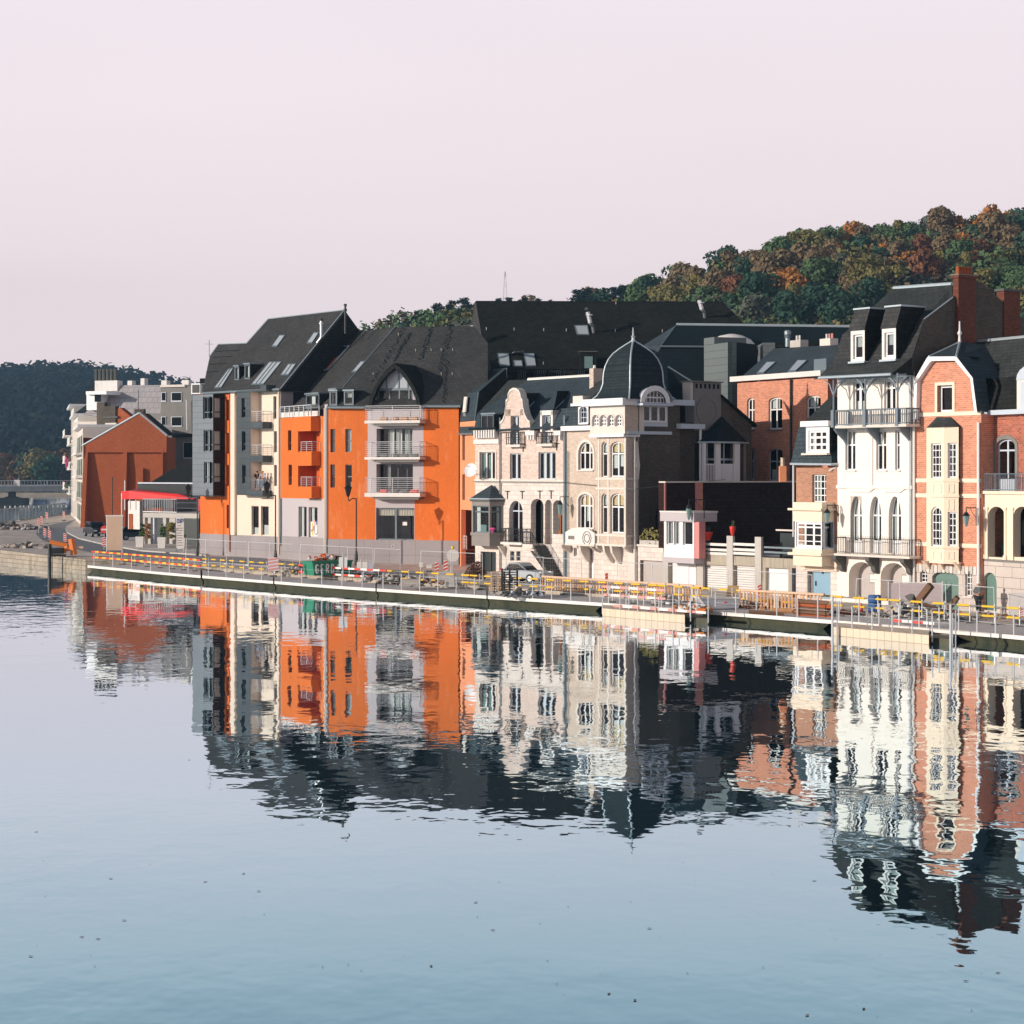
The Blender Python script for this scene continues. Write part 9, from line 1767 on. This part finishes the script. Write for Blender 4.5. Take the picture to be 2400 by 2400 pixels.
for i in range(9): z = Z_ - .25 - i * (Z_ - z0 - .3) / 9; mb.bx(p.x - w_ * .7, p.x + w_ * (.7 if i % 3 else .4), Y + .01, Y + .02, z - .03, z + .03, 'stone_grey')
mb.build('lettering', t_)
# banner on fence
A, B_ = gp('E', 705, 505), gp('E', 1195, 500); t_ = thing('site_banner', 'pale pink printed banner stretched on the fence behind the rubble heap', 'banner', (A + B_) / 2); z1 = P3(0, Q('E', 0, 258)[1], A.y).z; mb = MB(); mb.slab([A + Vector((0, 0, .3)), B_ + Vector((0, 0, .3)), Vector((B_.x, B_.y, z1)), Vector((A.x, A.y, z1))], (0, .03, 0), 'banner'); mb.build('cloth', t_); mb = MB(); [mb.tube(q, Vector((q.x, q.y, z1 + .1)), .04, 'steel_pale', 6) for q in (A, B_)]; mb.build('post', t_)
# concrete blocks, pallets, barrel, cone, plywood, dinghy, timber
def blk(v, x0, y0, x1, y1, m, name, lb, cat, dep=1.0):
    p = gp(v, (x0 + x1) / 2, y1); k = p.y / FP / VW[v][2]; w_, h_ = (x1 - x0) * k / 2, (y1 - y0) * k; mb = MB(); c = .04; mb.hexa([(p.x - w_, p.y, p.z), (p.x + w_, p.y, p.z), (p.x + w_, p.y + dep, p.z), (p.x - w_, p.y + dep, p.z)], [(p.x - w_ + c, p.y + c, p.z + h_), (p.x + w_ - c, p.y + c, p.z + h_), (p.x + w_ - c, p.y + dep - c, p.z + h_), (p.x - w_ + c, p.y + dep - c, p.z + h_)], m); o = mb.build(name); tag(o, lb, cat)
blk('H', 1370, 385, 1565, 470, 'concrete', 'concrete_block', 'large concrete block carrying the two beacon boards', 'concrete block', .8); blk('H', 1465, 450, 1570, 540, 'concrete', 'concrete_block', 'smaller concrete block in front of the large one', 'concrete block', .8); blk('H', 1020, 465, 1225, 530, 'rubble', 'concrete_slab', 'flat pale concrete slab on the rubble before the orange wall', 'slab', 1.2)
def pallet_stack(v, x, y, n, m, lb, w_=1.2):
    p = gp(v, x, y); t_ = thing('pallet_stack', lb, 'pallets', p)
    for i in range(n):
        mb = MB(); z = p.z + i * .16
        for k in range(6): mb.bx(p.x - w_ / 2, p.x + w_ / 2, p.y + k * .16, p.y + k * .16 + .11, z + .11, z + .135, m)
        for k in (0, .5, 1): mb.bx(p.x - w_ / 2 + (w_ - .12) * k, p.x - w_ / 2 + (w_ - .12) * k + .12, p.y, p.y + .92, z, z + .11, m)
        mb.build('pallet', t_)
pallet_stack('G', 65, 240, 9, 'timber_pale', 'pale wooden pallets stacked before the dark door of the gabled house', .95); pallet_stack('G', 172, 245, 10, 'black_metal', 'stack of black plastic pallets beside the pale wooden ones', 1.1)
p = gp('E', 580, 555); t_ = thing('blue_barrel', 'blue plastic barrel standing before the arched garages', 'barrel', p); mb = MB(); mb.lathe([(.36, 0), (.38, .06), (.38, .4), (.4, .43), (.38, .46), (.38, .85), (.4, .88), (.38, .92), (.38, 1.15), (.34, 1.2)], p, 'paint_blue', 14); mb.build('barrel', t_)
p = gp('E', 457, 550); t_ = thing('traffic_cone', 'red traffic cone left of the blue barrel', 'traffic cone', p); mb = MB(); mb.lathe([(.17, .03), (.09, .42), (.03, .72)], p, 'paint_red', 10); mb.bx(p.x - .2, p.x + .2, p.y - .2, p.y + .2, p.z, p.z + .04, 'paint_red'); mb.build('cone', t_)
p = gp('I', 565, 400); t_ = thing('plywood_sheet', 'square tan plywood sheet propped up over the grey dinghy', 'plywood', p); mb = MB(); q = [P3(*Q('I', x, y), p.y) for x, y in ((488, 345), (612, 352), (640, 207), (515, 203))]; mb.slab(q, (0, .03, 0), 'plywood'); mb.build('sheet', t_)
A, B_ = gp('I', 190, 480), gp('I', 650, 480); t_ = thing('dinghy', 'grey metal dinghy lying on the deck before the white shutters', 'boat', (A + B_) / 2); mb = MB(); F_ = Fac.__new__(Fac).init(Vector((A.x, A.y)), Vector((B_.x, B_.y))); L_ = F_.L; z = A.z
lo = [F_.W(s_, n_, z + .05) for s_, n_ in ((.5, 0), (L_ - .1, 0), (L_ - .1, -.9), (.5, -.9))]; hi = [F_.W(s_, n_, z + zz_) for s_, n_, zz_ in ((0, .15, .7), (L_, .15, .62), (L_, -1.1, .62), (0, -1.1, .7))]; mb.hexa(lo, hi, 'steel_pale'); mb.path(hi + [hi[0]], .04, 'white_dirty', 5); mb.lathe([(.1, 0), (.08, .05), (.02, .12)], F_.W(L_ * .62, .1, z + .35), 'lens_red', 6); mb.build('hull', t_)
t_ = thing('timber_stack', 'stack of dark red brown timbers behind the barriers before the blue door', 'timber stack', gp('I', 1480, 560)); A = gp('I', 1310, 560); B_ = gp('I', 1680, 585); u = (B_ - A)
for j in range(5):
    for i in range(3): mb = MB(); a = A + Vector((0, i * .32, j * .2)); mb.hexa([a, a + Vector((0, .26, 0)), a + Vector((0, .26, .17)), a + Vector((0, 0, .17))], [q + u * (1 - .06 * ((i + j) % 3)) for q in (a, a + Vector((0, .26, 0)), a + Vector((0, .26, .17)), a + Vector((0, 0, .17)))], 'timber_dark' if (i + j) % 3 else 'brick_rust'); mb.build('timber', t_)
for v, x, y, m_, lb, r_ in (('H', 1800, 468, 'leaf_rust', 'low red brown shrub before the salmon tower', 1.3),):
    p = gp(v, x, y); t_ = thing('shrub', lb, 'shrub', p); c_ = crown_mb(r_, r_ * .6, 8, 500, .12, m_, int(x)); 
    for q in c_.v: q += p + Vector((0, 0, .55))
    c_.build('foliage', t_); mb = MB(); mb.tube(p, p + Vector((0, 0, .5)), .05, 'bark', 5); mb.build('stem', t_)
# street lamps
for v, x, yb, yt, ax, Yb, lb, dbl in (('5', 362, 1505, 810, 270, 166, 'black lantern street lamp with one arm before the orange wall', 1), ('3', 1090, 1480, 775, 990, 166, 'black street lamp before the cream and lilac flats', 1), ('3', 205, 1430, 790, 100, 186, 'black street lamp with a bell head beside the zinc bay corner', 0), ('1', 877, 1430, 990, 877, 235, 'slim dark lamp post before the rust red gable', 0)):
    q = Q(v, x, yb); p = Vector(((q[0] - CX) * Yb / FP, Yb, 0)); p.z = zland(p); zt = P3(0, Q(v, 0, yt)[1], Yb).z; t_ = thing('street_lamp', lb, 'street lamp', p); mb = MB(); mb.lathe([(.16, 0), (.14, .9), (.1, 1.2), (.075, 1.3)], p, 'black_metal', 8); mb.tube(p + Vector((0, 0, 1.2)), (p.x, p.y, zt), .06, 'black_metal', 8); mb.build('pole', t_)
    if ax != x:
        dx = (Q(v, ax, 0)[0] - q[0]) * Yb / FP; mb = MB(); mb.path([(p.x, p.y, zt - .05), (p.x + dx * .5, p.y, zt - .02), (p.x + dx * .9, p.y, zt - .25), (p.x + dx, p.y, zt + .1)], .045, 'black_metal', 6); mb.build('arm', t_); c = Vector((p.x + dx, p.y, zt + .1))
        mb = MB(); mb.lathe([(.06, 0), (.14, .12), (.3, .75), (.34, .78), (.12, .98), (.03, 1.1)], c, 'black_metal' , 6); mb.build('lantern', t_)
# wall lanterns
for v, x, y0, y1, xw, Yl, lb in (('7', 1220, 600, 760, 1320, 148.6, 'wall lantern on a bracket at the corner of the pale gabled house'), ('9', 1035, 640, 820, 1210, 136.5, 'green glazed lantern on a bracket beside the pink bay room'), ('C', 960, 840, 1000, 1085, 125.8, 'lantern on a scrolled bracket before the cream box bay'), ('D', 1115, 1090, 1300, 1255, 116.6, 'lantern on a scrolled bracket on the orange brick house')):
    c = P3(*Q(v, x, y0), Yl); cb = P3(*Q(v, x, y1), Yl); w_ = P3(*Q(v, xw, y0), Yl + .5); k = (c.z - cb.z); t_ = thing('wall_lantern', lb, 'lantern', w_); mb = MB(); mb.path([w_ + Vector((0, 0, -.9 * k)), w_ + Vector((0, 0, .3 * k)), c + Vector((0, 0, .3 * k)), c], .03, 'black_metal', 5); mb.path([w_ + Vector((0, 0, -.4 * k)), w_.lerp(c, .4), w_.lerp(c, .6) + Vector((0, 0, .3 * k))], .02, 'black_metal', 4); mb.build('bracket', t_)
    mb = MB(); mb.lathe([(.02, -k), (.10, -.85 * k), (.19, -.25 * k), (.19, -.24 * k)], c, 'blind_teal', 6); mb.build('glass', t_); mb = MB(); mb.lathe([(.23, -.25 * k), (.12, -.05 * k), (.02, .05 * k)], c, 'black_metal', 6); mb.build('cap', t_)
# overhead cables strung between house fronts
mb = MB(); pts = [FE.W(.2, .25, zStr + .0), FE.W(FE.L, .3, FE.z_(1325, 1130)), FG.W(FG.L, .3, FG.z_(1490, 1146)), FQ.P(1700, 1124, 1.0)]
mb.path(pts, .025, 'black_metal', 4); o = mb.build('facade_cable'); tag(o, 'thin black cable running along the pale and beige house fronts', 'cable')
# excavator
p = gp('1', 470, 1610, 1.0); t_ = thing('excavator', 'small orange excavator on the quay with its boom raised', 'excavator', p); k = p.y / FP / 3.331
E_ = lambda x, y, d=0.0: P3(*Q('1', x, y), p.y + d)
mb = MB(); A, B_ = E_(400, 1590), E_(500, 1545); mb.bx(A.x, B_.x, p.y - .7, p.y + .9, A.z, B_.z, 'black_metal'); mb.build('cab', t_); mb = MB(); [mb.hexa([E_(x, y, d) for x, y in ((395, 1612), (510, 1612), (520, 1595), (385, 1595))], [E_(x, y, d + .4) for x, y in ((395, 1612), (510, 1612), (520, 1595), (385, 1595))], 'tyre') for d in (-.9, .6)]; mb.build('track', t_)
mb = MB(); mb.path([E_(500, 1580), E_(525, 1530), E_(390, 1500)], .22, 'orange_machine', 6); mb.path([E_(555, 1475), E_(578, 1600)], .34, 'orange_machine', 6); mb.path([E_(500, 1560), E_(565, 1545)], .2, 'orange_machine', 6); mb.tube(E_(565, 1535), E_(650, 1545), .12, 'timber_pale', 6); mb.build('boom', t_)
# cars
def car(p, rz, L_, h_, m, lb):
    t_ = thing('parked_car', lb, 'car', p, rz=rz); w_ = 1.75; pf = [(-L_ / 2, .35), (L_ / 2, .35), (L_ / 2 + .02, .75), (L_ / 2 - .25, h_ * .58), (L_ / 2 - 1.2, h_ * .64), (-L_ / 2 + .1, h_ * .62), (-L_ / 2 - .02, .8)]; tp = [(L_ / 2 - 1.2, h_ * .62), (L_ / 2 - 1.9, h_), (-L_ / 2 + .7, h_), (-L_ / 2 + .15, h_ * .62)]; saved = t_.location.copy(); t_.location = (0, 0, 0)
    mb = MB(); mb.hexa([(x, -w_ / 2, z) for x, z in pf], [(x, w_ / 2, z) for x, z in pf], m); mb.hexa([(x, -w_ / 2 + .12, z) for x, z in tp], [(x, w_ / 2 - .12, z) for x, z in tp], m); o = mb.build('body', t_); bv = o.modifiers.new('b', 'BEVEL'); bv.width = .07; bv.segments = 2
    mb = MB(); q = [(L_ / 2 - 1.32, h_ * .66), (L_ / 2 - 1.93, h_ - .07), (-L_ / 2 + .8, h_ - .07), (-L_ / 2 + .38, h_ * .66)]
    for s_ in (-1, 1): y = s_ * (w_ / 2 - .11); mb.face([(x, y, z) for x, z in q], 'car_glass'); mb.face([(x, y - s_ * .004, z) for x, z in q], 'interior')
    mb.face([(L_ / 2 - 1.24, -.62, h_ * .67), (L_ / 2 - 1.24, .62, h_ * .67), (L_ / 2 - 1.86, .58, h_ - .06), (L_ / 2 - 1.86, -.58, h_ - .06)], 'interior'); mb.build('windows', t_)
    for x in (-L_ / 2 + .8, L_ / 2 - .85):
        for s_ in (-1, 1): mb = MB(); mb.tube((x, s_ * (w_ / 2 - .2), .33), (x, s_ * (w_ / 2 + .01), .33), .33, 'tyre', 16); wo = mb.build('wheel', t_); mb = MB(); mb.tube((x, s_ * (w_ / 2), .33), (x, s_ * (w_ / 2 + .025), .33), .2, 'rim', 10); mb.build('rim', wo)
    for s_ in (-1, 1):
        mb = MB(); mb.bx(L_ / 2 - .12, L_ / 2 + .04, s_ * .62 - .16, s_ * .62 + .16, .68, .84, 'lamp_lens'); mb.build('headlight', t_); mb = MB(); mb.bx(-L_ / 2 - .04, -L_ / 2 + .1, s_ * .66 - .14, s_ * .66 + .14, .8, .98, 'lens_red'); mb.build('tail_light', t_)
    mb = MB(); mb.bx(L_ / 2, L_ / 2 + .05, -.26, .26, .45, .56, 'paint_white'); mb.build('number_plate', t_); t_.location = saved; return t_
car(gp('1', 735, 1468) + Vector((0, .8, .12)), R_(-62), 4.4, 1.72, 'car_dark', 'black off road car parked in front of the rust red gable'); car(gp('1', 1040, 1495) + Vector((0, .8, .12)), R_(28), 4.1, 1.5, 'car_blue', 'dark blue car parked behind the billboard'); car(gp('1', 1480, 1520) + Vector((0, 6, .0)), R_(-80), 4.2, 1.5, 'car_dark', 'dark car inside the parking entrance'); car(gp('H', 1975, 520) + Vector((2.2, 3.2, 0)), R_(-35), 3.5, 1.4, 'car_light', 'silver car parked before the pale gabled house')
p = gp('1', 735, 1350); t_ = thing('clothes_container', 'beige drop box with a dark slot behind the black car', 'container', p); k = p.y / FP / 3.331; mb = MB(); mb.bx(p.x - 42 * k, p.x + 42 * k, p.y, p.y + 1.4, p.z, p.z + 80 * k, 'float_beige'); mb.build('box', t_); mb = MB(); mb.bx(p.x - 26 * k, p.x + 26 * k, p.y - .05, p.y, p.z + 45 * k, p.z + 62 * k, 'interior'); mb.build('slot', t_)
# people: skinned bodies
def person(p, rz, lb, sh, tr, hair, pose='stand', h=1.75):
    t_ = thing('person', lb, 'person', p, rz=rz); k = h / 1.75; lean = .12 if pose == 'lean' else 0
    J = {'pel': (0, 0, .95), 'ch': (lean * .6, 0, 1.25), 'nk': (lean, 0, 1.47), 'hd': (lean + .03, 0, 1.6), 'tp': (lean + .03, 0, 1.7), 'sl': (lean * .8, .19, 1.42), 'sr': (lean * .8, -.19, 1.42), 'el': (lean + .12, .24, 1.15), 'er': (lean + .1, -.25, 1.15), 'wl': (lean + .34, .16, 1.08), 'wr': (.3 + lean if pose == 'lean' else .08, -.2, 1.05 if pose == 'lean' else .9), 'hl': (0, .1, .9), 'hr': (0, -.1, .9), 'kl': (.03, .11, .5), 'kr': (.0, -.11, .5), 'al': (-.02, .11, .09), 'ar': (-.03, -.11, .09), 'fl': (.16, .12, .04), 'fr': (.15, -.12, .04)}
    nm_ = list(J); E2 = [('pel', 'ch'), ('ch', 'nk'), ('nk', 'hd'), ('hd', 'tp'), ('ch', 'sl'), ('ch', 'sr'), ('sl', 'el'), ('sr', 'er'), ('el', 'wl'), ('er', 'wr'), ('pel', 'hl'), ('pel', 'hr'), ('hl', 'kl'), ('hr', 'kr'), ('kl', 'al'), ('kr', 'ar'), ('al', 'fl'), ('ar', 'fr')]
    rad = {'pel': .15, 'ch': .16, 'nk': .06, 'hd': .095, 'tp': .07, 'sl': .07, 'sr': .07, 'el': .045, 'er': .045, 'wl': .035, 'wr': .035, 'hl': .1, 'hr': .1, 'kl': .07, 'kr': .07, 'al': .05, 'ar': .05, 'fl': .04, 'fr': .04}
    for nme, keep, m_, g_ in (('body', set(nm_), 'skin', 1.0), ('jacket', {'pel', 'ch', 'sl', 'sr', 'el', 'er'}, sh, 1.14), ('trousers', {'pel', 'hl', 'hr', 'kl', 'kr', 'al', 'ar'}, tr, 1.14)):
        vs = [n_ for n_ in nm_ if n_ in keep]; ed = [(vs.index(a), vs.index(b_)) for a, b_ in E2 if a in keep and b_ in keep]; me = bpy.data.meshes.new(nme); me.from_pydata([Vector(J[n_]) * k for n_ in vs], ed, []); o = bpy.data.objects.new(nme, me); COL.objects.link(o); o.parent = t_; o.modifiers.new('s', 'SKIN')
        if not me.skin_vertices: bpy.context.view_layer.objects.active = o
        for i, n_ in enumerate(vs):
            if me.skin_vertices: me.skin_vertices[0].data[i].radius = (rad[n_] * (g_ if g_ > 1 or n_ in ('nk', 'hd', 'tp', 'wl', 'wr') else .8) * k,) * 2
        u_ = o.modifiers.new('u', 'SUBSURF'); u_.levels = 2; u_.render_levels = 2; me.materials.append(M[m_])
    mb = MB(); sv = t_.location.copy(); t_.location = (0, 0, 0); mb.lathe([(.09, 0), (.115, .05), (.1, .12), (.03, .16)], Vector((J['hd'][0] - .02, 0, 1.6)) * k, hair, 10); mb.build('hair' if hair != 'helmet' else 'helmet', t_, smooth=True); mb = MB(); mb.lathe([(.018, 0), (.012, .03)], Vector((J['hd'][0] + .1, 0, 1.59)) * k, 'skin', 5); mb.build('nose', t_); t_.location = sv; return t_
FZ, (t1, t2, zb_) = P_FZ, PS
for s_, rz, lb, sh, tr, hr in ((t1 + .5, -70, 'person in a black top leaning over the lowest zinc balcony', 'cloth_black', 'cloth_black', 'hair_dark'), (t2 - .95, -60, 'person with light trousers in the middle of the lowest zinc balcony', 'cloth_black', 'cloth_pale', 'hair_fair'), (t2 - .45, -100, 'fair haired person in a pale blue shirt at the end of the lowest zinc balcony', 'cloth_pale', 'cloth_blue', 'hair_fair')):
    person(FZ.W(s_, -.35, zb_), R_(rz), lb, sh, tr, hr, 'lean', 1.78)
p = gp('E', 1520, 545); person(p, R_(-150), 'person in a dark coat with a pale cap standing by the arched green door', 'cloth_grey', 'cloth_black', 'helmet', 'stand', 1.95)
